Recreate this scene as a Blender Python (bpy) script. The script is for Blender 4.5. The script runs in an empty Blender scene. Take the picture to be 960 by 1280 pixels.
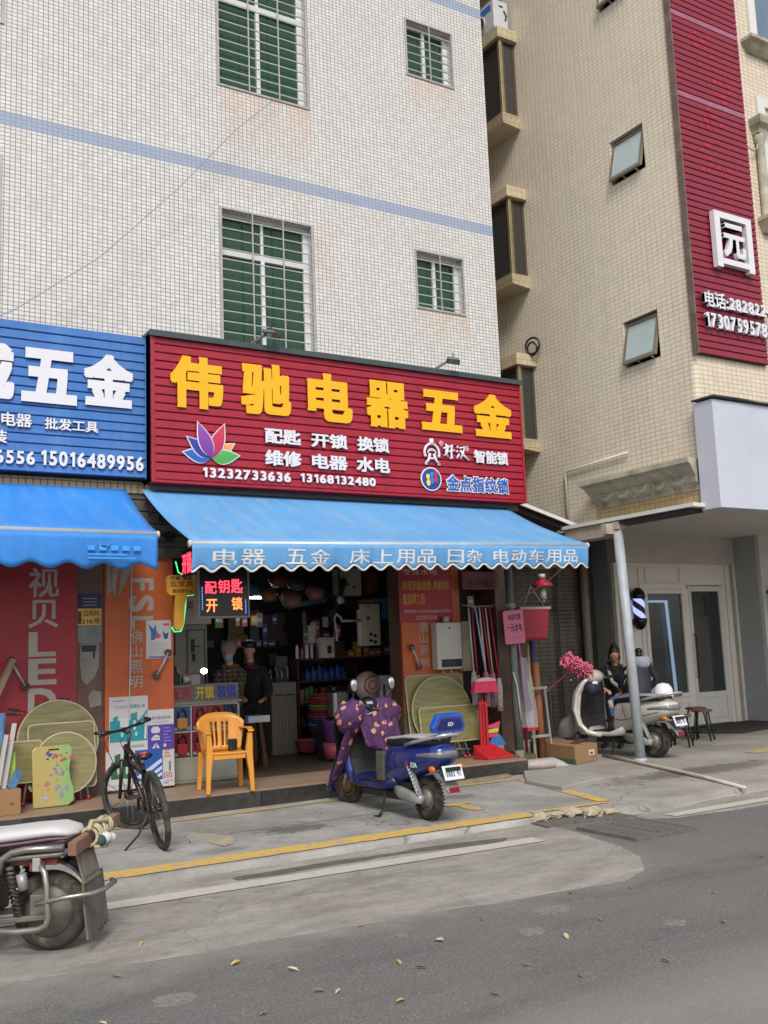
import bpy, bmesh, math, random
from mathutils import Vector, Matrix
random.seed(7)
R = math.radians
C = bpy.context.scene.collection
SC = bpy.context.scene

# ------------------------------------------------------------------ camera, sky, sun, exposure
cam = bpy.data.cameras.new('camera')
cam_o = bpy.data.objects.new('camera', cam)
C.objects.link(cam_o)
SC.camera = cam_o
cam.sensor_fit = 'VERTICAL'
cam.sensor_height = 36.0
cam.lens = 36.0 * 1240 / 1280
cam.clip_end = 1500
cam.clip_start = 0.05
def cam_axes(yaw, pitch, roll):
    cy, sy, cp, sp, cr, sr = math.cos(yaw), math.sin(yaw), math.cos(pitch), math.sin(pitch), math.cos(roll), math.sin(roll)
    w = Vector((sy * cp, cy * cp, sp)); r = Vector((cy, -sy, 0)); u = r.cross(w)
    return cr * r + sr * u, -sr * r + cr * u, w
_r, _u, _w = cam_axes(R(31.55), R(8.0), R(-2.23))
cam_o.matrix_world = Matrix.Translation((0, 0, 1.65)) @ Matrix((_r, _u, -_w)).transposed().to_4x4()

SUN_EL, SUN_AZ = 45, 205          # azimuth measured clockwise from +Y (sun stands behind the camera, to its left)
world = bpy.data.worlds.new('World')
SC.world = world
world.use_nodes = True
wn = world.node_tree
for n in list(wn.nodes): wn.nodes.remove(n)
w_out = wn.nodes.new('ShaderNodeOutputWorld')
w_bg = wn.nodes.new('ShaderNodeBackground')
w_sky = wn.nodes.new('ShaderNodeTexSky')
w_sky.sky_type = 'NISHITA'
w_sky.sun_disc = False
w_sky.sun_elevation = R(SUN_EL)
w_sky.sun_rotation = R(SUN_AZ)
w_sky.air_density = 1.0
w_sky.dust_density = 1.5
w_sky.ozone_density = 1.0
w_hsv = wn.nodes.new('ShaderNodeHueSaturation')     # overcast: the blue of the clear sky is mostly gone
w_hsv.inputs['Saturation'].default_value = 0.28
w_bg.inputs['Strength'].default_value = 0.09
wn.links.new(w_sky.outputs[0], w_hsv.inputs['Color'])
wn.links.new(w_hsv.outputs[0], w_bg.inputs['Color'])
wn.links.new(w_bg.outputs[0], w_out.inputs['Surface'])

sun = bpy.data.lights.new('sun', 'SUN')
sun.energy = 1.5
sun.angle = R(20)
sun.color = (1.0, 0.965, 0.92)
sun_o = bpy.data.objects.new('sun', sun)
C.objects.link(sun_o)
_d = Vector((math.sin(R(SUN_AZ)) * math.cos(R(SUN_EL)), math.cos(R(SUN_AZ)) * math.cos(R(SUN_EL)), math.sin(R(SUN_EL))))
sun_o.rotation_euler = _d.to_track_quat('Z', 'Y').to_euler()
sun_o.location = (-10, -20, 40)

SC.view_settings.view_transform = 'Standard'
SC.view_settings.look = 'None'
SC.view_settings.gamma = 1
SC.view_settings.use_curve_mapping = False
SC.view_settings.exposure = 1.03
SC.cycles.max_bounces = 8

# ------------------------------------------------------------------ small helpers
def hexc(h):
    h = h.lstrip('#')
    v = [int(h[i:i + 2], 16) / 255 for i in (0, 2, 4)]
    return tuple(c / 12.92 if c <= .04045 else ((c + .055) / 1.055) ** 2.4 for c in v)

class NT:
    """thin wrapper round a material node tree"""
    def __init__(s, name):
        s.m = bpy.data.materials.new(name); s.m.use_nodes = True; s.t = s.m.node_tree
        s.b = s.t.nodes['Principled BSDF']; s.out = s.t.nodes['Material Output']
    def n(s, typ, **kw):
        o = s.t.nodes.new('ShaderNode' + typ)
        for k, v in kw.items(): setattr(o, k, v)
        return o
    def l(s, a, b): s.t.links.new(a, b)
    def val(s, sock, v):
        if hasattr(v, 'is_output') or isinstance(v, bpy.types.NodeSocket): s.l(v, sock)
        else: sock.default_value = v
    def math(s, op, a, b=0.0, c=0.0, clamp=False):
        o = s.n('Math', operation=op); o.use_clamp = clamp
        for i, v in enumerate((a, b, c)): s.val(o.inputs[i], v)
        return o.outputs[0]
    def mix(s, f, a, b, mode='MIX'):
        o = s.n('Mix', data_type='RGBA', blend_type=mode); o.clamp_factor = True
        s.val(o.inputs[0], f)
        for k, v in ((6, a), (7, b)):
            if isinstance(v, bpy.types.NodeSocket): s.l(v, o.inputs[k])
            else: o.inputs[k].default_value = (*v[:3], 1)
        return o.outputs[2]
    def obj(s):
        return s.n('TexCoord').outputs['Object']
    def xyz(s, v):
        o = s.n('SeparateXYZ'); s.l(v, o.inputs[0]); return o.outputs
    def comb(s, x, y, z):
        o = s.n('CombineXYZ')
        for i, v in enumerate((x, y, z)): s.val(o.inputs[i], v)
        return o.outputs[0]
    def noise(s, vec, scale, detail=4, rough=.55, dist=0.0):
        o = s.n('TexNoise'); s.l(vec, o.inputs['Vector'])
        o.inputs['Scale'].default_value = scale; o.inputs['Detail'].default_value = detail
        o.inputs['Roughness'].default_value = rough; o.inputs['Distortion'].default_value = dist
        return o.outputs[0]
    def ramp(s, f, lo, hi):
        """0 below lo, 1 above hi, linear between"""
        o = s.n('MapRange'); o.clamp = True
        s.val(o.inputs[0], f); s.val(o.inputs[1], lo); s.val(o.inputs[2], hi)
        return o.outputs[0]
    def bump(s, h, strength, dist=.01):
        o = s.n('Bump'); o.inputs['Strength'].default_value = strength; o.inputs['Distance'].default_value = dist
        s.l(h, o.inputs['Height']); s.l(o.outputs[0], s.b.inputs['Normal'])
    def base(s, c): s.val(s.b.inputs['Base Color'], c if isinstance(c, bpy.types.NodeSocket) else (*c, 1))
    def set(s, **kw):
        for k, v in kw.items(): s.val(s.b.inputs[k.replace('_', ' ')], v)

MATS = {}
def M(name, col, rough=.6, metal=0.0, var=.10, scale=5.0, bump=0.0, bscale=60, dirt=None, damt=.5, dscale=3.0, emit=0.0, coat=0.0, alpha=1.0):
    """general worn-surface material: tint varies slowly, optional dirt patches, optional fine relief"""
    if name in MATS: return MATS[name]
    t = NT(name); v = t.obj(); c = hexc(col)
    n1 = t.noise(v, scale, 5)
    k = t.ramp(n1, .3, .7)
    a = tuple(x * (1 - var) for x in c); b = tuple(min(1, x * (1 + var)) for x in c)
    colr = t.mix(k, a, b)
    if dirt:
        n2 = t.noise(v, dscale, 8, .65)
        colr = t.mix(t.math('MULTIPLY', t.ramp(n2, .45, .68), damt), colr, hexc(dirt))
    t.base(colr)
    n3 = t.noise(v, scale * 3, 4)
    rr = t.math('MULTIPLY_ADD', n3, .24, rough - .12, clamp=True)
    t.set(Roughness=rr, Metallic=metal)
    if coat: t.set(Coat_Weight=coat); t.b.inputs['Coat Roughness'].default_value = .12
    if bump: t.bump(t.noise(v, bscale, 4), bump, .004)
    if emit:
        t.b.inputs['Emission Color'].default_value = (*c, 1); t.b.inputs['Emission Strength'].default_value = emit
    if alpha < 1: t.set(Alpha=alpha)
    MATS[name] = t.m
    return t.m

def glass(name, tint, rough=.05, trans=.6, refl=1.0):
    """window pane: tinted see-through layer under a clear reflection"""
    if name in MATS: return MATS[name]
    t = NT(name); t.t.nodes.remove(t.b)
    tr = t.n('BsdfTransparent'); tr.inputs[0].default_value = (*[x * trans for x in hexc(tint)], 1)
    df = t.n('BsdfDiffuse'); df.inputs[0].default_value = (*[x * .5 for x in hexc(tint)], 1)
    m0 = t.n('MixShader'); m0.inputs[0].default_value = 1 - trans
    t.l(tr.outputs[0], m0.inputs[1]); t.l(df.outputs[0], m0.inputs[2])
    g = t.n('BsdfGlossy'); g.inputs['Roughness'].default_value = rough
    fr = t.n('Fresnel'); fr.inputs[0].default_value = 1.5
    ge = t.n('NewGeometry')                       # only the outer face of a pane mirrors; its inner face would show total reflection
    m1 = t.n('MixShader'); t.l(t.math('MULTIPLY', t.math('MULTIPLY', fr.outputs[0], refl), t.math('SUBTRACT', 1.0, ge.outputs['Backfacing'])), m1.inputs[0])
    t.l(m0.outputs[0], m1.inputs[1]); t.l(g.outputs[0], m1.inputs[2])
    t.l(m1.outputs[0], t.out.inputs['Surface'])
    MATS[name] = t.m
    return t.m

# ------------------------------------------------------------------ things and parts
def tag(o, label=None, cat=None, group=None, kind=None):
    if label: o['label'] = label
    if cat: o['category'] = cat
    if group: o['group'] = group
    if kind: o['kind'] = kind
    return o
def thing(name, label, cat, loc=(0, 0, 0), rz=0.0, group=None):
    o = bpy.data.objects.new(name, None); C.objects.link(o)
    o.location = loc; o.rotation_euler = (0, 0, rz); o.empty_display_size = .1
    o['_l'] = [*loc, rz]
    return tag(o, label, cat, group)
def frame_of(o):
    """matrix of the thing a part belongs to"""
    while o.parent: o = o.parent
    l = o.get('_l')
    return Matrix.Translation(l[:3]) @ Matrix.Rotation(l[3], 4, 'Z') if l else Matrix.Identity(4)
def copy_tree(o, parent=None):
    c = o.copy(); C.objects.link(c)
    if parent: c.parent = parent
    for ch in list(o.children): copy_tree(ch, c)
    return c
def inst(name, src, parent, loc=(0, 0, 0), rot=(0, 0, 0), sc=(1, 1, 1), mat=None):
    """another object on src's mesh data (src: object or mesh)"""
    me = src if isinstance(src, bpy.types.Mesh) else src.data
    o = bpy.data.objects.new(name, me); C.objects.link(o)
    o.parent = parent; o.location = loc; o.rotation_euler = rot; o.scale = sc
    return o

def axis_mat(p0, p1):
    d = (Vector(p1) - Vector(p0))
    q = d.to_track_quat('Z', 'Y')
    return Matrix.Translation(p0) @ q.to_matrix().to_4x4(), d.length

SEP = set('frame_bar stay foot rafter bracket knob mark drawer_pull rear_stays rack_rail rack_lower_rail swing_arm side_panel front_fork pier leg_crossbar white_blade blue_pack end_cap end_dome conduit pipe_stub eyes end_strip door_jamb window_trim rag blade hole_edge shop_room interior sleeve_band reservoir'.split())
class MB:
    """collects geometry, then links it as ONE mesh object"""
    def __init__(s): s.v = []; s.f = []; s.mi = []; s.sm = []
    def add(s, vs, fs, mi=0, M4=None, smooth=False):
        b = len(s.v)
        for p in vs:
            p = Vector(p); s.v.append(M4 @ p if M4 else p)
        for f in fs: s.f.append([b + i for i in f]); s.mi.append(mi); s.sm.append(smooth)
        return s
    def box(s, x0, x1, y0, y1, z0, z1, mi=0, M4=None):
        vs = [(x, y, z) for x in (x0, x1) for y in (y0, y1) for z in (z0, z1)]
        return s.add(vs, [(0, 1, 3, 2), (4, 6, 7, 5), (0, 4, 5, 1), (2, 3, 7, 6), (0, 2, 6, 4), (1, 5, 7, 3)], mi, M4)
    def cbox(s, c, size, mi=0, rot=None):
        M4 = Matrix.Translation(c)
        if rot is not None: M4 = M4 @ (rot if isinstance(rot, Matrix) else Matrix.Rotation(rot, 4, 'Z'))
        a, b, d = [x / 2 for x in size]
        return s.box(-a, a, -b, b, -d, d, mi, M4)
    def bar(s, p0, p1, w, h, mi=0):
        """square bar between two points"""
        m, L = axis_mat(p0, p1)
        return s.box(-w / 2, w / 2, -h / 2, h / 2, 0, L, mi, m)
    def rbox(s, x0, x1, y0, y1, z0, z1, r, mi=0, M4=None, n=3):
        """box with rounded vertical edges (plan corners of radius r) and slightly chamfered top and bottom"""
        pts = []
        for cx, cy, a0 in ((x1 - r, y1 - r, 0), (x0 + r, y1 - r, 90), (x0 + r, y0 + r, 180), (x1 - r, y0 + r, 270)):
            for i in range(n + 1):
                a = R(a0 + 90 * i / n); pts.append((cx + r * math.cos(a), cy + r * math.sin(a)))
        cx, cy = (x0 + x1) / 2, (y0 + y1) / 2
        ch = min(r * .35, (z1 - z0) * .2)
        sx, sy = 1 - ch / max(1e-6, (x1 - x0) / 2), 1 - ch / max(1e-6, (y1 - y0) / 2)
        inn = [(cx + (x - cx) * sx, cy + (y - cy) * sy) for x, y in pts]
        rings = [[(x, y, z0) for x, y in inn], [(x, y, z0 + ch) for x, y in pts], [(x, y, z1 - ch) for x, y in pts], [(x, y, z1) for x, y in inn]]
        return s.loft(rings, True, True, mi, M4, smooth=False)
    def loft(s, rings, cap0=True, cap1=True, mi=0, M4=None, smooth=True, closed=True):
        n = len(rings[0]); vs = [p for r in rings for p in r]; fs = []
        for i in range(len(rings) - 1):
            for j in range(n if closed else n - 1):
                k = (j + 1) % n
                fs.append((i * n + j, i * n + k, (i + 1) * n + k, (i + 1) * n + j))
        if cap0: fs.append(tuple(range(n))[::-1])
        if cap1: fs.append(tuple((len(rings) - 1) * n + j for j in range(n)))
        return s.add(vs, fs, mi, M4, smooth)
    def cyl(s, p0, p1, r0, r1=None, n=12, mi=0, caps=True, M4=None, smooth=True):
        r1 = r0 if r1 is None else r1
        m, L = axis_mat(p0, p1)
        if M4: m = M4 @ m
        ri = [[(r * math.cos(2 * math.pi * i / n), r * math.sin(2 * math.pi * i / n), z) for i in range(n)] for r, z in ((r0, 0), (r1, L))]
        return s.loft(ri, caps, caps, mi, m, smooth)
    def lathe(s, prof, c=(0, 0, 0), axis=(0, 0, 1), n=20, mi=0, cap=True):
        """prof: (radius, height) along the axis"""
        m, _ = axis_mat(c, Vector(c) + Vector(axis))
        ri = [[(max(r, 1e-4) * math.cos(2 * math.pi * i / n), max(r, 1e-4) * math.sin(2 * math.pi * i / n), z) for i in range(n)] for r, z in prof]
        return s.loft(ri, cap, cap, mi, m)
    def tube(s, pts, r, n=7, mi=0, closed=False, M4=None, caps=True):
        """r: number or one per point"""
        P = [Vector(p) for p in pts]; k = len(P); rr = r if isinstance(r, (list, tuple)) else [r] * k
        rings = []; up = Vector((0, 0, 1)); prev = None
        for i in range(k):
            a = P[(i - 1) % k] if (closed or i > 0) else P[i]
            b = P[(i + 1) % k] if (closed or i < k - 1) else P[i]
            d = (b - a).normalized()
            if prev is None:
                x = d.cross(up if abs(d.z) < .9 else Vector((1, 0, 0))).normalized()
            else:
                x = (prev - d * prev.dot(d))
                x = x.normalized() if x.length > 1e-6 else d.orthogonal().normalized()
            prev = x; y = d.cross(x)
            rings.append([P[i] + rr[i] * (math.cos(2 * math.pi * j / n) * x + math.sin(2 * math.pi * j / n) * y) for j in range(n)])
        if closed: rings.append(rings[0])
        return s.loft(rings, caps and not closed, caps and not closed, mi, M4)
    def torus(s, c, axis, Rr, r, n=28, m=10, mi=0, sy=1.0):
        mt, _ = axis_mat(c, Vector(c) + Vector(axis))
        rings = []
        for i in range(n + 1):
            a = 2 * math.pi * i / n
            rings.append([((Rr + r * math.cos(2 * math.pi * j / m)) * math.cos(a), (Rr + r * math.cos(2 * math.pi * j / m)) * math.sin(a), sy * r * math.sin(2 * math.pi * j / m)) for j in range(m)])
        return s.loft(rings, False, False, mi, mt)
    def ell(s, c, rad, mi=0, n=14, m=8, rot=None):
        M4 = Matrix.Translation(c)
        if rot is not None: M4 = M4 @ rot
        rings = []
        for i in range(m + 1):
            a = math.pi * (i / m - .5)
            k = max(math.cos(a), 1e-3)
            rings.append([(rad[0] * k * math.cos(2 * math.pi * j / n), rad[1] * k * math.sin(2 * math.pi * j / n), rad[2] * math.sin(a)) for j in range(n)])
        return s.loft(rings, True, True, mi, M4)
    def prism(s, poly, d0, d1, plane='xz', mi=0, M4=None):
        """poly in the named plane, extruded from d0 to d1 along the third axis"""
        f = {'xz': lambda a, b, d: (a, d, b), 'xy': lambda a, b, d: (a, b, d), 'yz': lambda a, b, d: (d, a, b)}[plane]
        n = len(poly)
        vs = [f(a, b, d0) for a, b in poly] + [f(a, b, d1) for a, b in poly]
        fs = [tuple(range(n)), tuple(range(2 * n - 1, n - 1, -1))] + [(i, n + i, n + (i + 1) % n, (i + 1) % n) for i in range(n)]
        return s.add(vs, fs, mi, M4)
    def pillow(s, poly, t, M4=None, mi=0, steps=(1, .93, .8, .6, .35, .1), back=1.0):
        """soft body with a given outline (xz plane), bulging by t to both sides"""
        n = len(poly); cx = sum(p[0] for p in poly) / n; cz = sum(p[1] for p in poly) / n
        rings = []
        for st in steps[::-1]:
            y = t * math.sqrt(max(0, 1 - st * st)); rings.append([(cx + (a - cx) * st, y * back, cz + (b - cz) * st) for a, b in poly])
        for st in steps[1:]:
            y = -t * math.sqrt(max(0, 1 - st * st)); rings.append([(cx + (a - cx) * st, y, cz + (b - cz) * st) for a, b in poly])
        return s.loft(rings, True, True, mi, M4)
    def grid(s, fn, nu, nv, mi=0, smooth=True, M4=None):
        vs = [fn(i / nu, j / nv) for j in range(nv + 1) for i in range(nu + 1)]
        fs = [(j * (nu + 1) + i, j * (nu + 1) + i + 1, (j + 1) * (nu + 1) + i + 1, (j + 1) * (nu + 1) + i) for j in range(nv) for i in range(nu)]
        return s.add(vs, fs, mi, M4, smooth)
    def build(s, name, mat, parent=None, world=True, bevel=0.0, thick=0.0, subd=0, fix=True):
        """world=True: geometry is in world coordinates; False: in the thing's own frame"""
        if name in SEP and parent is not None:
            up = list(range(len(s.v)))
            def root(i):
                while up[i] != i: up[i] = up[up[i]]; i = up[i]
                return i
            for f in s.f:
                for i in f[1:]: up[root(i)] = root(f[0])
            isl = {}
            for k, f in enumerate(s.f): isl.setdefault(root(f[0]), []).append(k)
            if len(isl) > 1:
                for ks in isl.values():
                    q = MB(); ids = sorted({i for k in ks for i in s.f[k]}); mp = {i: j for j, i in enumerate(ids)}
                    q.v = [s.v[i] for i in ids]; q.f = [[mp[i] for i in s.f[k]] for k in ks]; q.mi = [s.mi[k] for k in ks]; q.sm = [s.sm[k] for k in ks]
                    o = q._build(name, mat, parent, world, bevel, thick, subd, fix)
                return o
        return s._build(name, mat, parent, world, bevel, thick, subd, fix)
    def _build(s, name, mat, parent, world, bevel, thick, subd, fix):
        me = bpy.data.meshes.new(name)
        vs = s.v
        if parent is not None and world:
            inv = frame_of(parent).inverted(); vs = [inv @ p for p in vs]
        me.from_pydata([tuple(p) for p in vs], [], s.f)
        for m_ in (mat if isinstance(mat, (list, tuple)) else [mat]): me.materials.append(m_)
        me.polygons.foreach_set('material_index', s.mi)
        me.polygons.foreach_set('use_smooth', s.sm)
        if fix:
            bm = bmesh.new(); bm.from_mesh(me); bmesh.ops.recalc_face_normals(bm, faces=bm.faces); bm.to_mesh(me); bm.free()
        o = bpy.data.objects.new(name, me); C.objects.link(o)
        if parent is not None: o.parent = parent
        if thick: md = o.modifiers.new('s', 'SOLIDIFY'); md.thickness = thick; md.offset = 0
        if subd: md = o.modifiers.new('d', 'SUBSURF'); md.levels = subd; md.render_levels = subd
        if bevel:
            md = o.modifiers.new('b', 'BEVEL'); md.width = bevel; md.segments = 2; md.limit_method = 'ANGLE'; md.angle_limit = R(40)
            md.harden_normals = False
        if any(s.sm) and not all(s.sm):
            pass
        return o

def struct(o): o['kind'] = 'structure'; return o
def rrect(x0, x1, z0, z1, r, n=4):
    pts = []
    for cx, cz, a0 in ((x1 - r, z1 - r, 0), (x0 + r, z1 - r, 90), (x0 + r, z0 + r, 180), (x1 - r, z0 + r, 270)):
        for i in range(n + 1):
            a = R(a0 + 90 * i / n); pts.append((cx + r * math.cos(a), cz + r * math.sin(a)))
    return pts
def circ(cx, cz, r, n=28, rz=None): return [(cx + r * math.cos(2 * math.pi * i / n), cz + (rz or r) * math.sin(2 * math.pi * i / n)) for i in range(n)]

# ------------------------------------------------------------------ lettering: glyph outlines from Blender's own built-in font
GL = {}
BOLDS = (.05, .036, .026, .022, .018, .012, .006, 0.0)
def load_glyphs(spec):
    obs = []
    for bold, chars in spec.items():
        for ch in sorted(set(chars)):
            if ch == ' ' or (ch, bold) in GL: continue
            c = bpy.data.curves.new('g', 'FONT'); c.body = ch; c.size = 1; c.resolution_u = 3; c.extrude = .5
            o = bpy.data.objects.new('g', c); C.objects.link(o); obs.append((ch, bold, o, c))
    bpy.context.view_layer.update()
    dg = bpy.context.evaluated_depsgraph_get()
    for ch, bold, o, c in obs:
        m = bpy.data.meshes.new_from_object(o.evaluated_get(dg))
        if ch == '1':                                     # the built-in 1 is a bare bar: give it its flag
            pl = [(.20, 0), (.30, 0), (.30, .69), (.22, .69), (.07, .57), (.07, .49), (.20, .58)]
            m.clear_geometry(); k = len(pl); m.from_pydata([(x, y, z) for z in (-.5, .5) for x, y in pl], [], [tuple(range(k))[::-1], tuple(range(k, 2 * k))] + [(i, (i + 1) % k, k + (i + 1) % k, k + i) for i in range(k)])
        V0 = [tuple(v.co) for v in m.vertices]; F0 = [tuple(p.vertices) for p in m.polygons]
        for bk in BOLDS:                                  # heavier weights: the outline repeated a little to each side, a hair deeper every time
            d = bk * 1.25; vs = []; fs = []
            for q, (dx, dz) in enumerate([(0, 0)] if bk == 0 else [(0, 0), (d, 0), (-d, 0), (0, d), (0, -d), (d, d), (-d, d), (d, -d), (-d, -d)]):
                fs += [tuple(i + len(vs) for i in f) for f in F0]
                vs += [(x + dx, y + dz, z * (1 - .008 * q)) for x, y, z in V0]
            GL[(ch, bk)] = (vs, fs)
        bpy.data.objects.remove(o); bpy.data.curves.remove(c); bpy.data.meshes.remove(m)
def adv(ch):
    if ch == ' ': return .5
    if ord(ch) > 0x2000: return 1.0
    return {'1': .47, '-': .4, '.': .3, ':': .3}.get(ch, .59)
def lay(s, bold, rot=False):
    """layout of a string: verts per char in em units, and the bounding box"""
    x = 0; out = []
    for ch in s:
        if ch != ' ':
            if (ch, bold) not in GL: load_glyphs({0.0: ch})
            vs, fs = GL[(ch, bold)]
            xs = [v[0] for v in vs]
            w = max(xs) - min(xs); off = x + (adv(ch) - w) / 2 - min(xs) if ord(ch) < 0x2000 else x
            out.append((ch, [(v[0] + off, v[1], v[2]) for v in vs], fs))
        x += adv(ch)
    if rot: out = [(c, [(v[1], -v[0], v[2]) for v in vs], fs) for c, vs, fs in out]
    X = [v[0] for _, vs, _ in out for v in vs]; Z = [v[1] for _, vs, _ in out for v in vs]
    return out, (min(X), max(X), min(Z), max(Z))
def text(mb_or_parent, s, rect, y, depth, mat=None, bold=.018, per_char=None, fn=None, mi=0, rot=False, M4=None, uniform=False):
    """write s into rect (x0,x1,z0,z1) on the plane y, facing -Y. per_char = part name: one object per character; else into an MB"""
    chars, (a, b, c, d) = lay(s, bold, rot)
    x0, x1, z0, z1 = rect
    sx, sz = (x1 - x0) / (b - a), (z1 - z0) / (d - c)
    if uniform: sx = sz = min(sx, sz)
    for ch, vs, fs in chars:
        P = [Vector((x0 + (v[0] - a) * sx, y - (v[2] + .5) * depth, z0 + (v[1] - c) * sz)) for v in vs]
        if fn: P = [fn(p) for p in P]
        if per_char:
            q = MB(); q.add(P, fs, 0, M4); q.build(per_char, mat, mb_or_parent, fix=False)
        else:
            mb_or_parent.add(P, fs, mi, M4)
_ALL = '伟驰电器五金城配匙开锁换维修水智能好汉点指纹批发工具安装话家政床上用品日杂动车视贝佛山照明保专业钥边坝村号、承接焊氩弧程微信同园大米代理服务低碳生活防盗门招商急本店高价回收出租房屋请联系来一元件文村石板公里小心油库0123456789-:()BULEDFSTRMA,'
load_glyphs({0.0: _ALL})
# ================================================================== GROUND
def pav(y): return .06 + .03 * min(1, max(0, (y - 7.5) / 2.4))
def sstep(a, b, x):
    t = min(1, max(0, (x - a) / (b - a))); return t * t * (3 - 2 * t)
def wob(x, s=1.0): return math.sin(x * 3.1 * s) * .5 + math.sin(x * 7.7 * s + 1.3) * .3 + math.sin(x * 17.3 * s + .4) * .2

def m_asphalt():
    t = NT('asphalt'); v = t.obj(); X, Y, Z = t.xyz(v)
    fine = t.noise(v, 80, 3, .85); mid = t.noise(v, 38, 4, .75); big = t.noise(v, 1.1, 6, .6)
    c = t.mix(t.ramp(fine, .3, .72), hexc('#2b2b2a'), hexc('#797775'))
    c = t.mix(t.math('MULTIPLY', t.ramp(mid, .5, .7), .6), c, hexc('#807e79'))
    c = t.mix(t.math('MULTIPLY', t.ramp(t.noise(t.comb(t.math('MULTIPLY', X, .5), t.math('MULTIPLY', Y, 2.4), 5.0), 1.3, 7, .7), .5, .72), .5), c, hexc('#3b3a38'))
    c = t.mix(t.math('MULTIPLY', t.ramp(big, .35, .75), .45), c, hexc('#6f6d69'))
    dz = t.math('ADD', Y, t.math('MULTIPLY', t.math('SUBTRACT', t.noise(v, 3.5, 7, .7), .5), 1.3))
    c = t.mix(t.math('MULTIPLY', t.math('MULTIPLY', t.ramp(dz, 5.15, 5.75), t.math('SUBTRACT', 1.0, t.ramp(X, 5.2, 6.2))), .6), c, hexc('#8a867f'))   # dust blown off the concrete
    # wheel-worn dusty band nearer the middle of the road
    wv = t.noise(t.comb(t.math('MULTIPLY', X, .6), t.math('MULTIPLY', Y, 2.2), 0), 2.0, 6, .65)
    edge = t.math('ADD', Y, t.math('MULTIPLY', t.math('SUBTRACT', wv, .5), .7))
    band = t.math('SUBTRACT', 1.0, t.ramp(edge, 3.45, 3.95))
    c = t.mix(t.math('MULTIPLY', band, t.math('MULTIPLY_ADD', wv, .8, .15)), c, hexc('#86837d'))
    grit = t.n('TexVoronoi'); t.l(v, grit.inputs['Vector']); grit.inputs['Scale'].default_value = 55
    c = t.mix(t.math('MULTIPLY', t.math('LESS_THAN', grit.outputs[0], t.math('MULTIPLY', t.noise(v, 6, 4), .4)), .38), c, hexc('#a09c94'))
    t.base(c); t.set(Roughness=.88)
    t.bump(t.math('ADD', fine, t.math('MULTIPLY', mid, .6)), .6, .006)
    return t.m
def m_apron():
    t = NT('dusty_concrete_road'); v = t.obj(); X, Y, Z = t.xyz(v)
    st = t.comb(t.math('MULTIPLY', X, .8), t.math('MULTIPLY', Y, 1.7), 0)
    n1 = t.noise(st, 2.2, 7, .65); n2 = t.noise(v, 14, 6, .65); n3 = t.noise(v, 85, 3, .75); n4 = t.noise(v, .9, 4)
    c = t.mix(t.ramp(n1, .35, .68), hexc('#7b766e'), hexc('#9f9a93'))
    c = t.mix(t.math('MULTIPLY', t.ramp(n2, .5, .72), .45), c, hexc('#6a655f'))
    c = t.mix(t.math('MULTIPLY', t.ramp(n4, .5, .7), .4), c, hexc('#8f8b86'))
    c = t.mix(t.math('MULTIPLY', t.ramp(n3, .45, .75), .5), c, hexc('#55514c'))
    # dark rubber and oil streaks along the lane
    s2 = t.noise(t.comb(t.math('MULTIPLY', X, 1.1), t.math('MULTIPLY', Y, 4.5), 3.1), 1.6, 7, .75)
    ny = t.math('MULTIPLY', t.ramp(Y, 5.7, 6.3), t.math('SUBTRACT', 1.0, t.ramp(Y, 6.5, 6.95)))
    c = t.mix(t.math('MULTIPLY', t.math('MULTIPLY', t.ramp(s2, .5, .7), ny), .55), c, hexc('#4d4a46'))
    vor = t.n('TexVoronoi', feature='DISTANCE_TO_EDGE'); vor.inputs['Scale'].default_value = .8
    w = t.n('VectorMath', operation='ADD'); t.l(v, w.inputs[0]); nn = t.n('TexNoise'); t.l(v, nn.inputs[0]); nn.inputs['Scale'].default_value = 3
    sc = t.n('VectorMath', operation='SCALE'); t.l(nn.outputs[1], sc.inputs[0]); sc.inputs['Scale'].default_value = .35
    t.l(sc.outputs[0], w.inputs[1]); t.l(w.outputs[0], vor.inputs['Vector'])
    crack = t.math('LESS_THAN', vor.outputs['Distance'], .006)
    c = t.mix(t.math('MULTIPLY', crack, .22), c, hexc('#3a3733'))
    t.base(c); t.set(Roughness=.9)
    t.bump(t.math('ADD', n3, n2), .4, .005)
    return t.m
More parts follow.
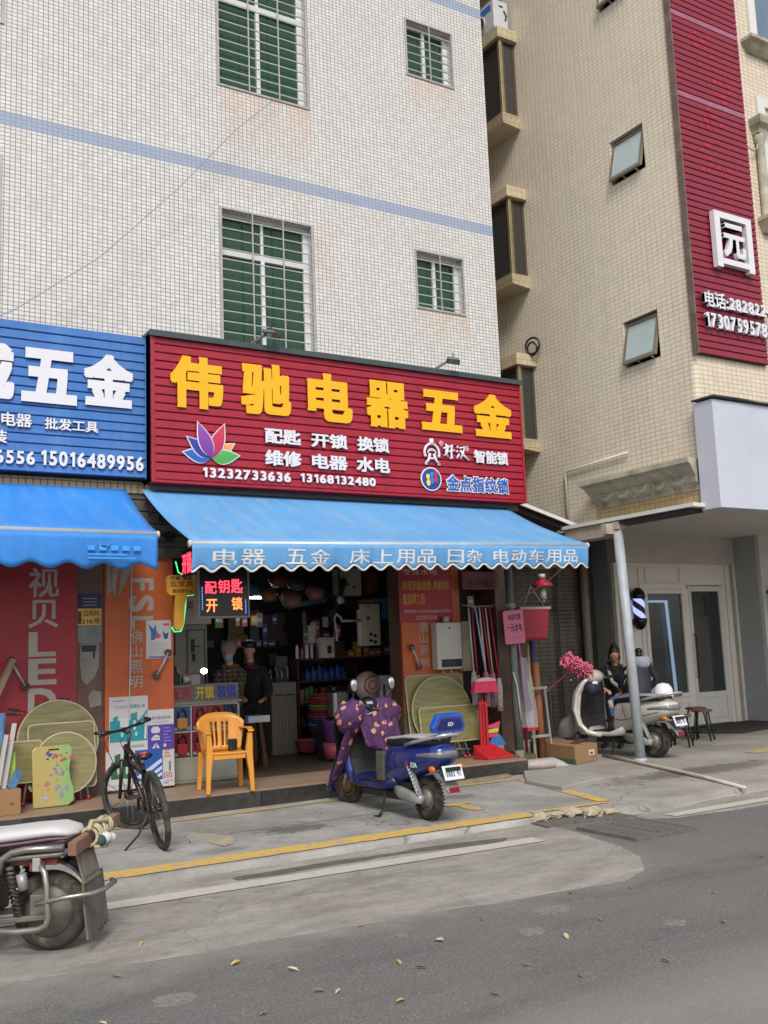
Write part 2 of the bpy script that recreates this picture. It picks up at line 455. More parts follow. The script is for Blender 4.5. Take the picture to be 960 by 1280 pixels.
def m_pave():
    t = NT('pavement_concrete'); v = t.obj(); X, Y, Z = t.xyz(v)
    n1 = t.noise(v, 1.3, 7, .62); n2 = t.noise(v, 9, 6, .65); n3 = t.noise(v, 90, 3, .75)
    c = t.mix(t.ramp(n1, .35, .66), hexc('#7b7872'), hexc('#a19f9a'))
    c = t.mix(t.math('MULTIPLY', t.ramp(n2, .48, .74), .42), c, hexc('#68655f'))
    tan = t.math('MULTIPLY', t.ramp(t.math('ADD', X, t.math('MULTIPLY', n1, 2.0)), 8.2, 9.4), .4)
    c = t.mix(tan, c, hexc('#94897a'))
    c = t.mix(t.math('MULTIPLY', t.ramp(n3, .45, .75), .42), c, hexc('#5a5751'))
    # water and oil stains where they lie
    for sx, sy, rx, ry, k in ((4.15, 8.5, .42, .2, .75), (6.25, 9.0, .3, .16, .5), (9.6, 8.6, 1.6, .32, .7), (3.2, 8.05, .3, .12, .4), (11.4, 10.2, 1.1, .5, .35), (4.6, 8.7, 1.6, .05, .4)):
        d = t.math('SQRT', t.math('ADD', t.math('POWER', t.math('DIVIDE', t.math('SUBTRACT', X, sx), rx), 2.0), t.math('POWER', t.math('DIVIDE', t.math('SUBTRACT', Y, sy), ry), 2.0)))
        d = t.math('ADD', d, t.math('MULTIPLY', t.math('SUBTRACT', n2, .5), 2.6))
        c = t.mix(t.math('MULTIPLY', t.math('SUBTRACT', 1.0, t.ramp(d, .55, 1.05)), k), c, hexc('#47433d'))
    vor = t.n('TexVoronoi', feature='DISTANCE_TO_EDGE'); vor.inputs['Scale'].default_value = .42
    w = t.n('VectorMath', operation='ADD'); t.l(v, w.inputs[0]); nn = t.n('TexNoise'); t.l(v, nn.inputs[0]); nn.inputs['Scale'].default_value = 2.2; nn.inputs['Detail'].default_value = 6
    sc = t.n('VectorMath', operation='SCALE'); t.l(nn.outputs[1], sc.inputs[0]); sc.inputs['Scale'].default_value = .6
    t.l(sc.outputs[0], w.inputs[1]); t.l(w.outputs[0], vor.inputs['Vector'])
    c = t.mix(t.math('MULTIPLY', t.math('LESS_THAN', vor.outputs['Distance'], .003), .5), c, hexc('#3c3934'))
    t.base(c); t.set(Roughness=.85)
    t.bump(t.math('ADD', n3, t.math('MULTIPLY', n2, 1.5)), .35, .006)
    return t.m
def m_paint(name, col, keep, under='#8d8a84'):
    t = NT(name); v = t.obj()
    n = t.noise(v, 16, 8, .72); n2 = t.noise(v, 2.5, 4)
    wear = t.math('ADD', n, t.math('MULTIPLY', n2, .35))
    a = hexc(col)
    c = t.mix(t.noise(v, 30, 5), tuple(x * .82 for x in a), a)
    c = t.mix(t.ramp(wear, keep, keep + .14), c, hexc(under))
    t.base(c); t.set(Roughness=.8)
    return t.m
ASPH, APRON, PAVE = m_asphalt(), m_apron(), m_pave()
YEL = m_paint('worn_yellow_paint', '#c9a24e', .66)
YEL2 = m_paint('faded_yellow_paint', '#b59a52', .62)
WHITE_LINE = m_paint('worn_white_paint', '#b4aea2', .74, '#8a857c')

b = MB(); b.box(-200, 200, -200, 200, -.3, -.05); struct(b.build('ground', M('ground_soil', '#6b675f', .95)))
b = MB(); b.grid(lambda u, v: (-60 + 120 * u, -30 + 37.9 * v, 0), 60, 20); struct(b.build('road', ASPH))
# dusty concrete strip along the kerb, with its ragged asphalt edge
pts = [(-40, 5.9), (-6, 5.85), (1.07, 5.76), (3.07, 5.56), (4.3, 5.42), (5.14, 5.36), (5.5, 5.48), (5.75, 5.8), (5.95, 6.25), (6.06, 6.7), (6.14, 7.2), (6.18, 7.7)]
def edge_pts(pp, step=.08, amp=.02):
    out = []
    for (x0, y0), (x1, y1) in zip(pp[:-1], pp[1:]):
        L = math.hypot(x1 - x0, y1 - y0); n = max(1, min(60, int(L / step)))
        for i in range(n):
            f = i / n; k = amp * wob(x0 + (x1 - x0) * f + y0 * 2); nx, ny = -(y1 - y0) / L, (x1 - x0) / L
            out.append((x0 + (x1 - x0) * f + nx * k, y0 + (y1 - y0) * f + ny * k))
    return out + [pp[-1]]
lo = edge_pts(pts, .05, .032)
b = MB(); b.prism(lo + [(-40, 7.7)], .0, .005, 'xy'); struct(b.build('concrete_road_strip', APRON))
hi = edge_pts([(6.72, 7.7), (7.0, 7.0), (7.3, 6.82), (9, 6.7), (40, 6.5)])
b = MB(); b.prism(hi + [(40, 7.9), (6.72, 7.9)], .0, .005, 'xy'); struct(b.build('concrete_road_strip', APRON))
# dark damp gutter streak beside the kerb
b = MB(); b.prism(edge_pts([(3.0, 7.18), (4.4, 7.13), (5.35, 7.0), (5.5, 7.12), (4.9, 7.24), (3.7, 7.3), (3.0, 7.27)], .06, .03), .0, .008, 'xy'); struct(b.build('damp_gutter_streak', M('damp_concrete', '#57534c', .8, var=.25, scale=9)))

def k_y(x):
    """kerb line of the pavement"""
    a = 7.5 + .012 * wob(x * .9)
    if x > 6.1: a += .1 * sstep(6.1, 6.3, x) * (1 - sstep(6.8, 7.0, x))
    if x > 6.8: a -= .3 * sstep(6.8, 7.1, x) - .12 * sstep(7.6, 8.6, x)
    return a
b = MB()
xs = [-40, -20, -8] + [-4 + .1 * i for i in range(170)] + [14, 20, 40]
ys = [0, .012, .03, .06, .1, .25, .5, 1, 1.6, 2.4, 4, 7, 12]
vs = []
for j, d in enumerate(ys):
    for x in xs:
        y = k_y(x) + d
        ramp = .45 + .55 * (1 - sstep(6.8, 7.3, x)) if j < 5 else 1
        z = pav(y) * ([.0, .55, .9, .97, 1][j] if j < 5 else 1) * (ramp if j < 4 else 1)
        vs.append((x, y, z - .012 * (j == 0) - (.004 * abs(wob(x * 2.3)) if j in (1, 2) else 0)))
n = len(xs)
b.add(vs, [(j * n + i, j * n + i + 1, (j + 1) * n + i + 1, (j + 1) * n + i) for j in range(len(ys) - 1) for i in range(n - 1)], smooth=True)
struct(b.build('pavement', PAVE))

def strip(name, pts, w, mat, dz=.004, onpav=True, amp=.006, taper=False):
    """painted line, laid a few millimetres above the surface it is on"""
    P = []
    for (x0, y0), (x1, y1) in zip(pts[:-1], pts[1:]):
        L = math.hypot(x1 - x0, y1 - y0); k = max(2, int(L / .12))
        for i in range(k): P.append((x0 + (x1 - x0) * i / k, y0 + (y1 - y0) * i / k, (-(y1 - y0) / L, (x1 - x0) / L)))
    P.append((*pts[-1], P[-1][2])); b = MB(); vs = []
    for i, (x, y, (nx, ny)) in enumerate(P):
        for sgn, ph in ((-1, 0), (1, 5)):
            ww = w / 2 + amp * wob(x * 4 + y * 3 + ph, 2)
            px, py = x + nx * ww * sgn, y + ny * ww * sgn
            vs.append((px, py, (pav(py) if onpav else .005) + dz))
    b.add(vs, [(2 * i, 2 * i + 1, 2 * i + 3, 2 * i + 2) for i in range(len(P) - 1)])
    return struct(b.build(name, mat, fix=False))
strip('kerb_yellow_line', [(-14, 7.72), (2, 7.71), (4.3, 7.68), (6.2, 7.65)], .235, YEL, .006, amp=.012)
strip('bay_yellow_line', [(7.62, 9.55), (7.22, 7.72)], .15, YEL, .006)
strip('kerb_yellow_line', [(6.25, 7.69), (7.2, 7.66)], .07, YEL, .007)
strip('bay_yellow_line', [(-6, 9.62), (3.5, 9.66), (5.3, 9.7), (7.62, 9.55)], .11, YEL2, .006)
strip('bay_yellow_mark', [(6.0, 8.62), (5.98, 8.15)], .13, YEL, .006, amp=.02)
strip('bay_yellow_mark', [(5.84, 8.55), (6.16, 8.58)], .1, YEL, .009, amp=.02)
b = MB()
b.prism(edge_pts([(3.12, 8.5), (3.18, 8.75), (3.3, 8.95), (3.42, 8.8), (3.5, 8.5), (3.38, 8.2), (3.3, 8.16), (3.25, 8.4), (3.12, 8.5)], .04, .03), .074, .0795, 'xy')
struct(b.build('bay_yellow_mark', m_paint('very_worn_yellow_paint', '#c4a566', .52)))
strip('bay_yellow_mark', [(11.45, 9.3), (12.6, 9.5)], .22, YEL2, .006, amp=.03)
strip('road_white_line', [(-20, 7.12), (0, 7.09), (2.04, 7.03), (5.65, 6.87)], .2, WHITE_LINE, .006, False)
strip('road_white_line', [(7.3, 6.93), (9.2, 6.93), (16, 6.85)], .16, WHITE_LINE, .006, False)
# pale old patches in the asphalt
b = MB()
for cx, cy, r in ((1.74, 4.97, .09), (4.24, 5.07, .1), (3.83, 4.77, .07), (4.59, 4.38, .06), (3.2, 5.2, .035)):
    b.prism([(cx + r * 1.25 * (1 + .16 * wob(i * 1.3 + cx)) * math.cos(i * .2618), cy + r * (1 + .16 * wob(i * 1.7 + cy)) * math.sin(i * .2618)) for i in range(24)], 0, .004, 'xy')
struct(b.build('road_patch', M('pale_road_patch', '#77756f', .9, var=.3, scale=60, bump=.8, bscale=140, dirt='#565552', damt=.9, dscale=28)))

# fallen leaves
lm = MB(); lm.add([(-.035, 0, .002), (-.012, .013, .008), (.02, .011, .01), (.042, 0, .003), (.02, -.012, .007), (-.012, -.013, .011), (0, 0, .003)], [(0, 6, 1), (1, 6, 2), (2, 6, 3), (3, 6, 4), (4, 6, 5), (5, 6, 0)])
LEAFM = [M('dry_leaf_yellow', '#a98b4e', .8, var=.3, scale=30), M('dry_leaf_brown', '#8a6a43', .8, var=.3, scale=30), M('dry_leaf_pale', '#b7a582', .8, var=.3, scale=30)]
proto = [lm.build('fallen_leaf', m_) for m_ in LEAFM]
k = 0
spots = [(2.0, 4.5), (2.35, 4.62), (2.42, 4.55), (2.9, 4.75), (2.95, 4.6), (3.3, 4.95), (3.75, 5.15), (3.4, 4.3), (3.9, 4.55), (2.6, 4.25), (4.3, 4.7), (1.35, 4.85), (1.2, 4.8), (1.55, 4.4), (1.9, 4.3), (2.2, 5.3), (1.6, 5.5), (4.8, 4.2), (4.0, 3.9), (3.0, 4.05), (3.5, 4.0), (5.3, 4.7), (5.0, 5.15), (6.4, 5.2), (4.6, 5.3), (3.1, 5.5), (2.4, 5.0), (1.9, 6.0), (3.6, 5.9), (5.8, 5.6), (2.75, 4.45), (2.15, 4.15), (4.45, 4.0), (1.7, 4.75), (3.95, 5.2), (6.8, 5.9), (7.6, 6.2), (1.45, 5.15), (2.9, 5.2), (3.65, 4.45)]
spots = spots[:28]
for i, (x, y) in enumerate(spots):
    p = proto[i % 3]; o = p if i < 3 else p.copy()
    if i >= 3: C.objects.link(o)
    o.location = (x, y, .008); s_ = random.uniform(.6, 1.15); o.scale = (s_, s_, s_); o.rotation_euler = (random.uniform(-.3, .3), random.uniform(-.3, .3), random.uniform(0, 6))
    tag(o, 'small dry leaf fallen on the grey asphalt of the road', 'leaf', 'fallen leaves on the road')

# drain grate with its two panels of bars
G0, G1, G2, G3 = (6.24, 6.93), (6.9, 6.98), (6.86, 6.36), (6.2, 6.3)
gr = thing('drain_grate', 'rusty iron drain grate sunk in dark asphalt below the broken kerb', 'drain', (6.55, 6.64, 0))
IRON = M('rusty_iron', '#6a6864', .7, .3, var=.2, scale=20, dirt='#5f564c', damt=.4)
b = MB(); b.box(6.22, 6.9, 6.31, 6.96, .0, .006); b.build('pit_shadow', M('pit_shade_black', '#080807', .95), gr)  # flat black sheet: the shade down in the pit is put into its colour
f = MB()
for x0, x1, y0, y1 in ((6.19, 6.93, 6.27, 6.305), (6.19, 6.93, 6.965, 7.0), (6.19, 6.225, 6.305, 6.965), (6.895, 6.93, 6.305, 6.965), (6.545, 6.575, 6.305, 6.965)):
    f.box(x0, x1, y0, y1, .002, .028)
f.build('frame', IRON, gr)
bm_ = MB(); bm_.box(-.16, .16, -.013, .013, -.008, .008); pb = bm_.build('bar', IRON, gr, world=False)
pb.location = (6.385 - 6.55, 6.335 - 6.64, .017)
for i in range(1, 22):
    col, row = divmod(i, 11)
    inst('bar', pb, gr, ((6.385, 6.735)[col] - 6.55, 6.335 + row * .06 - 6.64, .017))
# rubble at the broken kerb
def stone(seed, rad):
    rnd = random.Random(seed); b = MB(); b.ell((0, 0, 0), rad, n=9, m=6)
    b.v = [p * (1 + rnd.uniform(-.3, .18)) for p in b.v]; b.sm = [False] * len(b.sm)
    return b
SM = M('kerb_rubble_stone', '#a3967f', .9, var=.25, scale=14, bump=.6, bscale=50, dirt='#7c7263')
looks = ['pale', 'rounded tan', 'small tan', 'flat pale', 'small grey', 'large rounded', 'long cracked', 'broken rough', 'thin dark']
for i, (x, y, r) in enumerate(((6.18, 7.5, .085), (6.3, 7.53, .05), (6.38, 7.5, .055), (6.45, 7.55, .05), (6.53, 7.46, .06), (6.6, 7.54, .1), (6.72, 7.36, .11), (6.82, 7.42, .07), (6.9, 7.3, .06))):
    o = stone(i, (r * 1.2, r * .85, r * .6)).build('rubble_stone', SM)
    o.location = (x, y, .045); o.rotation_euler = (0, 0, i * 1.1)
    tag(o, '%s lump of rubble in the broken kerb above the drain, %s from the left' % (looks[i], ['first', 'second', 'third', 'fourth', 'fifth', 'sixth', 'seventh', 'eighth', 'last'][i]), 'stone', 'rubble in the broken kerb')
b = MB(); b.prism(edge_pts([(6.05, 7.2), (6.3, 7.28), (6.8, 7.12), (7.05, 7.1), (7.0, 7.45), (6.8, 7.62), (6.1, 7.62)], .06, .03), 0, .02, 'xy')
struct(b.build('kerb_gap_grit', M('wet_grit', '#5b574f', .9, var=.35, scale=30, bump=1, bscale=70)))
# concrete slab beside the pole
b = MB(); b.prism([(7.42, 9.2), (7.35, 8.5), (8.2, 8.75), (8.75, 9.75), (7.95, 9.9)], .06, .125, 'xy')
tag(b.build('concrete_slab', M('slab_concrete', '#8f8c86', .9, var=.12, scale=6, dirt='#716d66', bump=.3), bevel=.012), 'flat concrete cover slab lying by the foot of the grey awning pole', 'slab')
# plank by the step, pipe across the pavement
b = MB(); b.prism([(6.55, 9.62), (7.62, 9.72), (7.66, 9.86), (6.55, 9.74)], .085, .125, 'xy')
tag(b.build('wooden_plank', M('old_plank', '#80705c', .85, var=.25, scale=9, bump=.4, bscale=40), bevel=.006), 'weathered wooden plank lying along the foot of the shop step', 'plank')
b = MB(); b.tube([(9.85, 10.5, .115), (9.5, 9.4, .112), (9.1, 8.1, .095), (8.84, 7.3, .07)], .022, 8)
tag(b.build('plastic_pipe', M('dusty_pvc', '#b9aea2', .5, var=.12)), 'thin white plastic pipe lying across the pavement towards the road', 'pipe')
# ================================================================== WHITE TILED BUILDING
def m_tile(name, tile, grout, w, h, mortar, bands=(), bandcol=None, stains=(), stain='#b98b62', side=False, var=.05, grime=.12, bump=.35, ox=0.0):
    t = NT(name); v = t.obj(); X, Y, Z = t.xyz(v)
    u = t.math('ADD', X, Y) if side is None else (Y if side else t.math('ADD', X, ox))
    br = t.n('TexBrick'); br.offset = 0; br.squash = 1
    t.l(t.comb(u, Z, 0), br.inputs['Vector'])
    a = hexc(tile)
    br.inputs['Color1'].default_value = (*[x * (1 - var) for x in a], 1); br.inputs['Color2'].default_value = (*[min(1, x * (1 + var)) for x in a], 1)
    br.inputs['Mortar'].default_value = (*hexc(grout), 1)
    br.inputs['Scale'].default_value = 1; br.inputs['Brick Width'].default_value = w; br.inputs['Row Height'].default_value = h
    br.inputs['Mortar Size'].default_value = mortar; br.inputs['Mortar Smooth'].default_value = .15
    c = br.outputs[0]; fac = br.outputs['Fac']
    n1 = t.noise(v, .7, 6, .6); n2 = t.noise(v, 5, 7, .68)
    gm = hexc(grout); t.l(t.mix(t.ramp(t.noise(v, 1.6, 5, .7), .4, .66), tuple(x * .7 for x in gm), tuple(min(1, x * 1.08) for x in gm)), br.inputs['Mortar'])
    for z0, z1 in bands:
        m = t.math('MULTIPLY', t.math('GREATER_THAN', Z, z0), t.math('LESS_THAN', Z, z1))
        bc = hexc(bandcol)
        c = t.mix(t.math('MULTIPLY', m, t.math('MULTIPLY_ADD', fac, -.55, .95)), c, t.mix(n2, tuple(x * .9 for x in bc), tuple(x * 1.1 for x in bc)))
    # dust washed down the wall in vertical streaks
    sv = t.noise(t.comb(t.math('MULTIPLY', u, 5.5), t.math('MULTIPLY', Z, .5), 0), 1.0, 7, .65)
    c = t.mix(t.math('MULTIPLY', t.ramp(sv, .5, .8), grime), c, hexc('#8d8478'))
    c = t.mix(t.math('MULTIPLY', t.ramp(n1, .45, .75), grime), c, hexc('#b0a597'))
    for x0, x1, zt, L, k in stains:
        hor = t.math('MULTIPLY', t.ramp(u, x0 - .12, x0 + .05), t.math('SUBTRACT', 1.0, t.ramp(u, x1 - .05, x1 + .12)))
        ver = t.math('MULTIPLY', t.math('LESS_THAN', Z, zt), t.ramp(Z, zt - L, zt))
        m = t.math('MULTIPLY', t.math('MULTIPLY', hor, ver), t.math('MULTIPLY', t.ramp(sv, .3, .66), k))
        c = t.mix(m, c, hexc(stain))
    t.base(c); t.set(Roughness=t.math('MULTIPLY_ADD', fac, .45, .3))
    t.bump(t.math('SUBTRACT', t.math('MULTIPLY', n2, .15), fac), bump, .003)
    return t.m
WT = m_tile('white_facade_tiles', '#c8c5c2', '#6c6966', .0567, .047, .0035, var=.085, ox=3.0,
            bands=((7.555, 7.72), (10.985, 11.15), (14.415, 14.58)), bandcol='#8b99b0',
            stains=((4.44, 5.70, 8.75, .9, .5), (7.29, 8.10, 6.28, .6, .45), (7.29, 8.1, 9.71, .6, .45), (4.4, 5.75, 7.7, .55, .15), (7.2, 8.2, 7.4, .3, .12), (.6, 1.9, 8.75, .9, .6), (5.72, 5.95, 7.2, 1.8, .25)))
WTS = m_tile('white_side_tiles', '#c9c4bf', '#77736f', .0567, .047, .0035, bands=((7.555, 7.72), (10.985, 11.15), (14.415, 14.58)), bandcol='#8b99b0', side=True)

wb = thing('white_building', 'white tiled building with blue stripes and barred windows above the hardware shops', 'building', (3, 10.8, 0))
def wall_holes(u0, u1, z0, z1, holes, place, depth, flip=False):
    """wall sheet with rectangular openings and their reveals. place(u, d, z) -> point, d = depth behind the face"""
    us = sorted({u0, u1, *[h[0] for h in holes], *[h[1] for h in holes]}); zs = sorted({z0, z1, *[h[2] for h in holes], *[h[3] for h in holes]})
    b = MB()
    for a0, a1 in zip(us[:-1], us[1:]):
        for c0, c1 in zip(zs[:-1], zs[1:]):
            mu, mz = (a0 + a1) / 2, (c0 + c1) / 2
            if any(h[0] < mu < h[1] and h[2] < mz < h[3] for h in holes): continue
            b.add([place(a0, 0, c0), place(a1, 0, c0), place(a1, 0, c1), place(a0, 0, c1)], [(0, 1, 2, 3)])
    for h in holes:
        a0, a1, c0, c1 = h
        for p, q in (((a0, c0), (a1, c0)), ((a1, c0), (a1, c1)), ((a1, c1), (a0, c1)), ((a0, c1), (a0, c0))):
            b.add([place(p[0], 0, p[1]), place(q[0], 0, q[1]), place(q[0], depth, q[1]), place(p[0], depth, p[1])], [(0, 1, 2, 3)])
    return b
BIG = [(4.44, 5.705, 5.2, 7.13), (4.44, 5.705, 8.75, 10.56), (4.44, 5.705, 12.18, 14), (.64, 1.89, 5.2, 7.17), (.64, 1.89, 8.76, 10.56), (.64, 1.89, 12.18, 14)]
SMALL = [(7.29, 8.10, 6.28, 7.11), (7.29, 8.10, 9.71, 10.57), (7.29, 8.10, 13.14, 14.0)]
b = wall_holes(-4, 8.67, 3.62, 18, BIG + SMALL, lambda u, d, z: (u, 10.8 + d, z), .22)
b.build('wall', WT, wb, fix=False)
b = MB(); b.add([(8.67, 10.8, 2.9), (8.67, 22, 2.9), (8.67, 22, 18), (8.67, 10.8, 18)], [(0, 1, 2, 3)])
b.add([(-4, 22, 2.9), (8.67, 22, 2.9), (8.67, 22, 18), (-4, 22, 18)], [(0, 1, 2, 3)]); b.add([(-4, 10.8, 18), (8.67, 10.8, 18), (8.67, 22, 18), (-4, 22, 18)], [(0, 1, 2, 3)])
b.add([(-4, 10.8, 2.9), (-4, 22, 2.9), (-4, 22, 18), (-4, 10.8, 18)], [(0, 1, 2, 3)])
b.build('side_wall', WTS, wb, fix=False)

ALU = M('white_aluminium', '#d6d7d8', .4, .1, var=.06)
GALV = M('dull_steel_bars', '#a09e9a', .5, .3, var=.15, scale=8)
G_GREEN = glass('green_window_glass', '#5c9a72', .04, .62, 1.0)
CURT1, CURT2 = M('green_curtain', '#4c7a45', .85, var=.25, scale=3), M('teal_curtain', '#2f5a50', .85, var=.3, scale=3)
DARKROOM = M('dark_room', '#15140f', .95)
def window(parent, h, big, seed):
    x0, x1, z0, z1 = h; rnd = random.Random(seed)
    f = MB(); y = 10.92; w = .045
    for bx in ((x0, x0 + w, z0, z1), (x1 - w - .03, x1, z0, z1), (x0 + w, x1 - w - .03, z0, z0 + w), (x0 + w, x1 - w - .03, z1 - w, z1)):
        f.box(bx[0], bx[1], y, y + .07, bx[2], bx[3])
    fr = f.build('window', ALU, parent, bevel=.004)
    xm = (x0 + x1) / 2 - .02
    panes = []
    if big:
        zt = z1 - .52
        t_ = MB(); t_.box(x0 + w, x1 - w - .03, y - .006, y + .066, zt - .035, zt + .035); t_.build('transom', ALU, fr, bevel=.004)
        m_ = MB(); m_.box(xm - .024, xm + .024, y - .012, y + .05, z0 + w, zt - .035); m_.box(xm - .018, xm + .018, y + .004, y + .05, zt + .035, z1 - w); m_.build('mullion', ALU, fr, bevel=.004)
        rects = [(x0 + w, xm, z0 + w, zt - .035), (xm, x1 - w - .03, z0 + w, zt - .035), (x0 + w, xm, zt + .035, z1 - w), (xm, x1 - w - .03, zt + .035, z1 - w)]
    else:
        m_ = MB(); m_.box(xm - .024, xm + .024, y - .008, y + .05, z0 + w, z1 - w); m_.build('mullion', ALU, fr, bevel=.004)
        rects = [(x0 + w, xm, z0 + w, z1 - w), (xm, x1 - w - .03, z0 + w, z1 - w)]
    for i, q in enumerate(rects):
        p = MB(); p.box(q[0], q[1], y + .03 + .006 * (i % 2), y + .034 + .006 * (i % 2), q[2], q[3]); p.build('pane', G_GREEN, fr)
    # curtains hanging in folds inside
    ph = rnd.uniform(0, 6); hw = (x1 - x0)
    top = z1 - .02 if seed % 2 else z1 - .12
    for a, c in ((x0 - .1, x0 + hw * .47), (x0 + hw * .53, x1 + .1)):
        k = MB(); k.grid(lambda u, v: (a + (c - a) * u, 11.1 + .035 * math.sin(u * (c - a) * 42 + ph + .4 * math.sin(v * 3)) + .02 * math.sin(u * 9 + ph), z0 - .05 + (top - z0 + .05) * v), 48, 3)
        k.build('curtain', CURT1 if seed in (0, 3) else CURT2, parent)
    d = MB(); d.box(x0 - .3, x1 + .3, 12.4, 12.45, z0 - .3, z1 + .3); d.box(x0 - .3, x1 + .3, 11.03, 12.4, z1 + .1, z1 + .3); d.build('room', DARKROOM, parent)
    # steel security bars flush with the wall face
    g = MB(); yb = 10.785; e = .014
    for bx in ((x0 - .01, x0 + .018, z0 - .01, z1 + .01), (x1 - .018, x1 + .01, z0 - .01, z1 + .01), (x0 + .018, x1 - .018, z0 - .01, z0 + .016), (x0 + .018, x1 - .018, z1 - .016, z1 + .01)):
        g.box(bx[0], bx[1], yb, yb + .03, bx[2], bx[3])
    gl = g.build('security_grille', GALV, parent)
    hb = MB(); L = x1 - x0 - .036; hb.box(-L / 2, L / 2, -.007, .007, -.007, .007); me = None
    off = Vector(frame_of(parent).inverted() @ Vector((0, 0, 0)))
    z = z1 - .13
    while z > z0 + .06:
        if me is None: o = hb.build('bar', GALV, gl, world=False); me = o.data
        else: o = inst('bar', me, gl)
        o.location = Vector(((x0 + x1) / 2, yb + .016, z)) + off; z -= .132 if big else .127
    vb = MB(); vb.box(-.008, .008, -.008, .008, -(z1 - z0 - .034) / 2, (z1 - z0 - .034) / 2); me = None
    for k_ in ((1 / 3, 2 / 3) if big else (.5,)):
        if me is None: o = vb.build('bar', GALV, gl, world=False); me = o.data
        else: o = inst('bar', me, gl)
        o.location = Vector((x0 + (x1 - x0) * k_, yb + .001, (z0 + z1) / 2)) + off
for i, h in enumerate(BIG): window(wb, h, True, i)
for i, h in enumerate(SMALL): window(wb, h, False, i + 10)

# ground floor: piers, lintel, shop room
PIER = M('brown_pier_stone', '#5d4438', .5, var=.2, scale=4, dirt='#3c2f28', bump=.1)
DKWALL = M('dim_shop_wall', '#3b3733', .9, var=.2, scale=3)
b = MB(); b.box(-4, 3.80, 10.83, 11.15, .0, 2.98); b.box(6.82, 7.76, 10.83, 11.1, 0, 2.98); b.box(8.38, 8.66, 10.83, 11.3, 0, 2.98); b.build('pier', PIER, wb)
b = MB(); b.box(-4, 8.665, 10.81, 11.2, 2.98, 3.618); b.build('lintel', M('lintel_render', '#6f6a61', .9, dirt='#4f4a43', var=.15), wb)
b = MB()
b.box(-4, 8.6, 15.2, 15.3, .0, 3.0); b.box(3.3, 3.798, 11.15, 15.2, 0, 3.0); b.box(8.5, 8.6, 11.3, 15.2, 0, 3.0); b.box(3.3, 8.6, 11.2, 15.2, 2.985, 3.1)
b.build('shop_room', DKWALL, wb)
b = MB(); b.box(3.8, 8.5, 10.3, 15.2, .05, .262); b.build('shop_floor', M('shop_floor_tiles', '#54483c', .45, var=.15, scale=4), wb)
# step: black stone riser panels under a tan tiled ledge
st = thing('shop_step', 'low step with tan tiled ledge and black stone riser in front of the shops', 'step', (4, 9.9, 0))
b = MB(); b.box(-6, 8.02, 9.905, 10.83, .0, .265); b.build('ledge', M('tan_ledge_tile', '#8f7865', .5, var=.12, scale=3, dirt='#6b5a4c', damt=.5), st)
rp = MB(); rp.box(-.597, .597, -.012, .012, -.1, .1)
RISER = M('black_stone', '#2b2927', .35, var=.3, scale=18, dirt='#55514b', damt=.35)
p0 = rp.build('riser_panel', RISER, st, world=False, bevel=.003); p0.location = (7.42 - 4, -.008, .148)
for i in range(1, 11):
    o = inst('riser_panel', p0, st, (7.42 - 4 - 1.2 * i, -.008 + .002 * (i % 2), .148)); md = o.modifiers.new('b', 'BEVEL'); md.width = .003; md.segments = 2

# ================================================================== SIGN BOARDS
def slat_mesh(L, h, name, mat):
    b = MB(); d = .022
    prof = [(-.5 * h + .004, 0), (-.5 * h + .004, -d + .008), (-.5 * h + .012, -d), (.5 * h - .010, -d * .86), (.5 * h - .003, -d + .014), (.5 * h - .003, 0)]
    b.add([(sx * L / 2, y, z) for sx in (-1, 1) for z, y in prof], [(0, 1, 2, 3, 4, 5)[::-1], (6, 7, 8, 9, 10, 11)] + [(i, (i + 1) % 6, 6 + (i + 1) % 6, 6 + i) for i in range(6)])
    return b
def slat_board(parent, x0, x1, z0, z1, y, n, mat, rnd=None, mats=None):
    h = (z1 - z0) / n; off = frame_of(parent).inverted() @ Vector((0, 0, 0)); src = None
    for i in range(n):
        if src is None: o = slat_mesh(x1 - x0, h, 'slat', mat).build('slat', mat, parent, world=False); src = o
        else: o = inst('slat', src, parent)
        jit = random.uniform(-.0012, .0012)
        o.location = Vector(((x0 + x1) / 2, y + .022 + jit, z0 + h * (i + .5))) + off
        if mats:
            o.material_slots[0].link = 'OBJECT'; o.material_slots[0].material = mats(i)
REDS = M('red_sign_metal', '#96132a', .38, var=.07, scale=2.5, dirt='#6e0f1f', damt=.4, dscale=4)
REDDARK = M('sign_backing', '#2c0a10', .8)
CAPM = M('sign_cap_flashing', '#3f4a4b', .5, .3, var=.15)
YLET = M('yellow_letter_acrylic', '#dca400', .55, var=.04)
WLET = M('white_letter_acrylic', '#cfcdd2', .35, var=.03)
rs = thing('shop_sign', 'red slatted shop sign with big yellow characters and a lotus logo', 'sign', (6.1, 10.45, 3.6))
SX0, SX1, SZ0, SZ1, SY = 3.445, 8.715, 3.59, 5.275, 10.45
b = MB(); b.box(SX0, SX1, SY + .026, 10.795, SZ0, SZ1); b.build('backing_box', REDDARK, rs)
slat_board(rs, SX0 + .045, SX1 - .03, SZ0 + .03, SZ1 - .01, SY, 17, REDS)
b = MB(); b.box(SX0, SX0 + .044, SY - .012, 10.79, SZ0 - .002, SZ1); b.box(SX1 - .029, SX1 + .001, SY - .012, 10.79, SZ0 - .002, SZ1); b.box(SX0 + .044, SX1 - .029, SY - .008, SY + .3, SZ0 - .004, SZ0 + .029)
b.build('edge_frame', REDS, rs, bevel=.004)
b = MB(); b.box(SX0 - .025, SX1 + .025, SY - .045, 10.79, SZ1 + .001, SZ1 + .035); b.box(SX0 - .025, SX1 + .025, SY - .047, SY - .035, SZ1 - .03, SZ1 + .034); b.build('cap', CAPM, rs)
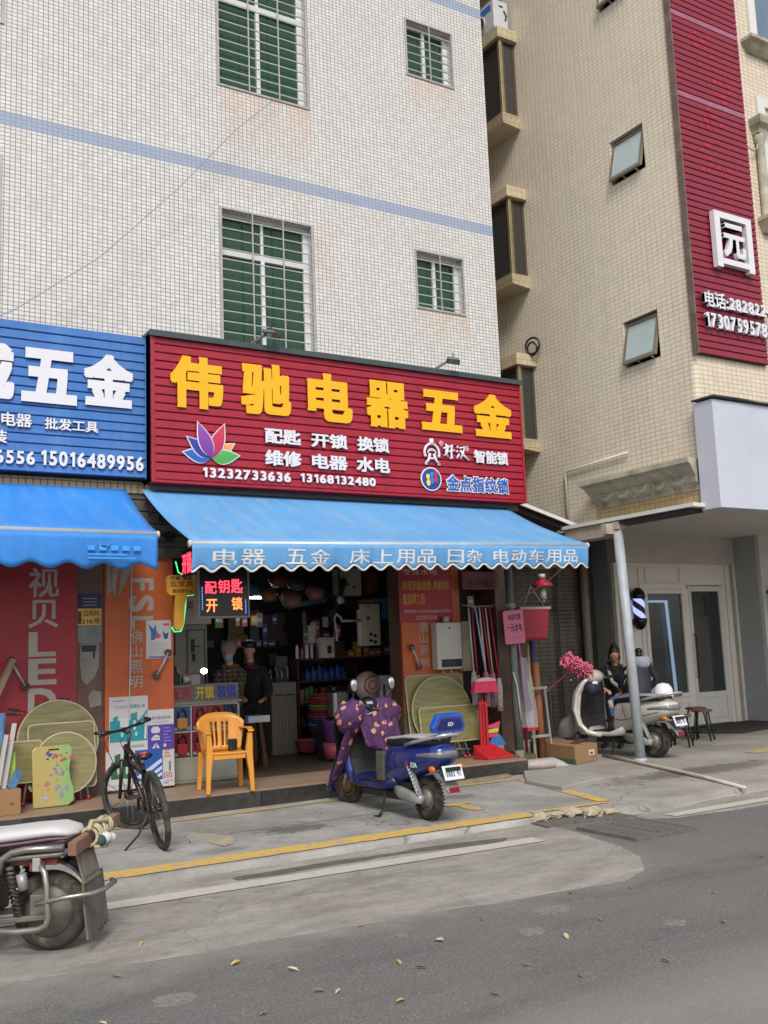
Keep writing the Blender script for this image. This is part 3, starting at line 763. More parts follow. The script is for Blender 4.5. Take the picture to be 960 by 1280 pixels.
for ch, r in zip('伟驰电器五金', ((3.655, 4.29, 4.455, 5.065), (4.51, 5.155, 4.46, 5.085), (5.38, 6.0, 4.455, 5.06), (6.2, 6.83, 4.45, 5.055), (7.03, 7.67, 4.475, 5.02), (7.87, 8.52, 4.46, 5.06))):
    text(rs, ch, r, SY - .012, .017, YLET, .036, 'raised_character')
for s_, r in (('配匙', (4.8, 5.27, 4.125, 4.305)), ('开锁', (5.41, 5.91, 4.125, 4.3)), ('换锁', (6.05, 6.51, 4.125, 4.305)), ('维修', (4.8, 5.27, 3.86, 4.045)), ('电器', (5.41, 5.9, 3.86, 4.04)), ('水电', (6.03, 6.51, 3.86, 4.05)), ('智能锁', (7.84, 8.41, 4.09, 4.265))):
    text(rs, s_, r, SY - .01, .025, WLET, .026, 'raised_character')
for s_, r in (('13232733636', (4.03, 5.125, 3.672, 3.785)), ('13168132480', (5.255, 6.295, 3.685, 3.79))):
    text(rs, s_, r, SY - .01, .02, WLET, .026, 'raised_digit')
# lotus logo: six petals, each with its pale border
def petal(ang, L, w, n=10):
    pts = []
    for i in range(n + 1):
        t = i / n; pts.append((t * L, w * math.sin(math.pi * t ** .8) * (1 - .15 * t)))
    pts += [(a, -c) for a, c in pts[-2:0:-1]]
    ca, sa = math.cos(R(ang)), math.sin(R(ang))
    return [(4.135 + a * ca - c * sa, 3.90 + a * sa + c * ca) for a, c in pts]
def m_petal(name, c0, c1):
    t = NT(name); X, Y, Z = t.xyz(t.obj())
    t.base(t.mix(t.ramp(Z, .32, .72), hexc(c0), hexc(c1))); t.set(Roughness=.4); return t.m
for k, (ang, L, w, c0, c1) in enumerate(((172, .335, .085, '#1c55a8', '#2f8fd6'), (142, .36, .08, '#1c2f86', '#2b49ae'), (112, .43, .085, '#6b2b86', '#8a4aa0'), (68, .43, .085, '#9c1c54', '#c8344f'), (33, .34, .075, '#d97a4a', '#e0b66a'), (8, .345, .085, '#3f9a4a', '#8cc66a'))):
    order = [1, 2, 4, 3, 1, 2][k]
    y0 = SY - .008 - .006 * order
    b = MB(); b.prism(petal(ang, L + .018, w + .011), y0, y0 + .004); b.build('petal_border', WLET, rs)
    b = MB(); b.prism([(4.135 + (x - 4.135) * .985, z) for x, z in petal(ang, L, w)], y0 - .003, y0 - .0003); b.build('petal', m_petal('petal_%d' % k, c0, c1), rs)
# small maker's emblem: a figure under a roof-like head, with its brush-written name
b = MB(); yy = SY - .022
def arc(cx, cz, r, a0, a1, n=14, rz=None): return [(cx + r * math.cos(R(a0 + (a1 - a0) * i / n)), yy, cz + (rz or r) * math.sin(R(a0 + (a1 - a0) * i / n))) for i in range(n + 1)]
def fl(pts, w): b.tube(pts, w / 2, 8)
fl(arc(7.165, 4.17, .115, -15, 195, rz=.125), .035); fl([(7.05, yy, 4.145), (7.07, yy, 4.125)], .04); fl([(7.28, yy, 4.145), (7.26, yy, 4.125)], .04)
fl([(7.165, yy, 4.28), (7.165, yy, 4.36)], .06); fl(arc(7.165, 4.165, .062, 0, 180), .02); fl([(7.13, yy, 4.205), (7.2, yy, 4.205)], .018)
fl([(7.135, yy, 4.165), (7.11, yy, 4.08), (7.06, yy, 4.03)], .036); fl([(7.195, yy, 4.165), (7.225, yy, 4.08), (7.275, yy, 4.03)], .036); fl([(7.125, yy, 4.1), (7.21, yy, 4.1)], .028); fl([(7.05, yy, 4.022), (7.09, yy, 4.022)], .02); fl([(7.25, yy, 4.022), (7.29, yy, 4.022)], .02)
b.build('emblem', WLET, rs)
b = MB(); z_ = 4.11
S = lambda pts, w=.02: fl([(x, yy, z) for x, z in pts], w)
S = lambda pts, w=.02: fl([(x, yy, z) for x, z in pts], w * 1.35)
S([(7.395, 4.31), (7.40, 4.27), (7.385, 4.2), (7.42, 4.14)], .022); S([(7.35, 4.25), (7.40, 4.26), (7.43, 4.29)]); S([(7.43, 4.28), (7.41, 4.2), (7.36, 4.15)], .018)
S([(7.44, 4.27), (7.5, 4.3), (7.48, 4.26), (7.475, 4.2), (7.48, 4.13), (7.45, 4.12)], .022); S([(7.43, 4.21), (7.53, 4.235)], .018)
S([(7.57, 4.29), (7.585, 4.275)], .028); S([(7.56, 4.23), (7.575, 4.215)], .026); S([(7.56, 4.13), (7.6, 4.19)], .022)
S([(7.61, 4.27), (7.69, 4.29), (7.67, 4.22), (7.62, 4.13)], .02); S([(7.62, 4.24), (7.68, 4.17), (7.76, 4.115)], .024)
b.build('brush_script', WLET, rs)
for cx, cz, in ((7.32, 4.315), (7.73, 4.275)):
    b = MB(); b.add([(cx + r * math.cos(i * .349), SY - .022, cz + r * math.sin(i * .349)) for r in (.034, .026) for i in range(18)], [(i, (i + 1) % 18, 18 + (i + 1) % 18, 18 + i) for i in range(18)])
    text(b, 'R', (cx - .011, cx + .011, cz - .015, cz + .015), SY - .014, .008, bold=.0) if False else b.box(cx - .010, cx - .004, SY - .022, SY - .016, cz - .014, cz + .014)
    b.box(cx - .004, cx + .01, SY - .022, SY - .016, cz + .008, cz + .014); b.box(cx - .004, cx + .01, SY - .022, SY - .016, cz - .003, cz + .002); b.box(cx + .005, cx + .010, SY - .0215, SY - .016, cz + .002, cz + .008)
    b.prism([(cx, cz - .003), (cx + .006, cz - .003), (cx + .013, cz - .014), (cx + .006, cz - .014)], SY - .022, SY - .016)
    b.build('registered_mark', WLET, rs, fix=False)
b = MB(); b.prism(circ(7.14, 3.83, .16, 36, .155), SY - .02, SY - .006); b.build('round_emblem_rim', WLET, rs)
b = MB(); b.prism(circ(7.14, 3.83, .142, 36, .138), SY - .024, SY - .0205); b.build('round_emblem', M('emblem_blue', '#163c82', .4), rs)
for cx, cz, cl in ((7.085, 3.815, '#d8c25c'), (7.145, 3.845, '#2f78c2'), (7.205, 3.86, '#b32a48')):
    m_ = M('emblem_' + cl[1:], cl, .4)
    b = MB(); b.prism(circ(cx, cz + .045, .029, 16, .036), SY - .03, SY - .0245); b.prism(circ(cx + .004, cz - .035, .029, 16, .045), SY - .0295, SY - .0246); b.build('thumb_mark', m_, rs)
LBL = M('blue_letter', '#1d57ae', .35)
for i, ch in enumerate('金点指纹锁'):
    x = 7.385 + i * .205
    text(rs, ch, (x - .016, x + .206, 3.684, 3.911), SY - .008, .010, WLET, .05, 'character_outline')
    text(rs, ch, (x, x + .19, 3.70, 3.895), SY - .0185, .008, LBL, .012, 'raised_character')

# blue neighbour sign
BLUES = M('blue_sign_metal', '#3467a8', .5, var=.12, scale=1.6, dirt='#5b85b8', damt=.5, dscale=2.5)
bs = thing('shop_sign', 'blue slatted shop sign with white characters and phone numbers, left of the red one', 'sign', (1, 10.6, 3.6))
b = MB(); b.box(-3, 3.43, 10.625, 10.797, 3.645, 5.27); b.build('backing_box', M('blue_backing', '#10233f', .8), bs)
slat_board(bs, -3, 3.425, 3.65, 5.275, 10.6, 16, BLUES)
b = MB(); b.box(3.426, 3.436, 10.598, 10.79, 3.645, 5.278); b.build('edge_frame', BLUES, bs)
for ch, r in zip('城五金', ((1.35, 2.02, 4.39, 5.0), (2.09, 2.665, 4.395, 4.985), (2.735, 3.285, 4.42, 5.01))): text(bs, ch, r, 10.588, .018, WLET, .036, 'raised_character')
for s_, r in (('维修电器', (1.56, 2.2, 4.115, 4.26)), ('批发工具', (2.33, 2.895, 4.115, 4.24)), ('安装', (1.64, 1.955, 3.93, 4.07))): text(bs, s_, r, 10.59, .02, WLET, .018, 'raised_character')
for s_, r in (('15016489956', (2.3, 3.395, 3.725, 3.885)), ('13286556', (1.45, 2.235, 3.72, 3.86))): text(bs, s_, r, 10.59, .02, WLET, .022, 'raised_digit')

# old half-hidden dark sign behind the awnings, and the tiled strip under the blue sign
os_ = thing('old_sign', 'old dark grey slatted sign with black letters, half hidden between the two awnings', 'sign', (4, 10.75, 2.8))
slat_board(os_, 3.18, 6.5, 2.78, 3.56, 10.74, 6, M('old_grey_sign', '#4c4a48', .6, var=.2, scale=3))
BLK = M('black_letter', '#16151a', .5)
text(os_, 'BU', (3.62, 3.86, 3.19, 3.3), 10.735, .012, BLK, .012, 'letter'); text(os_, '工安', (3.5, 3.82, 2.95, 3.09), 10.735, .012, BLK, .012, 'letter')
b = MB(); b.prism([(3.45, 3.4), (3.52, 3.43), (3.57, 3.37), (3.53, 3.29), (3.49, 3.27), (3.53, 3.33), (3.52, 3.38)], 10.72, 10.732); b.build('logo', M('old_logo', '#6b2a44', .6), os_)
b = MB(); b.box(-3, 3.44, 10.72, 10.8, 3.5, 3.618)
lt = b.build('tile_strip', m_tile('old_tile_strip', '#8c7a62', '#4f463c', .075, .2, .006), wb)
b = MB(); b.box(3.44, 8.7, 10.62, 10.8, 3.5, 3.585); b.build('awning_box', M('awning_box', '#4f5252', .5, .2, dirt='#3b3a36'), wb)

# spot lamps on top of the red sign
def sign_lamp(loc, ang, label):
    t = thing('sign_lamp', label, 'lamp', loc, R(ang), 'spot lamps above the red sign')
    gm = M('grey_lamp_metal', '#4d5053', .5, .3, var=.1)
    b = MB(); b.bar((0, .05, -.02), (.02, -.28, .17), .028, .028); b.build('arm', gm, t, world=False)
    b = MB(); b.cbox((0, .05, -.02), (.1, .05, .03)); b.build('bracket', gm, t, world=False)
    b = MB(); b.loft([[(-.1, -.33, .13), (.1, -.33, .13), (.1, -.2, .16), (-.1, -.2, .16)], [(-.12, -.36, .085), (.12, -.36, .085), (.12, -.18, .12), (-.12, -.18, .12)]], smooth=False); b.build('lamp_head', gm, t, world=False, bevel=.006)
    b = MB(); b.add([(-.105, -.352, .082), (.105, -.352, .082), (.105, -.185, .118), (-.105, -.185, .118)], [(0, 1, 2, 3)]); b.build('lens', M('lamp_lens', '#777a78', .2), t, world=False)
    b = MB(); b.tube([(-.1, -.27, .15), (-.1, -.27, .2), (.1, -.27, .2), (.1, -.27, .15)], .007, 6); b.build('yoke', gm, t, world=False)
sign_lamp((4.66, 10.5, 5.31), 50, 'grey spot lamp on top of the red sign in front of the tall window')
sign_lamp((7.3, 10.5, 5.31), 55, 'grey spot lamp near the right end of the red sign, against plain tiles')
# cables on the facade
b = MB(); b.tube([(x, 10.6, z) for x, z in ((1.5, 9.0), (2.6, 9.75), (3.6, 10.5), (5.5, 12.1))], .005, 5); tag(b.build('overhead_cable', M('cable', '#85827f', .6)), 'thin grey cable crossing the top left of the white facade', 'cable')
b = MB(); b.tube([(5.2, 10.7, 8.72), (4.6, 10.62, 8.1), (3.8, 10.55, 7.1), (2.9, 10.5, 6.1), (2.0, 10.5, 5.35), (1.4, 10.5, 5.0)], .0045, 5); tag(b.build('overhead_cable', M('cable', '#85827f', .6)), 'thin grey cable slanting from the upper tall window down to the blue sign', 'cable')

# ================================================================== AWNINGS
def m_cloth(name, col, fade):
    t = NT(name); v = t.obj(); X, Y, Z = t.xyz(v)
    n1 = t.noise(v, 1.2, 6, .6); n2 = t.noise(t.comb(t.math('MULTIPLY', X, 6), t.math('MULTIPLY', Y, 1), Z), 1.5, 6, .6)
    a = hexc(col)
    c = t.mix(t.ramp(n1, .3, .7), tuple(x * .9 for x in a), tuple(x * 1.06 for x in a))
    c = t.mix(t.math('MULTIPLY', t.ramp(n2, .45, .75), fade), c, hexc('#93a9bb'))
    t.base(c); t.set(Roughness=.6)
    wv = t.n('TexWave'); wv.inputs['Scale'].default_value = 160; t.l(v, wv.inputs[0])
    t.bump(t.math('ADD', t.math('MULTIPLY', t.noise(v, 5, 4), 1.0), t.math('MULTIPLY', wv.outputs[0], .05)), .25, .02)
    # thin cloth lets a little light through
    tl = t.n('BsdfTranslucent'); t.l(c, tl.inputs[0]); ms = t.n('MixShader'); ms.inputs[0].default_value = .12
    t.l(t.b.outputs[0], ms.inputs[1]); t.l(tl.outputs[0], ms.inputs[2]); t.l(ms.outputs[0], t.out.inputs['Surface'])
    return t.m
TRIM = M('awning_white_trim', '#c3bfb6', .7, var=.1)
def awning(label, xa, xb, xt0, xt1, yt, zt0, zt1, yw, zw, vh, ns, col, fade, trim):
    """xa..xb at the wall, xt0..xt1 at the front tube"""
    t = thing('awning', label, 'awning', ((xa + xb) / 2, yt, zt0), 0, 'blue cloth awnings over the shop fronts')
    def sheet(u, v):
        x = (xa + (xb - xa) * u) * (1 - v) + (xt0 + (xt1 - xt0) * u) * v
        zt = zt0 + (zt1 - zt0) * u
        return (x, yw + (yt - yw) * v, zw + (zt + .03 - zw) * v - .05 * math.sin(math.pi * v) + .008 * wob(u * 6 + v) * math.sin(math.pi * v))
    b = MB(); b.grid(sheet, 60, 14); b.build('canopy', m_cloth('awning_cloth_' + col[1:], col, fade), t, thick=.004, fix=False)
    b = MB(); b.tube([(xt0 - .01, yt, zt0), (xt1 + .01, yt, zt1)], .03, 12); b.build('front_tube', M('awning_tube', '#aab4bb', .45, .2), t)
    b = MB()
    for x, z in ((xt0 - .012, zt0), (xt1 + .012, zt1)): b.cyl((x - .012, yt, z), (x + .012, yt, z), .036, n=12)
    b.build('end_cap', M('end_cap_plastic', '#b9b4aa', .5), t)
    def wave(x): return .012 * math.sin(x * 5.1 + 1) + .008 * math.sin(x * 13 + .5)
    bot = lambda x: .028 * math.cos((x - xt0) / (xt1 - xt0) * ns * 2 * math.pi)
    def val(u, v):
        x = xt0 + (xt1 - xt0) * u; zt = zt0 + (zt1 - zt0) * u
        return (x, yt - .032 + wave(x) * v + .03 * v * v, zt - .01 - (vh + bot(x)) * v)
    b = MB(); b.grid(val, 12 * ns, 6); b.build('valance', m_cloth('valance_cloth_' + col[1:], col, fade * .6), t, thick=.003, fix=False)
    if trim:
        b = MB(); b.tube([Vector(val(i / (12 * ns), 1)) for i in range(12 * ns + 1)], .012, 6); b.build('valance_trim', TRIM, t)
    am = M('awning_arm', '#8f8f8c', .5, .3)
    for f in (.12, .88):
        x = xt0 + (xt1 - xt0) * f; z = zt0 + (zt1 - zt0) * f
        s_ = 1 if f < .5 else -1
        b = MB(); b.bar((x + s_ * .1, yw + .1, zw - .15), (x + s_ * .75, (yw + yt) / 2, (zw + z) / 2 - .08), .04, .05); b.bar((x + s_ * .75, (yw + yt) / 2, (zw + z) / 2 - .08), (x, yt + .02, z - .01), .035, .04); b.build('folding_arm', am, t)
    def onto(p):
        v = max(0, (zt0 + (zt1 - zt0) * (p.x - xt0) / (xt1 - xt0) - .01 - p.z) / vh)
        return Vector((p.x, p.y - 8.99 + yt - .036 + wave(p.x) * v + .03 * v * v, p.z))
    return t, onto
aw, fnv = awning('sky blue awning with white shop words on its scalloped front, under the red sign', 3.38, 8.5, 3.36, 8.43, 9.03, 2.745, 2.84, 10.62, 3.53, .235, 24, '#5b9bd0', .55, True)
def put(s_, xa_, xb_):
    zc = lambda x: 2.745 + (x - 3.36) / 5.07 * .095
    n_ = len(s_); w_ = (xb_ - xa_) / n_
    for i, ch in enumerate(s_):
        x = xa_ + i * w_; z = zc(x + w_ / 2)
        text(aw, ch, (x + .02, x + w_ - .02, z - .205, z - .055), 8.99, .0015, M('valance_lettering', '#cbc9c8', .7), .006, 'character', fnv)
put('电器', 3.55, 4.14); put('五金', 4.33, 4.88); put('床上用品', 5.07, 6.2); put('日杂', 6.32, 6.83); put('电动车用品', 6.95, 8.27)
aw2, _ = awning('brighter plain blue awning with scalloped front, cut off by the left picture edge', -1.6, 3.21, -1.6, 3.145, 9.4, 2.90, 2.872, 10.62, 3.52, .31, 14, '#2f83d6', .2, False)
b = MB()
for i in range(5): b.box(2.46 + i * .11, 2.53 + i * .11, 9.349, 9.353, 2.70, 2.75)
b.box(2.46, 2.92, 9.351, 9.355, 2.62, 2.635); b.box(2.46, 2.84, 9.351, 9.355, 2.655, 2.67); b.prism([(2.56, 2.78), (2.62, 2.74), (2.68, 2.78), (2.68, 2.765), (2.62, 2.725), (2.56, 2.765)], 9.349, 9.353)
b.build('faded_print', M('faded_awning_print', '#3a8bd8', .7), aw2)
# ================================================================== BEIGE BUILDING WITH ITS ARCADE
BT = m_tile('beige_front_tiles', '#cdbfa8', '#a19280', .095, .062, .004, side=False, var=.05, grime=.12, bump=.3)
BTS = m_tile('beige_side_tiles', '#cfc4b0', '#a89c8e', .095, .062, .004, side=True, var=.05, grime=.2, bump=.3)
TRIMT = m_tile('beige_trim_tiles', '#b8a88a', '#8f8069', .1, .1, .004, side=None, var=.06, grime=.25)
STONE = M('cast_stone', '#a8a28f', .85, var=.15, scale=5, dirt='#6a6356', damt=.7, bump=.2)
bb = thing('beige_building', 'beige tiled apartment building with bay windows above an open arcade', 'building', (13, 8.56, 0))
WX = 10.1
AWN = [(9.12, 9.77, 2.73 * k + 5.47, 2.73 * k + 6.14) for k in range(4)]
b = wall_holes(8.62, 24, 3.32, 20, AWN, lambda u, d, z: (WX + d, u, z), .16); b.build('side_wall', BTS, bb, fix=False)
FW = [(12.02, 13.4, 10.3, 12.0), (12.02, 13.4, 7.55, 9.2), (12.02, 13.4, 13.05, 14.8)]
b = wall_holes(10.16, 19, 3.32, 20, FW, lambda u, d, z: (u, 8.56 + d, z), .2); b.build('front_wall', BT, bb, fix=False)
b = MB(); b.loft([[(10.1, 8.62, z), (10.106, 8.6, z), (10.118, 8.578, z), (10.138, 8.565, z), (10.16, 8.56, z)] for z in (3.32, 20)], False, False, closed=False); b.build('corner_edge', m_tile('beige_corner_tiles', '#cdbfa8', '#96866f', .5, .062, .004, side=False, bump=.3), bb)
b = MB(); b.add([(19, 8.56, 0), (19, 24, 0), (19, 24, 20), (19, 8.56, 20)], [(0, 1, 2, 3)]); b.add([(10.1, 24, 3.3), (19, 24, 3.3), (19, 24, 20), (10.1, 24, 20)], [(0, 1, 2, 3)]); b.add([(10.1, 8.56, 20), (19, 8.56, 20), (19, 24, 20), (10.1, 24, 20)], [(0, 1, 2, 3)]); b.build('rear_wall', BTS, bb, fix=False)
BRONZE = M('bronze_aluminium', '#5c5243', .4, .5, var=.1)
FROST = glass('frosted_window_glass', '#c2d0d0', .25, .35, .8)
DGLASS = glass('dark_bay_glass', '#6f6a66', .05, .5, 1.0)
# top-hung windows standing open
for (y0, y1, z0, z1) in AWN:
    f = MB(); w = .04; x = WX + .07
    for q in ((y0, y0 + w, z0, z1), (y1 - w, y1, z0, z1), (y0 + w, y1 - w, z0, z0 + w), (y0 + w, y1 - w, z1 - w, z1)): f.box(x, x + .06, q[0], q[1], q[2], q[3])
    fr = f.build('window', BRONZE, bb)
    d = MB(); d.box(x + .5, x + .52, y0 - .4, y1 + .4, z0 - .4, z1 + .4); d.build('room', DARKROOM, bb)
    A = Matrix.Translation((x + .0, 0, z1 - .03)) @ Matrix.Rotation(R(13), 4, 'Y')
    s_ = MB(); h = z1 - z0 - .05
    for q in ((y0 + .02, y0 + .06, -h, 0), (y1 - .06, y1 - .02, -h, 0), (y0 + .06, y1 - .06, -h, -h + .05), (y0 + .06, y1 - .06, -.045, 0)): s_.box(-.02, .02, q[0], q[1], q[2], q[3], 0, A)
    s_.build('sash', M('sash_aluminium', '#82796c', .4, .4), fr)
    p = MB(); p.box(-.004, .004, y0 + .06, y1 - .06, -h + .05, -.045, 0, A); p.build('pane', M('frosted_pane', '#9fadad', .22, var=.06, scale=2), fr)
    a = MB(); a.bar((x - .12, y1 - .2, z0 + .1), (x + .06, y1 - .2, z0 + .03), .02, .02); a.bar((x - .12, y0 + .2, z0 + .1), (x + .06, y0 + .2, z0 + .03), .02, .02); a.build('stay', ALU, fr)
# projecting bay windows
for z0, z1 in ((4.68, 6.2), (7.35, 8.98), (10.08, 11.75), (12.85, 14.5)):
    b = MB(); b.box(9.70, WX - .001, 11.66, 13.45, z1 - .19, z1); cap = b.build('bay_cap', TRIMT, bb, bevel=.01)
    b = MB(); b.loft([[(9.70, 11.66, z0 + .15), (9.70, 13.45, z0 + .15), (WX - .001, 13.45, z0 + .15), (WX - .001, 11.66, z0 + .15)], [(9.74, 11.70, z0), (9.74, 13.41, z0), (WX - .001, 13.41, z0 - .04), (WX - .001, 11.70, z0 - .04)]], smooth=False); b.build('bay_base', TRIMT, bb)
    a0, a1 = z0 + .152, z1 - .192
    b = MB(); b.box(9.755, 9.815, 11.71, 11.77, a0, a1); fr = b.build('bay_window', M('champagne_aluminium', '#9a8d6c', .3, .6), bb, bevel=.006)
    b = MB(); b.box(9.83, 9.87, 11.74, 11.78, a0, a1); b.box(10.05, 10.095, 11.74, 11.78, a0, a1); b.box(9.77, 9.81, 12.55, 12.61, a0, a1); b.box(9.77, 9.81, 13.36, 13.42, a0, a1); b.box(9.77, 9.81, 11.79, 12.55, a1 - .06, a1); b.box(9.77, 9.81, 11.79, 12.55, a0, a0 + .06); b.build('frame_bar', BRONZE, fr)
    b = MB(); b.box(9.87, 10.05, 11.755, 11.762, a0, a1); b.build('pane', DGLASS, fr)
    b = MB(); b.box(9.785, 9.792, 11.79, 13.36, a0, a1); b.build('pane', DGLASS, fr)
    b = MB(); b.grid(lambda u, v: (9.9 + .015 * math.sin(u * 60), 11.9 + 1.4 * u, a0 + (a1 - a0) * v), 40, 2); b.build('curtain', M('grey_curtain', '#8b8580', .9), bb)
# air conditioner on the second bay
ac = thing('air_conditioner', 'white air conditioner box standing on the tiled cap of a bay window', 'air conditioner', (9.9, 12.1, 11.75))
b = MB(); b.box(9.74, 10.04, 11.78, 12.55, 11.80, 12.32); b.build('casing', M('ac_white', '#b9bcc0', .5, dirt='#8a8a86', damt=.3), ac, bevel=.015)
b = MB(); b.box(9.737, 9.7395, 11.85, 12.4, 12.14, 12.26); b.build('label', M('ac_label', '#2f6fb0', .5), ac)
b = MB(); b.lathe([(.2, 0), (.2, .02), (.16, .022), (.16, .004)], (9.739, 12.2, 12.0), (-1, 0, 0), 20); b.build('fan_guard', GALV, ac)
b = MB(); b.box(9.76, 9.8, 11.8, 12.5, 11.752, 11.80); b.box(9.96, 10.0, 11.8, 12.5, 11.752, 11.80); b.build('foot', GALV, ac)
b = MB(); b.box(9.86, 9.94, 11.7765, 11.779, 12.2, 12.23); b.tube([(9.95, 11.77, 12.15), (9.99, 11.75, 12.05), (9.97, 11.77, 11.98)], .012, 5); b.build('valve', BLK, ac)
# satellite-like black cable coil beside the lowest bay
b = MB(); b.torus((9.98, 11.6, 6.32), (1, .3, 0), .13, .018, 20, 6); b.torus((9.99, 11.62, 6.28), (1, .1, .2), .1, .016, 20, 6); tag(b.build('cable_coil', BLK), 'black cable coil hung on the alley wall over the lowest bay window', 'cable')

# carved cornice on the side wall
b = MB()
prof = [(WX, 3.56), (10.06, 3.56), (10.06, 3.62), (9.98, 3.66), (9.97, 3.74), (9.9, 3.8), (9.86, 3.86), (9.78, 3.885), (9.78, 3.945), (WX, 3.955)]
b.loft([[(x, y + (-.12 if y < 9 else .08) * (WX - x) * 2.4, z) for x, z in prof] for y in (8.62, 10.5)], True, True, smooth=False)
cn = b.build('cornice', STONE, bb)
for i in range(6):
    b = MB(); y = 8.72 + i * .335
    b.loft([[(10.055 - .1 * f, y - .035, z), (10.055 - .1 * f, y + .035, z)][::1] + [(10.09, y + .035, z), (10.09, y - .035, z)] for f, z in ((0, 3.58), (.4, 3.66), (1.0, 3.76), (1.1, 3.83))], smooth=False); b.build('bracket', STONE, cn)
for i in range(5):
    b = MB(); y = 8.885 + i * .335
    b.tube([(9.985 - .03 * math.sin(math.pi * k / 12), y + .11 * math.cos(math.pi * k / 12), 3.75 - .09 * math.sin(math.pi * k / 12)) for k in range(13)], .034, 8); b.tube([(10.0, y + .06 * math.cos(math.pi * k / 8), 3.74 - .045 * math.sin(math.pi * k / 8)) for k in range(9)], .026, 7); b.build('swag', STONE, cn)
b = MB(); b.box(WX - .015, WX - .0005, 8.6, 10.55, 3.36, 3.56); b.build('tile_band', m_tile('yellowed_tiles', '#b29d70', '#8b7a57', .095, .1, .005, side=True, var=.08, grime=.2), bb)
# conduit
b = MB(); b.tube([(10.06, 11.13, 3.42), (10.06, 11.12, 4.2), (10.06, 11.09, 4.23), (10.06, 9.82, 4.27)], .018, 8); b.build('conduit', M('white_pvc', '#c6c0b4', .5), bb)
# window surrounds on the front
for x0, x1, z0, z1 in FW:
    b = MB()
    b.loft([[(11.66 + a, 8.56 - d, z), (13.8 - a, 8.56 - d, z), (13.8 - a, 8.57, z), (11.66 + a, 8.57, z)] for a, d, z in ((.12, .05, z0 - .2), (.1, .1, z0 - .16), (.03, .14, z0 - .1), (.0, .2, z0 - .07), (.0, .2, z0 - .02))], smooth=False); b.build('window_sill', STONE, bb)
    b = MB(); b.box(11.86, 12.02, 8.52, 8.57, z0 - .02, z1 + .1); b.box(13.4, 13.56, 8.52, 8.57, z0 - .02, z1 + .1); b.box(11.86, 13.56, 8.52, 8.57, z1 + .1, z1 + .25); fr = b.build('window', M('white_render_trim', '#c9c6bf', .7, var=.06), bb)
    b = MB(); b.box(12.02, 12.07, 8.68, 8.73, z0, z1); b.box(13.35, 13.4, 8.68, 8.73, z0, z1); b.box(12.68, 12.73, 8.68, 8.73, z0, z1); b.build('frame', ALU, fr)
    b = MB(); b.box(12.07, 13.35, 8.7, 8.706, z0, z1); b.build('pane', M('sky_pane', '#6f7f92', .08, .3), fr)
for z0 in (7.5, 13.0):
    b = MB(); b.lathe([(.075, 0), (.09, .06), (.065, .1), (.06, 1.15), (.07, 1.2), (.085, 1.26), (.07, 1.3)], (11.8, 8.5, z0), n=16); b.build('column', STONE, bb)
    b = MB(); b.loft([[(11.8 - a, 8.56 - 2 * a * .75, z), (11.8 + a, 8.56 - 2 * a * .75, z), (11.8 + a, 8.57, z), (11.8 - a, 8.57, z)] for a, z in ((.08, z0 + 1.3), (.09, z0 + 1.36), (.13, z0 + 1.42), (.14, z0 + 1.5), (.14, z0 + 1.53))], smooth=False); b.build('capital', STONE, bb)
    b = MB(); b.loft([[(11.8 - a, 8.56 - 2 * a * .75, z), (11.8 + a, 8.56 - 2 * a * .75, z), (11.8 + a, 8.57, z), (11.8 - a, 8.57, z)] for a, z in ((.06, z0 - .18), (.12, z0 - .06), (.12, z0))], smooth=False); b.build('column_base', STONE, bb)
b = MB(); b.tube([(11.53, 8.5, 8.55), (11.6, 8.47, 8.5), (11.68, 8.47, 8.55), (11.7, 8.47, 8.62)], .012, 6); b.build('cable_hook', GALV, bb)
# white fascia box over the arcade, arcade ceiling and its canopy edge
FAS = M('white_fascia_panel', '#b3b6c2', .35, var=.04, scale=1, dirt='#a2a39f', damt=.3, dscale=1.5)
for x0, x1 in ((10.0, 11.9), (11.905, 13.8), (13.805, 15.7), (15.705, 19)): b = MB(); b.box(x0, x1, 8.25, 8.555, 3.27, 4.66); b.build('fascia_panel', FAS, bb, bevel=.004)
b = MB(); b.grid(lambda u, v: (9.97 + 9 * u, 8.20 + .36 * v, 4.69 + .012 * wob(u * 14)), 40, 1); b.build('fascia_lip', M('dark_flashing', '#3e403f', .6), bb, thick=.02)
b = MB(); b.box(10.12, 19, 8.556, 12.8, 3.56, 3.7); b.build('arcade_ceiling', M('arcade_ceiling_paint', '#c9c5c1', .9, var=.05), bb)
b = MB(); b.box(9.78, 10.098, 8.5, 10.98, 3.31, 3.36); b.build('canopy_edge', M('white_drip_edge', '#c9c7c2', .6), bb)
b = MB(); b.box(9.82, 10.09, 10.0, 10.96, 3.12, 3.308); b.build('canopy_beam', M('cream_beam', '#a59a8c', .8, dirt='#7c7166'), bb)
b = MB(); b.box(9.84, 10.09, 8.62, 9.95, 3.255, 3.309); b.build('canopy_soffit', M('dark_soffit', '#33312f', .8), bb)
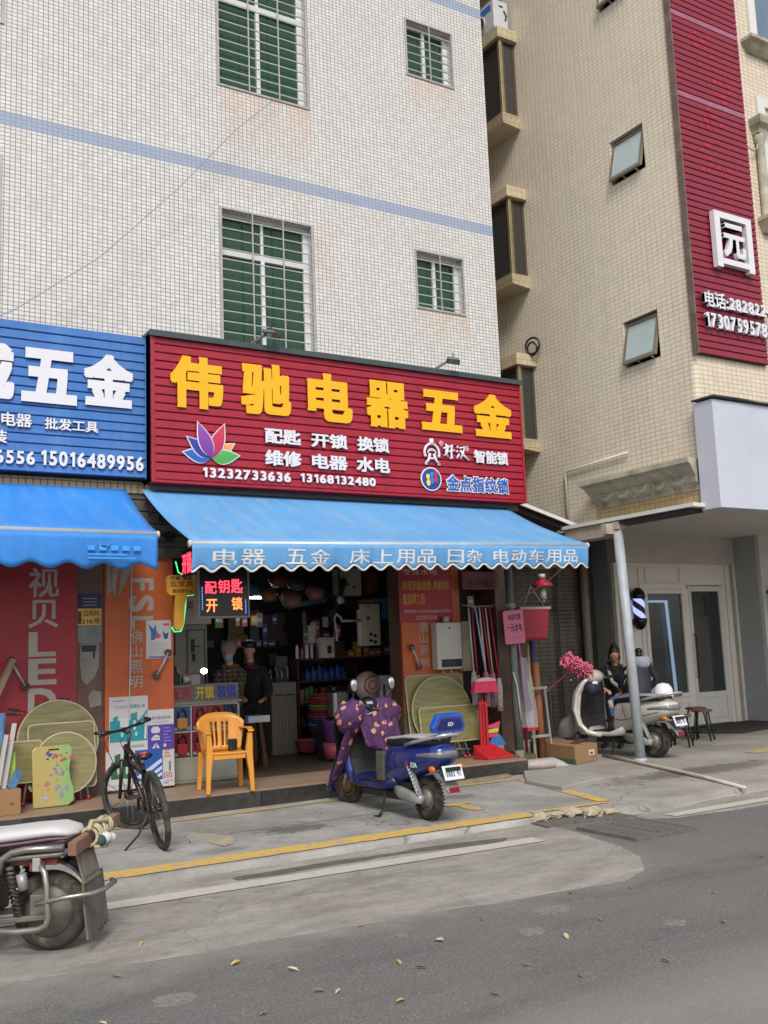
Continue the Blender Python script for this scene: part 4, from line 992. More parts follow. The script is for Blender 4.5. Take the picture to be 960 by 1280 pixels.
# alley: lean-to roof, dark tiled end wall, pipes
al = thing('alley_roof', 'dark corrugated lean-to roof with a white edge between the two buildings', 'roof', (9.4, 10.9, 3.4))
b = MB(); b.grid(lambda u, v: (8.68 + 1.4 * u, 10.9 + 2.5 * v, 3.74 - .38 * u + .018 * math.sin(v * 110)), 2, 160); b.build('sheet', M('brown_sheet_metal', '#3f3833', .6, .2, var=.2), al, thick=.004, fix=False)
b = MB(); b.bar((8.66, 10.885, 3.745), (10.09, 10.885, 3.35), .03, .05); b.build('edge_trim', M('white_drip_edge', '#c9c7c2', .6), al)
b = MB(); b.bar((8.7, 11.0, 3.66), (10.0, 11.0, 3.3), .05, .06); b.bar((8.7, 12.1, 3.66), (10.0, 12.1, 3.3), .05, .06); b.build('rafter', M('black_steel', '#22211f', .7), al)
aw_ = thing('alley_wall', 'dark brown tiled wall closing the alley behind the rods and mops', 'wall', (10.6, 13.4, 0))
b = MB(); b.box(8.67, 12.66, 13.4, 13.6, 0, 3.9); b.build('wall', m_tile('dark_alley_tiles', '#4a3c33', '#2f2823', .22, .07, .006, var=.15, grime=.3), aw_)
b = MB(); b.box(9.5, 9.98, 13.36, 13.399, 1.2, 2.6); b.build('blocked_window', M('dark_shutter', '#2d2926', .8), aw_)
b = MB(); b.tube([(12.3, 13.3, .1), (12.3, 13.3, 3.4)], .075, 12); b.build('drain_pipe', M('old_cream_pipe', '#8c8274', .6, dirt='#5f574d'), aw_)
b = MB(); b.tube([(11.7, 13.34, .1), (11.7, 13.34, 3.3)], .018, 6); b.tube([(8.8, 13.34, 2.25), (11.9, 13.34, 2.25)], .01, 5); b.build('conduit', M('grey_conduit', '#5e5a55', .6), aw_)
b = MB(); b.tube([(10.9, 13.3, .1), (10.9, 13.3, .95), (11.35, 13.3, 1.0), (11.35, 13.3, .1)], .022, 6); tag(b.build('metal_frame', M('old_grey_frame', '#6e6a63', .6)), 'old bent metal frame leaning on the dark alley wall', 'frame')
b = MB(); b.tube([(10.2, 13.1, 3.1), (11.0, 12.9, 2.95), (11.6, 12.9, 3.05), (12.1, 13.0, 3.2)], .05, 8); b.build('bent_pipe', M('old_cream_pipe', '#8c8274', .6), aw_)

# barber shop front inside the arcade
bs_ = thing('barber_shop_front', 'cream panelled shop front with a large window and a white glass door under the arcade', 'shop front', (14, 12.85, 0.1))
CREAM = M('cream_panel', '#ddd7cd', .55, var=.05, scale=2)
b = MB(); b.box(12.62, 15.76, 12.8, 13.0, 3.05, 3.62); b.build('upper_wall', M('arcade_wall_paint', '#bcb4af', .85, var=.06), bs_)
b = MB()
for q in ((12.62, 13.30, .08, 3.05), (13.30, 14.42, .08, .62), (13.30, 14.42, 2.58, 3.05), (14.42, 15.42, 2.66, 3.05), (15.42, 15.48, .08, 3.05), (14.34, 14.46, .62, 2.58), (14.42, 14.46, .08, .62)): b.box(q[0], q[1], 12.86, 12.95, q[2], q[3])
b.build('panelling', CREAM, bs_)
for q in ((12.70, 13.22, .2, .8), (12.70, 13.22, .95, 2.4), (13.36, 14.28, .16, .55), (13.36, 14.28, 2.68, 2.98), (12.70, 13.22, 2.55, 2.98)):
    b = MB(); w = .03
    for r_ in ((q[0], q[1], q[2], q[2] + w), (q[0], q[1], q[3] - w, q[3]), (q[0], q[0] + w, q[2] + w, q[3] - w), (q[1] - w, q[1], q[2] + w, q[3] - w)): b.box(r_[0], r_[1], 12.835, 12.859, r_[2], r_[3])
    b.build('moulding', CREAM, bs_, bevel=.006)
b = MB()
for q in ((13.30, 13.38, .62, 2.58), (14.26, 14.34, .62, 2.58), (13.38, 14.26, .62, .70), (13.38, 14.26, 2.5, 2.58)): b.box(q[0], q[1], 12.83, 12.9, q[2], q[3])
wf = b.build('shop_window', CREAM, bs_, bevel=.008)
SHG = glass('shop_glass', '#8f9a98', .02, .75, 1.2)
b = MB(); b.box(13.38, 14.26, 12.87, 12.876, .70, 2.5); b.build('pane', SHG, wf)
b = MB()
for q in ((14.47, 14.55, .1, 2.64), (15.3, 15.42, .1, 2.64), (14.55, 15.3, .1, .2), (14.55, 15.3, .58, .68), (14.55, 15.3, 2.54, 2.64), (14.55, 15.3, .2, .58)): b.box(q[0], q[1], 12.86 + (.015 if q[3] == .58 else 0), 12.92, q[2], q[3])
dr = b.build('door', M('white_door', '#d0ccc6', .45, var=.04), bs_, bevel=.008)
b = MB(); b.box(14.55, 15.3, 12.885, 12.89, .68, 2.54); b.build('pane', SHG, dr)
b = MB(); b.tube([(14.52, 12.84, .95), (14.52, 12.80, 1.0), (14.52, 12.80, 1.7), (14.52, 12.84, 1.75)], .014, 6); b.build('handle', BLK, dr)
b = MB(); b.box(15.48, 15.6, 12.82, 12.95, .08, 3.05); b.box(15.68, 15.745, 12.8, 12.95, .08, 3.05); b.build('door_jamb', CREAM, bs_)
b = MB(); b.box(15.6, 15.68, 12.9, 12.95, .08, 3.05); b.build('jamb_groove', M('gold_brown', '#5d4a2e', .5), bs_)
b = MB(); b.box(12.7, 18, 16, 16.1, 0, 3.6); b.box(12.62, 12.7, 13.0, 16, 0, 3.6); b.box(18, 18.1, 12.96, 16, 0, 3.6); b.box(12.7, 18, 12.96, 16, 3.5, 3.6); b.build('interior', M('barber_interior', '#8b8d8e', .8), bs_)
b = MB(); b.box(14.6, 18, 14.0, 14.05, .1, 2.8); b.build('partition', M('pale_partition', '#b5b9b7', .7), bs_)
b = MB(); b.box(12.7, 18, 12.96, 16, .06, .09); b.build('interior_floor', M('grey_floor', '#55534f', .6), bs_)
lm_ = thing('lit_mirror', 'tall barber mirror edged by a glowing blue white strip, seen through the shop window', 'mirror', (13.9, 13.7, .6))
b = MB(); b.box(13.4, 14.66, 13.66, 13.69, .45, 2.38); b.build('glass', M('mirror_glass', '#39424c', .08, .6), lm_)
LED = M('led_strip', '#ccd6ff', .5, emit=7)
b = MB(); b.bar((14.66, 13.6, 2.42), (14.76, 13.6, .5), .045, .04); b.box(13.4, 14.66, 13.58, 13.62, 2.38, 2.42); b.build('light_strip', LED, lm_)
b = MB(); b.ell((13.6, 13.55, 1.35), (.3, .06, .25)); b.ell((13.95, 13.56, 1.25), (.3, .05, .2)); b.build('towel_bundle', M('grey_towels', '#6a6d70', .9), lm_) if False else None
# barber pole
bp = thing('barber_pole', 'striped blue and white lit barber pole with black domed ends', 'barber pole', (13.0, 12.7, 1.9))
t = NT('barber_stripes'); X, Y, Z = t.xyz(t.obj())
ang = t.math('ARCTAN2', Y, X); f_ = t.math('FRACT', t.math('ADD', t.math('MULTIPLY', ang, 1 / math.pi), t.math('MULTIPLY', Z, 4.2)))
cst = t.mix(t.math('LESS_THAN', f_, .5), hexc('#11131c'), hexc('#aeb8ff')); t.base(cst)
t.l(cst, t.b.inputs['Emission Color']); t.b.inputs['Emission Strength'].default_value = .55
b = MB(); b.cyl((0, 0, .15), (0, 0, .52), .105, n=20); b.build('striped_drum', t.m, bp, world=False)
BLKG = M('gloss_black', '#0e0e10', .25)
b = MB(); b.lathe([(.12, .5), (.13, .53), (.13, .57), (.1, .64), (.05, .69), (.0, .7)], n=20); b.lathe([(.0, -.05), (.05, -.04), (.1, .02), (.13, .09), (.13, .13), (.12, .155)], n=20); b.build('end_dome', BLKG, bp, world=False)
b = MB(); b.cbox((-.02, .08, .6), (.05, .12, .05)); b.cbox((-.02, .08, .08), (.05, .12, .05)); b.build('bracket', BLKG, bp, world=False)
# grey side pier and outer wall at the right
ap = thing('arcade_pier', 'plain grey pier at the right end of the arcade beside the white door', 'pier', (16.5, 12.4, .1))
b = MB(); b.box(15.75, 15.95, 12.3, 12.95, .06, 3.56); b.build('grey_side', M('grey_pier_side', '#a3a8aa', .7, var=.05), ap)
b = MB(); b.box(15.752, 18.9, 12.22, 12.3, .06, 3.56); b.build('white_face', M('white_pier_face', '#c9c7c3', .7, var=.05), ap)
b = MB(); b.box(16.42, 17.2, 12.17, 12.219, 2.6, 3.5); tag(b.build('green_sign', M('green_sign', '#6f9a2e', .5)), 'lime green sign panel at the right edge of the arcade', 'sign')
wl = thing('wall_lamp', 'black wall lantern on the white pier at the right picture edge', 'lamp', (15.95, 12.1, 2.1))
b = MB(); b.cbox((0, 0, .2), (.14, .14, .3)); b.build('glass', M('lantern_glass', '#8b8f98', .2), wl, world=False)
b = MB(); b.cbox((0, 0, .38), (.2, .2, .06)); b.cbox((0, 0, .03), (.18, .18, .05)); b.cbox((0, .09, .35), (.05, .1, .05)); b.lathe([(.08, .41), (.03, .5), (.0, .53)], n=4); b.build('frame', BLKG, wl, world=False)
b = MB(); b.prism([(13.1, 12.7), (15.9, 12.78), (15.95, 11.6), (13.6, 11.2), (13.1, 11.9)], .09, .103, 'xy'); tag(b.build('door_mat', M('dark_mat', '#34302d', .95, bump=.6, bscale=120)), 'dark brown door mat in front of the white glass door', 'mat')
# vertical red sign
vs_ = thing('vertical_sign', 'tall dark red slatted vertical sign with one white character and phone numbers', 'sign', (10.8, 8.5, 5.3))
def m_faded_red():
    t = NT('faded_red_slats'); v = t.obj(); X, Y, Z = t.xyz(v)
    t.base(t.mix(t.noise(v, 3, 5), hexc('#74162c'), hexc('#8a2338'))); t.set(Roughness=.45); return t.m
FR = m_faded_red(); PALE = M('pale_worn_slat', '#94576a', .5, var=.15)
slat_board(vs_, 10.1, 11.51, 5.345, 14.6, 8.49, 100, FR, mats=lambda i: PALE if i in (39, 52, 59) else FR)
b = MB(); b.box(10.1, 11.51, 8.513, 8.555, 5.345, 14.6); b.build('backing_box', REDDARK, vs_)
b = MB(); b.box(10.075, 10.099, 8.46, 8.556, 5.33, 14.62); b.build('edge_strip', M('rusty_edge', '#6a5a50', .7, .2, var=.3, scale=6), vs_)
y0 = 8.47
b = MB()
for q in ((10.53, 10.64, 6.57, 7.36), (11.17, 11.28, 6.57, 7.36), (10.64, 11.17, 7.27, 7.36), (10.64, 11.17, 6.62, 6.70)): b.box(q[0], q[1], y0 - .08, y0 - .002, q[2], q[3])
b.build('character_frame', WLET, vs_)
text(vs_, '元', (10.69, 11.13, 6.74, 7.22), y0 - .012, .065, WLET, .022, 'raised_character')
text(vs_, '电话:2828224', (10.24, 11.6, 5.98, 6.2), y0, .05, WLET, .018, 'raised_digit'); text(vs_, '17307595788', (10.24, 11.58, 5.7, 5.9), y0, .05, WLET, .018, 'raised_digit')
# bright red ghosts of removed characters: flakes of the old glue
rnd = random.Random(3); b = MB()
for cx, cz, w_, h_ in ((10.7, 9.75, .5, .5), (10.95, 9.2, .45, .4), (10.75, 8.75, .5, .45), (10.75, 8.15, .55, .55)):
    for k in range(14):
        x = cx + rnd.uniform(-w_, w_) / 2; z = 5.345 + .09255 * (round((cz + rnd.uniform(-h_, h_) / 2 - 5.345) / .09255) + .5); w2 = rnd.uniform(.03, .09)
        kk = len(b.f) // 6; b.box(x, x + w2, 8.4872 - .00003 * kk, 8.4893, z - .03, z + .028)
o = b.build('glue_mark', M('fresh_red', '#a01c34', .45), vs_); o['kind'] = 'stuff'
# arcade pole and the awning pole
po = thing('canopy_pole', 'tall pale grey steel pole carrying the canopy in front of the white scooter', 'pole', (9.78, 9.72, .09))
b = MB(); b.cyl((9.78, 9.72, .09), (9.86, 9.92, 3.3), .068, n=16); b.build('shaft', M('pale_pole_paint', '#9ba1a6', .5, var=.08, dirt='#77726c', damt=.4), po)
b = MB(); b.lathe([(.09, .0), (.09, .03), (.07, .05)], (9.78, 9.72, .085), n=16); b.build('foot', M('pale_pole_paint', '#9ba1a6', .5), po)
b = MB(); b.cbox((9.86, 9.92, 3.24), (.16, .16, .1)); b.cbox((9.76, 9.98, 3.2), (.2, .1, .14)); b.build('head', M('cream_beam', '#a59a8c', .8), po)
po = thing('awning_pole', 'dark grey steel drain pole at the right end of the shop step', 'pole', (8.27, 10.35, .09))
b = MB(); b.cyl((8.27, 10.35, .08), (8.3, 10.42, 2.95), .055, n=14); b.build('shaft', M('dull_pole', '#5f625f', .5, .3, var=.2, scale=4, dirt='#777a76', damt=.5), po)
b = MB(); b.cyl((8.268, 10.345, .08), (8.27, 10.35, .32), .062, n=14); b.build('concrete_foot', M('tan_foot', '#6f6653', .8), po)
b = MB(); b.torus((8.3, 10.41, 2.2), (0, 0, 1), .06, .012, 14, 6); b.torus((8.3, 10.41, 2.17), (.1, 0, 1), .06, .012, 14, 6); b.tube([(8.33, 10.36, 2.2), (8.5, 9.8, 2.5), (8.42, 9.08, 2.8)], .008, 5); b.build('tied_rope', M('pale_rope', '#a39c8c', .9), po)
b = MB(); b.tube([(8.2, 10.3, 1.32), (8.24, 10.29, 1.15), (8.26, 10.29, .95), (8.27, 10.28, .7)], .012, 6); b.build('loose_strip', M('pale_strip', '#9c9c9a', .6), po)
# ================================================================== TWO-WHEELERS
TYRE = M('tyre_rubber', '#232220', .8, var=.2, scale=12, dirt='#6d665b', damt=.55, dscale=10)
TYRE2 = M('dusty_tyre', '#3a3631', .9, var=.2, scale=12, dirt='#857a69', damt=.75, dscale=6)
RIMG = M('dusty_hub', '#7f7a72', .5, .5, var=.2, scale=12, dirt='#5d554a', damt=.5)
RIMB = M('bronze_rim', '#6e5a3a', .5, .5, var=.2, scale=12, dirt='#4d4438')
PLBLK = M('black_plastic', '#17171a', .5, var=.2, scale=6, dirt='#4f4b45', damt=.25)
SILV = M('silver_plastic', '#a9abad', .35, .5, var=.06)
CHROME = M('dull_chrome', '#9a9793', .35, .75, var=.15, scale=8, dirt='#675e52', damt=.6, dscale=8)
WHT = M('plate_white', '#c4c6ca', .4, var=.03)
REDL = M('red_reflector', '#8c1420', .2, var=.05)
ORL = M('orange_indicator', '#c4651a', .25, var=.05)
MIRR = M('mirror_face', '#dfe5ea', .03, 1.0, var=.0)
def grip_of(b, L):
    if L is not None: b.v = [L @ p for p in b.v]
    return b
def wheel(parent, c, r, tr, rimmat, tyremat, L=None, steer=None, spokes=5, w=1.0, thin=False, tread=True):
    """tyre with rim, spokes and hub as sub-parts; axle along local y"""
    A = Matrix.Translation(c)
    if steer is not None: A = A @ Matrix.Rotation(steer, 4, 'Z')
    if L is not None: A = L @ A
    ax = (0, 1, 0)
    b = MB(); b.torus((0, 0, 0), ax, r - tr, tr, 40, 10, sy=w)
    if not thin and tread:
        for k in range(40):                                       # tread blocks
            a = 2 * math.pi * k / 40
            b.box(-.006, .006, -tr * .75 * w, tr * .75 * w, r - .006, r + .0005, 0, Matrix.Rotation(a, 4, 'Y'))
    b.v = [A @ p for p in b.v]; ty = b.build('wheel', tyremat, parent, world=False)
    b = MB()
    if thin:
        b.torus((0, 0, 0), ax, r - 2 * tr - .004, .011, 40, 8)
    else:
        b.lathe([(r - 2 * tr + .004, -.035), (r - 2 * tr + .012, -.02), (r - 2 * tr, 0), (r - 2 * tr + .012, .02), (r - 2 * tr + .004, .035), (r - 2 * tr - .016, .03), (r - 2 * tr - .02, -.03)], (0, 0, 0), ax, 36, cap=False)
    b.v = [A @ p for p in b.v]; b.build('rim', rimmat, ty, world=False)
    b = MB()
    if thin:
        for k in range(28):
            a = 2 * math.pi * k / 28; sd = .028 if k % 2 else -.028
            b.cyl((.02 * math.cos(a), sd, .02 * math.sin(a)), ((r - 2 * tr) * math.cos(a + .25 * (1 if k % 4 < 2 else -1)), 0, (r - 2 * tr) * math.sin(a + .25 * (1 if k % 4 < 2 else -1))), .0022, n=4)
        b.v = [A @ p for p in b.v]; o = b.build('spokes', CHROME, ty, world=False); o['kind'] = 'stuff'
        b = MB(); b.lathe([(.016, -.05), (.03, -.035), (.02, -.02), (.02, .02), (.03, .035), (.016, .05)], (0, 0, 0), ax, 14)
    else:
        for k in range(spokes):
            a = 2 * math.pi * k / spokes
            b.bar((.03 * math.cos(a), 0, .03 * math.sin(a)), ((r - 2 * tr) * math.cos(a), 0, (r - 2 * tr) * math.sin(a)), .03, .03)
        b.v = [A @ p for p in b.v]; b.build('spokes', rimmat, ty, world=False)
        b = MB(); b.lathe([(.03, -.07), (.05, -.06), (.085, -.045), (.09, .0), (.085, .045), (.05, .06), (.03, .07)], (0, 0, 0), ax, 24)
    b.v = [A @ p for p in b.v]; b.build('hub', rimmat, ty, world=False)
    return ty
def sup(x, zc, w, h, n=18, e=2.6, yc=0):
    out = []
    for i in range(n):
        a = 2 * math.pi * i / n; ca, sa = math.cos(a), math.sin(a)
        out.append((x, yc + w * abs(ca) ** (2 / e) * (1 if ca >= 0 else -1), zc + h * abs(sa) ** (2 / e) * (1 if sa >= 0 else -1)))
    return out
def P(b, name, mat, par, **k): return b.build(name, mat, par, world=False, **k)

def scooter(label, loc, rz, W, body, skirt, seat_top, rimmat, group=None, steer=0.0, front_panel=None, sw=1.0, mirrors=True):
    t = thing('electric_scooter', label, 'scooter', loc, R(rz), group)
    wheel(t, (0, 0, .205), .205, .05, RIMG, TYRE)
    wheel(t, (W, 0, .205), .205, .046, rimmat, TYRE, steer=steer)
    # rear body
    b = MB(); b.loft([sup(-.34, .63, .07, .045), sup(-.31, .62, .125, .085), sup(-.22, .61, .15, .12), sup(-.05, .585, .165, .145), sup(.15, .55, .17, .175), sup(.35, .51, .165, .205), sup(.50, .47, .15, .215), sup(.56, .45, .12, .19)]); P(b, 'rear_body', body, t)
    b = MB(); b.loft([sup(.38, .33, .16, .07, e=3.5), sup(.6, .275, .17, .035, e=3.5), sup(W - .42, .27, .17, .035, e=3.5), sup(W - .33, .33, .16, .07, e=3.5)]); P(b, 'footboard', skirt, t)
    b = MB(); b.box(.56, W - .42, -.135, .135, .307, .315); P(b, 'floor_mat', PLBLK, t)
    b = MB(); b.box(.1, W - .45, -.11, .11, .16, .24); b.cbox((.3, 0, .28), (.3, .2, .12)); P(b, 'chassis', PLBLK, t, bevel=.015)
    for sy in (1, -1):
        b = MB(); b.tube([(x, sy * w_, z) for x, w_, z in ((-.2, .150, .575), (0, .1695, .53), (.2, .1715, .49), (.38, .164, .46), (.5, .149, .47))], .0035, 4); b.tube([(.30, sy * .171, .49), (.34, sy * .168, .6), (.36, sy * .155, .67)], .0035, 4); P(b, 'panel_seam', PLBLK, t)
        b = MB(); b.tube([(W - .36, sy * .18, 1.0), (W - .24, sy * .12, .93), (W - .3, sy * .05, .8)], .006, 5); P(b, 'cable', PLBLK, t)
    # seat
    b = MB(); b.loft([sup(-.24, .735, .10, .025), sup(-.2, .735, .14, .04), sup(0, .735, .155, .05), sup(.2, .725, .15, .055), sup(.4, .705, .12, .05), sup(.56, .695, .09, .045), sup(.62, .68, .05, .03)]); P(b, 'seat', PLBLK, t)
    b = MB(); b.loft([sup(-.24, .765, .08, .012), sup(-.18, .768, .13, .02), sup(0, .77, .145, .022), sup(.2, .763, .14, .024), sup(.4, .74, .11, .022), sup(.57, .725, .075, .02), sup(.62, .70, .04, .012)]); P(b, 'seat_cover', seat_top, t)
    b = MB(); b.tube([(.12, .165, .70), (-.05, .175, .735), (-.25, .16, .775), (-.37, .10, .80), (-.40, 0, .805), (-.37, -.10, .80), (-.25, -.16, .775), (-.05, -.175, .735), (.12, -.165, .70)], .017, 8); P(b, 'grab_rail', SILV, t)
    # tail lamp, plate, mudguard
    b = MB(); b.loft([sup(-.352, .625, .07, .03), sup(-.32, .625, .132, .045), sup(-.22, .62, .156, .047), sup(-.06, .61, .171, .035), sup(-.02, .61, .16, .01)]); P(b, 'tail_lamp', M('smoked_lamp', '#6a6c70', .15, var=.2, scale=14), t)
    A = Matrix.Translation((-.40, 0, .46)) @ Matrix.Rotation(R(22), 4, 'Y')
    b = MB(); b.box(-.004, .004, -.11, .11, -.06, .075, 0, A); pl = P(b, 'number_plate', WHT, t, bevel=.004)
    b = MB(); text(b, '0885 47', (-.085, .085, -.03, .035), 0, .003, None, .006, M4=A @ Matrix.Translation((-.0045, 0, 0)) @ Matrix.Rotation(R(-90), 4, 'Z')); P(b, 'lettering', M('plate_digits', '#3a4654', .5), pl, fix=False)
    b = MB(); b.grid(lambda u, v: (-.10 - .30 * v, (u - .5) * (.17 - .03 * v), .43 + .06 * math.sin(v * 2.2) - .19 * v * v), 6, 12); P(b, 'mudguard', M('grey_mudguard', '#77787a', .5, var=.1, dirt='#5e564b', damt=.5), t, thick=.012, fix=False)
    b = MB(); b.bar((-.30, 0, .5), (-.41, 0, .5), .16, .03); P(b, 'plate_bracket', PLBLK, t)
    b = MB(); b.cbox((-.405, 0, .315), (.02, .1, .045)); P(b, 'reflector', REDL, t, bevel=.006)
    for sy in (.16, -.16):
        b = MB(); b.ell((-.29, sy, .50), (.045, .025, .03), n=10, m=6); P(b, 'indicator', ORL, t)
        b = MB(); b.bar((.12, sy * .85, .55), (-.01, sy * .7, .24), .035, .035); b.tube([(.11 - .12 * i / 60, sy * (.9 - .15 * i / 60) + .028 * math.sin(i * .9), .52 - .26 * i / 60 + .028 * math.cos(i * .9)) for i in range(61)], .007, 5); P(b, 'shock_absorber', SILV, t)
    b = MB(); b.loft([sup(-.03, .2, .035, .04, yc=.09), sup(.08, .21, .045, .055, yc=.115), sup(.28, .235, .045, .06, yc=.12), sup(.4, .26, .03, .04, yc=.1)]); P(b, 'motor_arm', M('grey_motor_cover', '#8f8f8c', .45, .3, var=.12, dirt='#6b645a', damt=.5), t)
    b = MB(); b.bar((-.0, -.1, .2), (.42, -.1, .27), .04, .03); P(b, 'swing_arm', PLBLK, t)
    # front end
    xs = W - .30
    b = MB(); b.loft([[(xs - .02 + a, y, z) for y in (-w * sw, -w * .6, 0, w * .6, w * sw)] + [(xs - .02 + a + th, y, z) for y in (w * sw, w * .6, 0, -w * .6, -w * sw)] for z, a, w, th in ((.26, -.06, .15, .09), (.4, .0, .19, .10), (.6, .03, .20, .10), (.8, -.01, .18, .11), (.93, -.06, .13, .12), (1.0, -.09, .09, .09))]); P(b, 'leg_shield', front_panel or body, t)
    b = MB(); b.loft([[(xs - .035 + a, y * (1 + (sw - 1) * .95), z) for y in (-w, 0, w)] + [(xs - .022 + a, y * (1 + (sw - 1) * .95), z) for y in (w, 0, -w)] for z, a, w in ((.29, -.055, .13), (.5, .01, .165), (.8, -.015, .15), (.96, -.07, .10))], smooth=False); P(b, 'inner_panel', PLBLK, t)
    S = Matrix.Translation((W, 0, 0)) @ Matrix.Rotation(steer, 4, 'Z') @ Matrix.Translation((-W, 0, 0))
    b = MB()
    for sy in (.065, -.065): b.cyl((W, sy, .205), (W - .16, sy, .62), .022, .026)
    b.cyl((W - .14, 0, .56), (W - .28, 0, .98), .03); grip_of(b, S); P(b, 'fork', SILV, t)
    b = MB(); b.grid(lambda u, v: (W + (.235 + .0 * u) * math.cos(R(-25 + 175 * v)), (u - .5) * .13, .215 + .235 * math.sin(R(-25 + 175 * v)) - .02 * abs(u - .5)), 6, 16); grip_of(b, S); P(b, 'front_mudguard', skirt, t, thick=.012, fix=False)
    xb = W - .34
    b = MB(); b.tube([(xb - .1, .34, .99), (xb - .03, .22, 1.01), (xb + .02, .08, 1.0), (xb + .02, -.08, 1.0), (xb - .03, -.22, 1.01), (xb - .1, -.34, .99)], .013, 8); grip_of(b, S); P(b, 'handlebar', PLBLK, t)
    for sy in (1, -1):
        b = MB(); b.cyl((xb - .1, sy * .34, .99), (xb - .045, sy * .245, 1.008), .019); grip_of(b, S); P(b, 'grip', PLBLK, t)
        b = MB(); b.tube([(xb - .06, sy * .22, 1.0), (xb - .0, sy * .22, .985), (xb - .03, sy * .33, .975)], .007, 5); grip_of(b, S); P(b, 'brake_lever', SILV, t)
        if not mirrors: continue
        b = MB(); b.tube([(xb - .03, sy * .2, 1.01), (xb - .03, sy * .24, 1.1), (xb - .07, sy * .27, 1.2)], .006, 6); b.ell((xb - .075, sy * .275, 1.25), (.018, .05, .07), n=14, m=8); grip_of(b, S); m_ = P(b, 'mirror', PLBLK, t)
        b = MB(); b.ell((xb - .09, sy * .275, 1.25), (.006, .044, .062), n=14, m=6); grip_of(b, S); P(b, 'mirror_glass', MIRR, m_)
    b = MB(); b.loft([sup(xb - .05, 1.0, .06, .03), sup(xb - .01, 1.01, .11, .06), sup(xb + .07, 1.0, .12, .075), sup(xb + .13, .98, .09, .06), sup(xb + .15, .97, .05, .03)]); grip_of(b, S); P(b, 'head_cowl', front_panel or body, t)
    b = MB(); b.ell((xb + .135, 0, .97), (.03, .07, .045), n=14, m=8); grip_of(b, S); P(b, 'headlight', M('lamp_lens_clear', '#b9bfc4', .1), t)
    b = MB(); b.tube([(.55, .12, .22), (.53, .2, .03), (.5, .26, .005), (.44, .27, .003)], .012, 6); b.cbox((.52, .25, .008), (.07, .05, .012)); P(b, 'side_stand', PLBLK, t)
    return t
BLUEP = M('blue_scooter_paint', '#12286f', .3, var=.12, scale=2, coat=.6, dirt='#2a3c7c', damt=.3)
NAVY = M('navy_scooter_plastic', '#101c4a', .35, var=.12, scale=3, dirt='#3c4252', damt=.3)
sc = scooter('blue electric scooter with purple quilt over its handlebars parked before the hardware shop', (5.31, 8.04, .066), 92, 1.46, BLUEP, NAVY, M('pale_seat_cover', '#9c9a9c', .6, var=.08), RIMB, group=None, steer=R(12))
# backrest pad
A = Matrix.Translation((-.33, 0, .83)) @ Matrix.Rotation(R(-12), 4, 'Y')
b = MB(); b.loft([[(x, y * k, z) for y, z in ((-.17, .0), (.17, .0), (.19, .05), (.135, .165), (-.135, .165), (-.19, .05))] for x, k in ((-.035, .92), (-.03, 1), (.03, 1), (.035, .92))], smooth=False, M4=A); br = P(b, 'backrest', M('blue_backrest', '#1f52ae', .3, var=.1, coat=.4), sc, bevel=.012)
b = MB(); b.loft([[(x, y * k, z) for y, z in ((-.14, .03), (.14, .03), (.155, .06), (.115, .135), (-.115, .135), (-.155, .06))] for x, k in ((-.042, .95), (-.0355, 1))], smooth=False, M4=A); P(b, 'backrest_panel', M('purple_trim', '#4a2348', .35), br)
b = MB(); b.loft([[(x, y, z) for y, z in ((-.115, .045), (.115, .045), (.125, .065), (.095, .12), (-.095, .12), (-.125, .065))] for x in (-.046, -.0425)], smooth=False, M4=A); P(b, 'backrest_inset', M('navy_inset', '#1b2c66', .4), br)
b = MB(); text(b, 'ED', (-.03, .03, .065, .1), 0, .003, None, .018, M4=A @ Matrix.Translation((-.0465, 0, 0)) @ Matrix.Rotation(R(-90), 4, 'Z')); P(b, 'lettering', WHT, br, fix=False)
for sy in (.08, -.08):
    b = MB(); b.bar((-.31, sy, .76), (-.33, sy, .85), .02, .02); P(b, 'backrest_post', SILV, sc)
# side badge, clear box behind the legs
b = MB(); b.prism(circ(.1, .53, .028, 14), .172, .1745, 'xz'); P(b, 'side_badge', M('red_badge', '#8c2348', .4), sc)
b = MB(); text(b, 'EDA', (-.05, .05, .5, .545), 0, .003, None, .018, M4=Matrix.Translation((-.02, .1735, .0)) @ Matrix.Rotation(math.pi, 4, 'Z')); P(b, 'badge_lettering', WHT, sc, fix=False)
b = MB(); b.rbox(.58, .74, -.1, .12, .316, .60, .03); P(b, 'storage_box', M('dusty_clear_plastic', '#4d4d48', .25, var=.3, scale=7), sc)
# quilt over the handlebars
t = NT('purple_quilt'); v = t.obj(); vo = t.n('TexVoronoi'); vo.inputs['Scale'].default_value = 10.5; vo.inputs['Randomness'].default_value = .7; va = t.n('VectorMath', operation='ADD'); nz = t.n('TexNoise'); nz.inputs['Scale'].default_value = 22; t.l(v, nz.inputs[0]); vs_c = t.n('VectorMath', operation='SCALE'); vs_c.inputs['Scale'].default_value = .05; t.l(nz.outputs[1], vs_c.inputs[0]); t.l(v, va.inputs[0]); t.l(vs_c.outputs[0], va.inputs[1]); t.l(va.outputs[0], vo.inputs['Vector'])
m_ = t.math('LESS_THAN', vo.outputs['Distance'], .3); hl = t.math('LESS_THAN', vo.outputs['Distance'], .12)
c = t.mix(t.noise(v, 6, 4), hexc('#36193f'), hexc('#522a58')); c = t.mix(m_, c, hexc('#b98468')); c = t.mix(t.math('MULTIPLY', hl, .5), c, hexc('#c9a08a')); t.base(c); t.set(Roughness=.8); t.bump(t.noise(v, 7, 5, .6, 1.5), .9, .03)
QUILT = t.m; LIN = M('black_lining', '#0f0f12', .8, var=.2)
xb = 1.46 - .38
q = MB()
